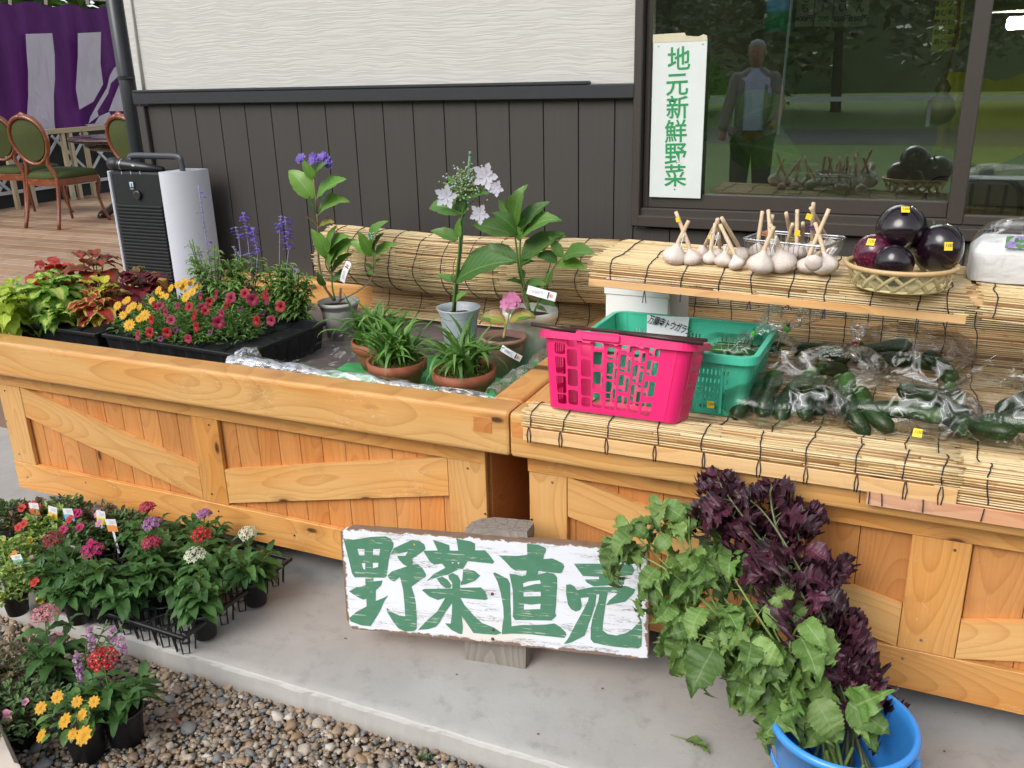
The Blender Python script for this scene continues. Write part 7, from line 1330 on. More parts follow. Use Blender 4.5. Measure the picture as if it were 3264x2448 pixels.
for fx, fy, kd, s_ in ((490, 974, 0, 1), (510, 977, 1, 1), (483, 1020, 0, 1.1), (477, 1060, 0, 1.15), (532, 1060, 0, 1.1), (528, 997, 1, .9), (545, 1020, 1, 1), (602, 978, 0, 1.1), (620, 1006, 0, 1.35), (626, 1042, 0, 1.15), (600, 1080, 1, .9), (690, 940, 1, 1.2), (735, 950, 1, 1.3), (668, 962, 0, 1), (780, 935, 0, 1.2), (805, 955, 1, 1.3), (818, 1023, 0, 1.2), (894, 977, 0, 1.3), (864, 1022, 1, 1.1), (696, 1028, 1, 1.3), (560, 1052, 2, 1), (512, 1080, 2, 1), (645, 980, 1, .9), (655, 990, 0, 1), (730, 965, 0, 1), (845, 940, 0, 1.2), (852, 960, 1, 1), (440, 1070, 1, 1), (790, 905, 2, 1), (670, 1060, 2, .8), (640, 945, 1, .9), (706, 1000, 1, .9), (720, 975, 0, .9), (765, 985, 2, .9), (838, 998, 2, .9), (565, 975, 1, .8)):
    k = min(range(8), key=lambda i: (cal[i][0] - fx) ** 2 + (cal[i][1] - fy) ** 2); z = cal[k][2] + .034 + (cal[k][1] - fy) * .0006; fl_at(cts[k], (CR, CM, CP)[kd], fx, fy, z, (U(-.6, .6), -.9, U(.1, .6)), s_ * 1.08)
# salvias with blue-violet spikes
SL = leafmesh('leaf', SALL, 1, .30, 7, 'lance', .35, 1.1, .02, .05, 1); SFm = petal('salvia_floret', (.10, .045, .42), (.20, .10, .55)); SCm = simple('salvia_calyx', (.24, .22, .38), .8, .3, 200)
sf = MB()
sf.add([(0, 0, 0), (.35, .5, .12), (.5, 1, 0), (0, 1.25, -.25), (-.5, 1, 0), (-.35, .5, .12)], [(0, 1, 2, 3, 4, 5)]); sfm = sf.mesh('floret', SFm)
def salvia(lb, px, py, z, spikes, seed, nst=7, H=.12):
    random.seed(seed); q = P(px, py, z=z); t = T('salvia_plant', lb, 'flowering plant', (q.x, q.y, CT - .02), 'blue salvias in the left planter'); hb = z - CT + .02
    tops = []
    for (sx, sy, s2x, s2y, sz, den) in spikes:
        tp = P(sx, sy, y=q.y) - V(t.location); b2 = P(s2x, s2y, y=q.y) - V(t.location); tops.append((tp, b2, den))
    for k in range(nst + 4): a = U(0, 6.3); tops.append((V((.06 * math.cos(a), .05 * math.sin(a), hb + H * U(.4, .95))), None, 0))
    for tp, b2, den in tops:
        b = V((U(-.02, .02), U(-.02, .02), 0)); hi = b2 if b2 is not None else tp; cv = bez([b, b.lerp(hi, .5) + V((U(-.01, .01), 0, 0)), hi], 5); mb = MB(); mb.tube(cv + ([hi.lerp(tp, .5), tp] if b2 is not None else []), .0018, 4); O('stem', mb, STEM if b2 is None else SCm, t, True, local=True)
        zt = hb + H; n_ = 9
        for k in range(n_):
            f = k / n_; zz = .02 + (min(zt, hi.z) - .02) * f; q_ = min(cv, key=lambda c: abs(c.z - zz))
            for s_ in (0, PI): a = k * 1.57 + s_ + U(-.3, .3); D(t, SL, ori(q_, sph(a, U(.1, .6)), (0, 0, 1), U(.048, .072) * (1 - .3 * f)))
        if b2 is not None:
            L = (tp - b2).length; m = max(2, int(L / (.017 if den < .3 else .012))); cm = MB(); ax = (tp - b2).normalized()
            for k in range(m):
                q_ = b2.lerp(tp, (k + .5) / m)
                for j in range(5 if den > .3 else 3):
                    a = j * 1.2566 + k * .6; d = sph(a, .35); cm.tube([q_, q_ + d * .0075], [.0008, .0018], 4)
                    if R_() < den: D(t, sfm, ori(q_ + d * .006, sph(a, -.1), (0, 0, 1), U(.012, .017)), 'floret')
            O('flower_spike', cm, SCm, t, local=True)
    return t
salvia('salvia with two thin sparse spikes in front of the white speaker side', 670, 900, .83, [(632, 590, 660, 780, 0, .12), (625, 785, 640, 830, 0, .0)], 91, 8, .17)
salvia('salvia with three violet spikes crowded together', 780, 905, .82, [(774, 676, 790, 760, 0, .55), (804, 724, 822, 810, 0, .75), (750, 722, 762, 765, 0, .4), (742, 785, 750, 800, 0, 0), (757, 803, 760, 812, 0, 0), (792, 806, 800, 822, 0, .5)], 92, 8, .12)
salvia('salvia with a tall full violet spike and a thinner twin', 885, 905, .82, [(895, 687, 892, 740, 0, .45), (908, 690, 920, 800, 0, .8), (930, 845, 938, 860, 0, 0)], 93, 9, .10)
salvia('bushy salvia foliage at the right corner of the tray', 940, 940, .79, [(948, 855, 945, 872, 0, 0), (912, 862, 914, 875, 0, 0)], 94, 12, .13)
salvia('short salvia foliage behind the calibrachoas', 720, 935, .80, [], 95, 10, .09)
# ---------------------------------------------------------------- pots in the left planter
FZ = .602
def potmat(nm, a, b, sc=14, rough=.6):
    t = NT(nm); o = t.obj(); n = t.noise(o, sc, 4, .6); n2 = t.noise(o, 90, 3); t.P(col=t.mix(t.sm(n, .4, .7), t.mix(n2, a, tuple(x * .85 for x in a)), b), rough=rough); t.bump(n2, .12, .001); return t.mat
def cpot(name, lb, px, rl, rr, pyr, pyb, mat, style, pz=None, taper=.75):
    """pot located by its base on the planter floor and its rim"""
    y = pyb; top = P(px, pyr, y=y); dep = (top - CAMP).dot(V(_R[:, 2])); r = (rr - rl) / 2 / FPX * dep; h = top.z - FZ
    t = T(name, lb, 'potted plant', (top.x, y, FZ)); K = 40
    if style == 'terra': pr = [(0, 0), (r * .62, 0), (r * .86, h * .62), (r * .87, h * .66), (r * .97, h * .68), (r, h), (r * .9, h), (r * .86, h * .8)]
    elif style == 'flare': pr = [(0, 0), (r * .62, 0), (r * .78, h * .6), (r * .86, h * .86), (r * .97, h * .97), (r, h), (r * .96, h), (r * .84, h * .9), (r * .74, h * .6)]
    elif style == 'round': pr = [(0, 0), (r * .55, 0), (r * .66, h * .04), (r * .84, h * .55), (r * .90, h * .84), (r * .99, h * .87), (r * 1.0, h * .97), (r * .95, h), (r * .87, h * .985), (r * .84, h * .8)]
    else: pr = [(0, 0), (r * .66, 0), (r * .9, h * .88), (r * .91, h * .90), (r, h * .91), (r * 1.01, h), (r * .93, h), (r * .9, h * .8)]
    mb = MB(); mb.lathe(pr, K); O('pot', mb, mat, t, True, local=True)
    mb = MB(); mb.lathe([(r * .87, h * .84), (r * .5, h * .88), (0, h * .87)], 20); mb.v = [(a, b, c + U(-.003, .004)) for a, b, c in mb.v]; o = O('soil', mb, M_['soil'], t, local=True)
    return t, V(t.location), r, h
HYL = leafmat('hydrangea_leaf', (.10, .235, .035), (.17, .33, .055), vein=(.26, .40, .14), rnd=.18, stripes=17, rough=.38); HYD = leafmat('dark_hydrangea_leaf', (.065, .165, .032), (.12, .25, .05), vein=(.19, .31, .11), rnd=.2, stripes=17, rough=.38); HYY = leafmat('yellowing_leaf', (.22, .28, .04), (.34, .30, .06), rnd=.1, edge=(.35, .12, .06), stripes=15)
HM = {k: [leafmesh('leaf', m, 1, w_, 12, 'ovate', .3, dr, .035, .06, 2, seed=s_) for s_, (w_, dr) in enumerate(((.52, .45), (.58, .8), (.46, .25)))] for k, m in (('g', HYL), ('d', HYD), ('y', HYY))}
def lf(t, a, b, yb, ya=None, kd='g', w=0, up=(0, -.6, .8)):
    """a leaf from its base pixel to its tip pixel, both placed in depth"""
    p0 = P(*a, y=yb) - V(t.location); p1 = P(*b, y=ya if ya is not None else yb - .02) - V(t.location); d = p1 - p0; L = d.length * 1.08; D(t, HM[kd][w], ori(p0, d + V((0, 0, L * .12)), up, (L * U(.92, 1.1), L, L)))
def stm(t, pts, yb, r=.0035, mat=None):
    q = [P(x, y_, y=yb + (o[0] if o else 0)) - V(t.location) for x, y_, *o in pts]; mb = MB(); cv = bez(q, 5); mb.tube(cv, [r * (1 - .4 * k / len(cv)) for k in range(len(cv))], 7); O('stem', mb, mat or STEM, t, True, local=True)
Z5 = lambda x, y: (900 + x * .4822, 450 + y * .4822)
def lz(t, a, b, yb, ya=None, kd='g', w=0, up=(0, -.6, .8)): lf(t, Z5(*a), Z5(*b), yb, ya, kd, w, up)
def sz(t, pts, yb, r=.0035, mat=None): stm(t, [(*Z5(p[0], p[1]), *p[2:]) for p in pts], yb, r, mat)
# grey pot, blue hydrangea
t, c, r, h = cpot('potted_hydrangea', 'hydrangea with violet flowers in a worn grey pot at the back', 1079, 1011, 1142, 958, 2.74, potmat('worn_grey_pot', (.52, .51, .48), (.38, .36, .31)), 'std'); y = c.y
sz(t, [(345, 1050), (280, 960), (240, 790), (235, 560), (225, 420), (208, 250)], y, .0045, STEMB); sz(t, [(350, 1055), (330, 960), (325, 830), (310, 700)], y - .01, .0035); sz(t, [(390, 1050), (500, 990), (590, 910), (600, 800), (600, 690)], y - .01, .003, STEMB); sz(t, [(380, 1060), (385, 970)], y - .02, .006, STEMB); sz(t, [(340, 1060), (270, 960)], y - .01, .003, STEMB)
for a, b, kd, w in (((205, 380), (30, 185), 'g', 1), ((205, 250), (130, 130), 'g', 2), ((210, 250), (280, 150), 'g', 0), ((220, 385), (395, 262), 'g', 0), ((230, 480), (170, 375), 'd', 2), ((235, 490), (395, 380), 'g', 1), ((230, 560), (160, 505), 'y', 2), ((240, 565), (330, 550), 'y', 2),
                    ((310, 760), (190, 600), 'g', 2), ((315, 740), (335, 570), 'g', 0), ((315, 740), (400, 620), 'g', 1), ((320, 840), (450, 650), 'g', 1), ((325, 870), (450, 760), 'g', 2), ((315, 780), (240, 620), 'g', 0), ((330, 930), (440, 870), 'd', 2), ((280, 960), (230, 880), 'd', 2), ((320, 860), (330, 700), 'g', 1),
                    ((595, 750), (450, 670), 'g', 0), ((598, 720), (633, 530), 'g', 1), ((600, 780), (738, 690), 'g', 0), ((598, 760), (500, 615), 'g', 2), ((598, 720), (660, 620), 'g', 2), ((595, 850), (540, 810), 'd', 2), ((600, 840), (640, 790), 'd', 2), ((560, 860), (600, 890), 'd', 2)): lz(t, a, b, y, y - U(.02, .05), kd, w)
HB = petal('violet_blue_petal', (.17, .10, .50), (.28, .17, .62), None)
def sepal(name, mat, r, n, layers=2, w=.75, up=.25):
    mb = MB()
    for l in range(layers):
        for k in range(n):
            a = 2 * PI * (k + .5 * l) / n; c_, s_ = math.cos(a), math.sin(a); rr = r * (1 - .3 * l); pts = [(0, 0, 0), (.35, w * .38, up * .5), (.75, w * .42, up * .8), (1.0, 0, up), (.75, -w * .42, up * .8), (.35, -w * .38, up * .5), (.5, 0, up * .3)]
            mb.add([(rr * (x * c_ - y_ * s_), rr * (x * s_ + y_ * c_), rr * z + .002 * l) for x, y_, z in pts], [(6, 1, 0), (6, 2, 1), (6, 3, 2), (6, 4, 3), (6, 5, 4), (6, 0, 5)], [(.5, 0), (0, .35), (0, .75), (.5, 1), (1, .75), (1, .35), (.5, .5)])
    return mb.mesh(name, mat, True)
HF = sepal('flower', HB, .019, 6)
for x, y_ in ((125, 110), (118, 122), (205, 105), (212, 125), (235, 108), (195, 128), (240, 120), (295, 115), (300, 140), (310, 165), (270, 100)): q = P(*Z5(x, y_), y=y - .01) - c; D(t, HF, ori(q, (1, 0, U(-.5, .5)), (U(-.4, .4), -.8, U(.1, .8)), U(.7, 1.1)), 'flower'); mb = MB()
mb = MB()
for x in (125, 210, 240, 300): mb.tube([P(*Z5(208, 200), y=y) - c, P(*Z5(x, 125), y=y) - c], .0012, 4)
O('flower_stalk', mb, STEM, t, local=True)
BUD = simple('pale_blue_bud', (.38, .48, .52), .6, .3, 200)
mb = MB()
for k in range(26): q = P(*Z5(588 + U(-28, 28), 628 + U(-24, 24)), y=y - .03 + U(-.01, .01)) - c; mb.lathe([(0, -.003), (.003, 0), (0, .003)], 5, c=q)
o = O('buds', mb, BUD, t, local=True); o['kind'] = 'stuff'
def ptag(name, a, b, lab, yb, txt):
    """long white price tag with a little round face logo, hung on a plant"""
    t = T('price_tag', lab, 'price tag', P(*a, y=yb)); p0, p1 = P(*a, y=yb), P(*b, y=yb); d = p1 - p0; L = d.length; M = ori((p0 + p1) / 2, d, (0, -1, .25)); w_ = L * .28
    mb = MB(); mb.grid(lambda u, v: ((u - .5) * w_, (v - .5) * L, .006 * math.sin(v * PI)), 1, 8); O('tag', mb, M_['white'], t, M=M)
    for r_, col, z in ((.011, 'face', .0010), (.004, 'nose', .0014)):
        nm = 'tag_' + col; mt = bpy.data.materials.get(nm) or simple(nm, {'face': (.75, .40, .28), 'nose': (.6, .12, .10)}[col]); mb = MB(); mb.lathe([(0, 0), (r_ * .6, 0)], 14); mb.f = mb.f[-1:]; mb.v = mb.v; q = M @ Matrix.Translation((0, L * .33, .006 * math.sin(.83 * PI) + z)); O('logo', mb, mt, t, M=q)
    mb = MB(); mb.box((0, L * .25, .0052), (w_ * .75, L * .045, .0004)); O('logo_base', mb, bpy.data.materials.get('tag_navy') or simple('tag_navy', (.03, .04, .16)), t, M=M)
    text(txt, L * .16, M @ Matrix.Translation((0, -L * .12, .0067)) @ Matrix.Rotation(PI / 2, 4, 'Z'), bpy.data.materials.get('tag_grey') or simple('tag_grey', (.5, .5, .52)), t, 'price')
ptag('a', Z5(395, 930), Z5(442, 800), 'white price tag hanging on the violet hydrangea', y - .05, '500円')
# blue-grey pot, lacecap
t, c, r, h = cpot('potted_hydrangea', 'staked lacecap hydrangea with white double flowers in a pale blue-grey pot', 1462, 1391, 1533, 978, 2.63, potmat('blue_grey_pot', (.40, .44, .49), (.46, .49, .52), 20, .5), 'flare'); y = c.y
STK = simple('green_stake', (.12, .22, .13), .4, .1, 30); a0, a1 = P(*Z5(1138, 1130), y=y) - c, P(*Z5(1243, 70), y=y) - c; mb = MB(); mb.tube([a0, a1], .0048, 8); mb.tube([a1.lerp(a0, .02), a1 + (a1 - a0).normalized() * .001], .0058, 8); O('stake', mb, STK, t, True, local=True)
sz(t, [(1125, 1130), (1145, 930), (1165, 760), (1175, 600), (1190, 480), (1200, 380)], y - .01, .004); sz(t, [(1140, 930), (1130, 830), (1150, 760)], y - .015, .002, STEMB)
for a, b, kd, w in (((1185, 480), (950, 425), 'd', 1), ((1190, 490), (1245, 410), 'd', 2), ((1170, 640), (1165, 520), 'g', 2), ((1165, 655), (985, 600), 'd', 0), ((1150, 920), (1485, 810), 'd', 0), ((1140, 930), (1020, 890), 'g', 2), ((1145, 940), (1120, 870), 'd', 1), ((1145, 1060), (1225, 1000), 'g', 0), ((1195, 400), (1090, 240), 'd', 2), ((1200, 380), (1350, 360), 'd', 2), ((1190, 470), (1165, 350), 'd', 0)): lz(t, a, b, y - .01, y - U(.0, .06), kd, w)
LW_ = sepal('flower', petal('white_lilac_petal', (.72, .70, .76), (.62, .62, .78)), .040, 5, 2, .55, .2)
for x, y_, s_ in ((1085, 365, 1.05), (1345, 230, 1.15), (1415, 310, .72), (1305, 480, .9)): q = P(*Z5(x, y_), y=y - .04) - c; D(t, LW_, ori(q, (U(-.3, .3), 0, 1), (U(-.2, .2), -1, .25), s_), 'flower'); mb = MB(); mb.tube(bez([P(*Z5(1210, 340), y=y - .01) - c, P(*Z5((1210 + x) / 2 + 20, (310 + y_) / 2 - 20), y=y - .02) - c, q + V((0, .004, 0))], 4), .0010, 4); O('flower_stalk', mb, STEMB, t, True, local=True)
mb = MB(); m2_ = MB(); random.seed(4)
for k in range(330):
    x, y_ = 1225 + random.gauss(0, 66), 270 + random.gauss(0, 52); q = P(*Z5(x, y_), y=y - .02 + U(-.02, .02)) - c; (m2_ if R_() < .3 else mb).lathe([(0, -.0042), (.0042, 0), (0, .0042)], 5, c=q)
    if k % 3 == 0: mb.tube([P(*Z5(1210, 350), y=y - .01) - c, q], .0007, 3)
o = O('buds', mb, simple('green_bud', (.22, .30, .12), .6, .3, 200), t, local=True); o['kind'] = 'stuff'; o = O('buds', m2_, BUD, t, local=True); o['kind'] = 'stuff'
# white pot, tall leafy hydrangea
t, c, r, h = cpot('potted_hydrangea', 'tall leafy hydrangea without flowers in a white round-rimmed pot', 1690, 1601, 1780, 985, 2.68, potmat('white_stained_pot', (.66, .66, .62), (.50, .49, .42), 18, .45), 'round'); y = c.y
sz(t, [(1640, 1130), (1590, 960), (1560, 820), (1545, 680), (1535, 620)], y, .0045); sz(t, [(1640, 1140), (1600, 960), (1570, 800), (1572, 680), (1575, 640)], y - .02, .0045); sz(t, [(1660, 1140), (1720, 1000), (1770, 880), (1820, 800), (1860, 770)], y - .02, .0035); sz(t, [(1630, 1140), (1585, 1010), (1600, 950)], y - .03, .003, STEMB)
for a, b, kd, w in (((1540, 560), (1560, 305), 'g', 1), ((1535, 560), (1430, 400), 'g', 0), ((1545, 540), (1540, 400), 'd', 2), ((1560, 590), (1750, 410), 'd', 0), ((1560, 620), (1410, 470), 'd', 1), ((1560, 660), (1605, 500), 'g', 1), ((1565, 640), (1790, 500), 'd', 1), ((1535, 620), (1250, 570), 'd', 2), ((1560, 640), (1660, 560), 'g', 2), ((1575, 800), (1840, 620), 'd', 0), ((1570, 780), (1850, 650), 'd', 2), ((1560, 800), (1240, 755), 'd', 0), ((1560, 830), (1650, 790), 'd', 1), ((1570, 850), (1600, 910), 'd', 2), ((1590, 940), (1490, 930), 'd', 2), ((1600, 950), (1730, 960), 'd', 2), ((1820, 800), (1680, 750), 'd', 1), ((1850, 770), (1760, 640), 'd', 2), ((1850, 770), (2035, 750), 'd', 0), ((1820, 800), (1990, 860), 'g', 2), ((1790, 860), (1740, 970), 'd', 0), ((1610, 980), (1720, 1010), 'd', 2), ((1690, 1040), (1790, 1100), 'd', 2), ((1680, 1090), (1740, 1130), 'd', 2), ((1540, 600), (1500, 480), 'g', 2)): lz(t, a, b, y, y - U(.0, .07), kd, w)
ptag('b', Z5(1620, 980), Z5(1808, 1032), 'white price tag across the tall hydrangea above its white pot', y - .09, '650円')
# pinkish pot, small pink hydrangea
t, c, r, h = cpot('potted_hydrangea', 'small hydrangea with one pink flower head in a dusty pink pot', 1606, 1537, 1684, 1070, 2.53, potmat('dusty_pink_pot', (.33, .17, .13), (.40, .24, .19), 12), 'std', taper=.8); y = c.y
sz(t, [(1462, 1300), (1480, 1210), (1508, 1110)], y - .0, .005, simple('pale_stalk', (.45, .42, .16), .5)); mb = MB()
for a, b, kd, w in (((1475, 1200), (1298, 1160), 'y', 1), ((1500, 1190), (1650, 1150), 'y', 1)): lz(t, a, b, y, y - .02, 'g', w); lz(t, a, (b[0], b[1] + 12), y - .004, y - .024, kd, w)
HP = sepal('flower', petal('pink_hydrangea_petal', (.62, .18, .38), (.72, .28, .48)), .0145, 4, 1, 1.05, .2)
for x, y_ in ((1463, 1070), (1480, 1040), (1500, 1025), (1520, 1022), (1540, 1035), (1510, 1055), (1530, 1065), (1550, 1075), (1500, 1080), (1520, 1085), (1470, 1090), (1555, 1052)): q = P(*Z5(x, y_), y=y - .02 + U(-.01, .01)) - c; D(t, HP, ori(q, (1, 0, U(-1, 1)), (U(-.5, .5), -1, U(0, .6)), U(.9, 1.15)), 'flower')
ptag('c', Z5(1447, 1365), Z5(1578, 1440), 'white price tag stuck on the dusty pink pot', y - r * 1.12, '108円')
# terracotta bowls with grass and moss
TC = potmat('terracotta', (.30, .085, .04), (.36, .12, .065), 9, .65)
GRm = leafmat('grass_blade', (.08, .20, .035), (.17, .33, .07), rnd=.25, stripes=1, rough=.45)
BLD = [leafmesh('blade', GRm, 1, .10, 10, 'blade', .35, dr, 0, 0, 1, seed=k) for k, dr in enumerate((.9, 1.5, 2.0, .5))]
for k, (lb, px, rl, rr, pr_, pb_) in enumerate((('terracotta bowl of grassy leaves on green moss, front left of the three', 1265, 1170, 1364, 1145, 2.29), ('terracotta bowl of grassy leaves at the front corner by the rail', 1478, 1370, 1578, 1175, 2.27), ('terracotta bowl of grassy leaves half hidden behind the other two', 1205, 1128, 1300, 1082, 2.45))):
    random.seed(200 + k); t, c, r, h = cpot('grass_pot', lb, px, rl, rr, pr_, pb_, TC, 'terra'); t['group'] = 'terracotta grass bowls'
    ms, st = tiny(520, r * .84, .022, .013, .005, random.Random(k), up=.9, cz=h * .84, n_stem=0); o = O('moss', ms, MOSS, t, local=True); o['kind'] = 'stuff'
    for cl in range(7):
        ca = cl * .9 + k; cr2 = r * (.15 + .45 * (cl % 3) / 2); cx, cy2 = cr2 * math.cos(ca), cr2 * math.sin(ca)
        for j in range(11): a = U(0, 6.3) * .6 + ca * .4 + j; D(t, random.choice(BLD), ori((cx + U(-.006, .006), cy2 + U(-.006, .006), h * .9), sph(a, U(.55, 1.35)), (0, 0, 1), (U(.15, .24), U(.13, .22), U(.13, .21))), 'blade')
# green cloth and crumpled clear sheet under the pots
GRS = NT('green_cloth'); n = GRS.noise(GRS.obj(), 20, 3); GRS.P(col=GRS.mix(n, (.05, .50, .14), (.10, .65, .22)), rough=.6); GRS.bump(n, .4, .006)
A = [P(1000, 1150, z=FZ), P(1100, 1065, z=FZ), P(1500, 1085, z=FZ), P(1730, 1120, z=FZ), P(1600, 1250, z=FZ), P(1240, 1225, z=FZ)]
x0, x1, y0, y1 = -1.86, -1.03, 2.13, 2.62
gsx = T('green_sheet', 'bright green cloth spread under the terracotta bowls', 'cloth', (-1.45, 2.3, FZ))
mb = MB(); mb.grid(lambda u, v: (x0 + (x1 - x0) * u + .22 * v * (1 - u) + .02 * noise.noise(V((v * 7, 1, 0))), y0 + (y1 - y0) * v + .015 * noise.noise(V((u * 9, 4, 0))), FZ + .004 + .010 * (noise.noise(V((u * 9, v * 9, 0))) + .5) + (.05 * max(0, u - .93) / .07) + .045 * max(0, .06 - v) / .06), 60, 40); O('sheet', mb, GRS.mat, gsx, True)
cs = T('clear_sheet', 'crumpled clear plastic sheet bunched along the front rail of the left planter', 'plastic sheet', (-1.5, 2.15, FZ))
yf = 2.098
def tube_(u, v): a = 2 * PI * v; x = -1.96 + .94 * u; R2 = .019 * (1.5 - .7 * u); return (x, yf + .035 + R2 * .9 * math.cos(a) * 1.2, .680 - .012 * u + R2 * math.sin(a))
O('bunched_edge', crumple(tube_, 190, 16, .013, 26, 1, (.45, 1.3, 1.3)), M_['sheet'], cs, True)
def tube2(u, v): a = 2 * PI * v; y = yf + .05 + .5 * u; R2 = .022; return (-1.045 + R2 * math.cos(a), y, .672 + R2 * math.sin(a))
O('bunched_edge', crumple(tube2, 90, 14, .012, 26, 5, (1.3, .45, 1.3)), M_['sheet'], cs, True)
O('flat_sheet', crumple(lambda u, v: (-1.95 + .93 * u, 2.13 + .62 * v, FZ + .022), 90, 60, .012, 12, 9), M_['thin'], cs, True)
def knob(u, v): a = 2 * PI * u; b = PI * v; return (-1.93 + .05 * math.cos(a) * math.sin(b), 2.17 + .05 * math.sin(a) * math.sin(b), .675 + .045 * math.cos(b))
O('bunched_corner', crumple(knob, 34, 20, .014, 24, 12), M_['sheet'], cs, True)
mb = MB(); mb.grid(lambda u, v: (-1.05 + .02 * u, 2.46 + .004 * u, .62 + .07 * v), 2, 3); O('tape', mb, GRS.mat, cs)
# ---------------------------------------------------------------- shiso bunches in the bucket
SG = leafmat('green_shiso_leaf', (.11, .215, .045), (.21, .33, .085), vein=(.30, .40, .18), rnd=.32, stripes=15, rough=.5, trans=.25, under=(.20, .25, .15)); SP = leafmat('purple_shiso_leaf', (.034, .013, .020), (.085, .020, .040), vein=(.14, .03, .06), rnd=.35, stripes=15, rough=.45, trans=.1, under=(.10, .03, .055))
def shm(mat, k, n=26, w=.74, dr=1.0, ruf=.75, serr=.05): return leafmesh('leaf', mat, 1, w, n, 'shiso', .55 if k % 2 else .25, dr, serr, ruf, 2, seed=k)
SGM = [shm(SG, k, dr=d, w=w, ruf=.42) for k, (d, w) in enumerate(((1.0, .70), (1.5, .62), (.6, .74), (1.3, .54)))]; SPM = [shm(SP, k + 9, n=24, dr=d, w=w, ruf=1.0, serr=.10) for k, (d, w) in enumerate(((1.1, .85), (1.9, .75), (.6, .85), (2.3, .65)))]
SS = simple('pale_green_stalk', (.20, .30, .07), .5, .2); SPS = simple('purple_green_stalk', (.14, .16, .07), .5, .3)
ZS = lambda x, y: (1900 + x * .6166, 1450 + y * .6166)
def shiso(name, lb, base, paths, meshes, smat, ls, yfun, seed, tipn, per):
    random.seed(seed); b0 = V(base); t = T(name, lb, 'herb bunch', b0)
    for (pts, yt) in paths:
        n = len(pts); q = [b0 + V((U(-.05, .05), U(-.05, .03), -.02))] + [P(*ZS(*p), y=b0.y + (yt - b0.y) * ((k + 1) / n)) for k, p in enumerate(pts)]; cv = bez(q, 6); L = [p - b0 for p in cv]; m = len(L)
        mb = MB(); mb.tube(L, [.0042 * (1 - .6 * k / m) for k in range(m)], 6); O('stem', mb, smat, t, True, local=True)
        for k in range(per):
            f = .22 + .76 * (k + U(0, .8)) / per; i = min(m - 2, int(f * (m - 1))); p = L[i]; tn = (L[i + 1] - L[i]).normalized(); a = U(0, 6.3)
            side = ori((0, 0, 0), tn).to_3x3() @ V((math.cos(a), .5, math.sin(a))); d = (side.normalized() + V((0, -.3, -.95))).normalized(); s_ = ls * U(.7, 1.3) * (1.2 - .5 * f); pl = s_ * .3; e = p + (side.normalized() * .8 + V((0, -.1, 0))) * pl
            mb = MB(); mb.tube([p, e], .0011, 4); O('petiole', mb, smat, t, local=True); up = (side * .6 + V((U(-1.1, 1.1), U(-1.0, .1), .3))).normalized(); D(t, random.choice(meshes), ori(e, d, up, (s_ * U(.85, 1.15), s_, s_)))
        p = L[-1]
        for k in range(tipn): a = k * 2.4; d = (sph(a, .1) + V((0, -.3, -.35))).normalized(); D(t, random.choice(meshes), ori(p, d, (U(-.5, .5), -.7, .7), ls * U(.45, .95)))
    return t
pg = [([(1180, 1340), (900, 1020), (600, 740), (420, 420), (340, 260)], 1.86), ([(1150, 1330), (850, 1000), (500, 700), (250, 460), (170, 360)], 1.80), ([(1130, 1350), (800, 1100), (520, 900), (400, 760), (330, 640)], 1.72), ([(1200, 1320), (950, 1000), (790, 760), (700, 600), (700, 520)], 1.82), ([(1200, 1330), (1000, 1050), (900, 850), (880, 640), (900, 510)], 1.84),
      ([(1150, 1350), (850, 1180), (650, 980), (480, 920), (420, 950)], 1.66), ([(1150, 1360), (960, 1220), (820, 1100), (780, 1000), (800, 970)], 1.64), ([(1180, 1340), (800, 900), (520, 560), (480, 340), (500, 290)], 1.90), ([(1120, 1340), (780, 980), (400, 620), (130, 480), (100, 480)], 1.76), ([(1200, 1340), (1050, 1150), (1000, 1000), (1050, 880), (1100, 900)], 1.74), ([(1120, 1350), (860, 1120), (640, 820), (560, 640), (560, 560)], 1.78)]
shiso('green_shiso_bunch', 'drooping bunch of green shiso leaning out of the blue bucket over the sign', (BX + .0, BY + .03, .14), pg, SGM, SS, .104, None, 301, 4, 16)
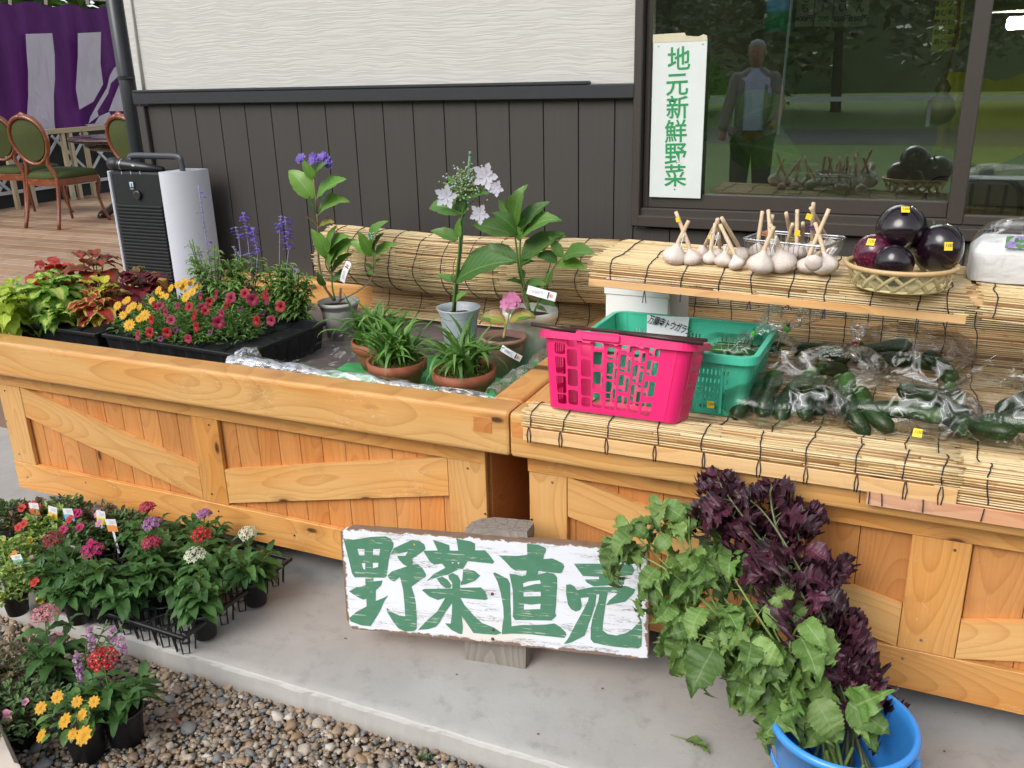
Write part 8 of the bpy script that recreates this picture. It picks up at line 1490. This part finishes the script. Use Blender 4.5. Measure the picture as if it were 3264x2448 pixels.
pp_ = [([(1290, 1330), (1200, 900), (1000, 500), (850, 280), (700, 180)], 1.93), ([(1300, 1330), (1150, 800), (950, 420), (900, 200), (930, 180)], 1.97), ([(1330, 1330), (1200, 950), (1080, 600), (1040, 340), (1090, 280)], 1.97), ([(1330, 1330), (1260, 1000), (1200, 760), (1200, 600), (1230, 560)], 1.95), ([(1280, 1340), (1050, 800), (800, 430), (640, 260), (600, 300)], 1.93), ([(1290, 1330), (1080, 750), (820, 400), (660, 180), (640, 110)], 1.95), ([(1320, 1330), (1280, 1120), (1260, 960), (1280, 860), (1300, 830)], 1.88), ([(1300, 1330), (1250, 1150), (1260, 1080), (1310, 1050)], 1.82), ([(1310, 1340), (1100, 850), (900, 560), (800, 380), (760, 340)], 1.94)]
shiso('purple_shiso_bunch', 'dark purple shiso bunch leaning against the planter behind the green one', (BX + .03, BY + .05, .14), pp_, SPM, SPS, .085, None, 302, 5, 21)
# loose leaves in the bucket
random.seed(9); lw = T('loose_shiso_leaves', 'big green shiso leaves lying inside the bucket', 'leaves', (BX, BY, .16))
for (a, b, k) in (((1300, 1280), (1520, 1440), 0), ((1330, 1300), (1470, 1240), 2), ((1130, 1260), (1280, 1520), 0), ((1060, 1300), (1080, 1450), 1), ((1020, 1360), (960, 1300), 1), ((1400, 1420), (1450, 1540), 1), ((1340, 1350), (1400, 1460), 2)):
    p0, p1 = P(*ZS(*a), y=BY - .01), P(*ZS(*b), y=BY - .06); d = p1 - p0; D(lw, SGM[k], ori(p0 - V(lw.location), d, (0, -.8, .6), d.length * 1.05))
for k in range(5): mb = MB(); mb.tube([(U(-.05, .07), U(-.02, .06), -.14), (U(-.03, .08), U(-.02, .04), .03)], .004, 6); O('stem', mb, SS, lw, True, local=True)
# fallen leaf on the pavement
q = P(2200, 2365, z=.006); fl = T('fallen_shiso_leaf', 'single wilted green shiso leaf lying on the concrete', 'leaf', q); D(fl, SGM[0], ori((-.01, 0, .004), (1, -.35, .25), (0, 0, 1), (.05, .075, .06))); mb = MB(); mb.tube([(-.01, 0, .004), (-.05, .004, .002)], .0012, 4); O('petiole', mb, SS, fl, True, local=True)
for px, py in ((1455, 2150), (1920, 2195), (1100, 2035), (3010, 2395), (1715, 2340), (2620, 2200)): q = P(px, py, z=.002); mb = MB(); mb.lathe([(0, -.001), (.003, .001), (0, .003)], 6, jit=1); o = O('small_stone', mb, M_['rust'], M=Matrix.Translation(q)); tag(o, 'tiny brown grit on the pavement ' + {1455: 'left of the timber post', 1920: 'below the right end of the sign', 1100: 'below the left end of the sign', 3010: 'right of the blue bucket', 1715: 'near the middle of the front edge', 2620: 'left of the blue bucket'}[px], 'grit', 'grit on the pavement')
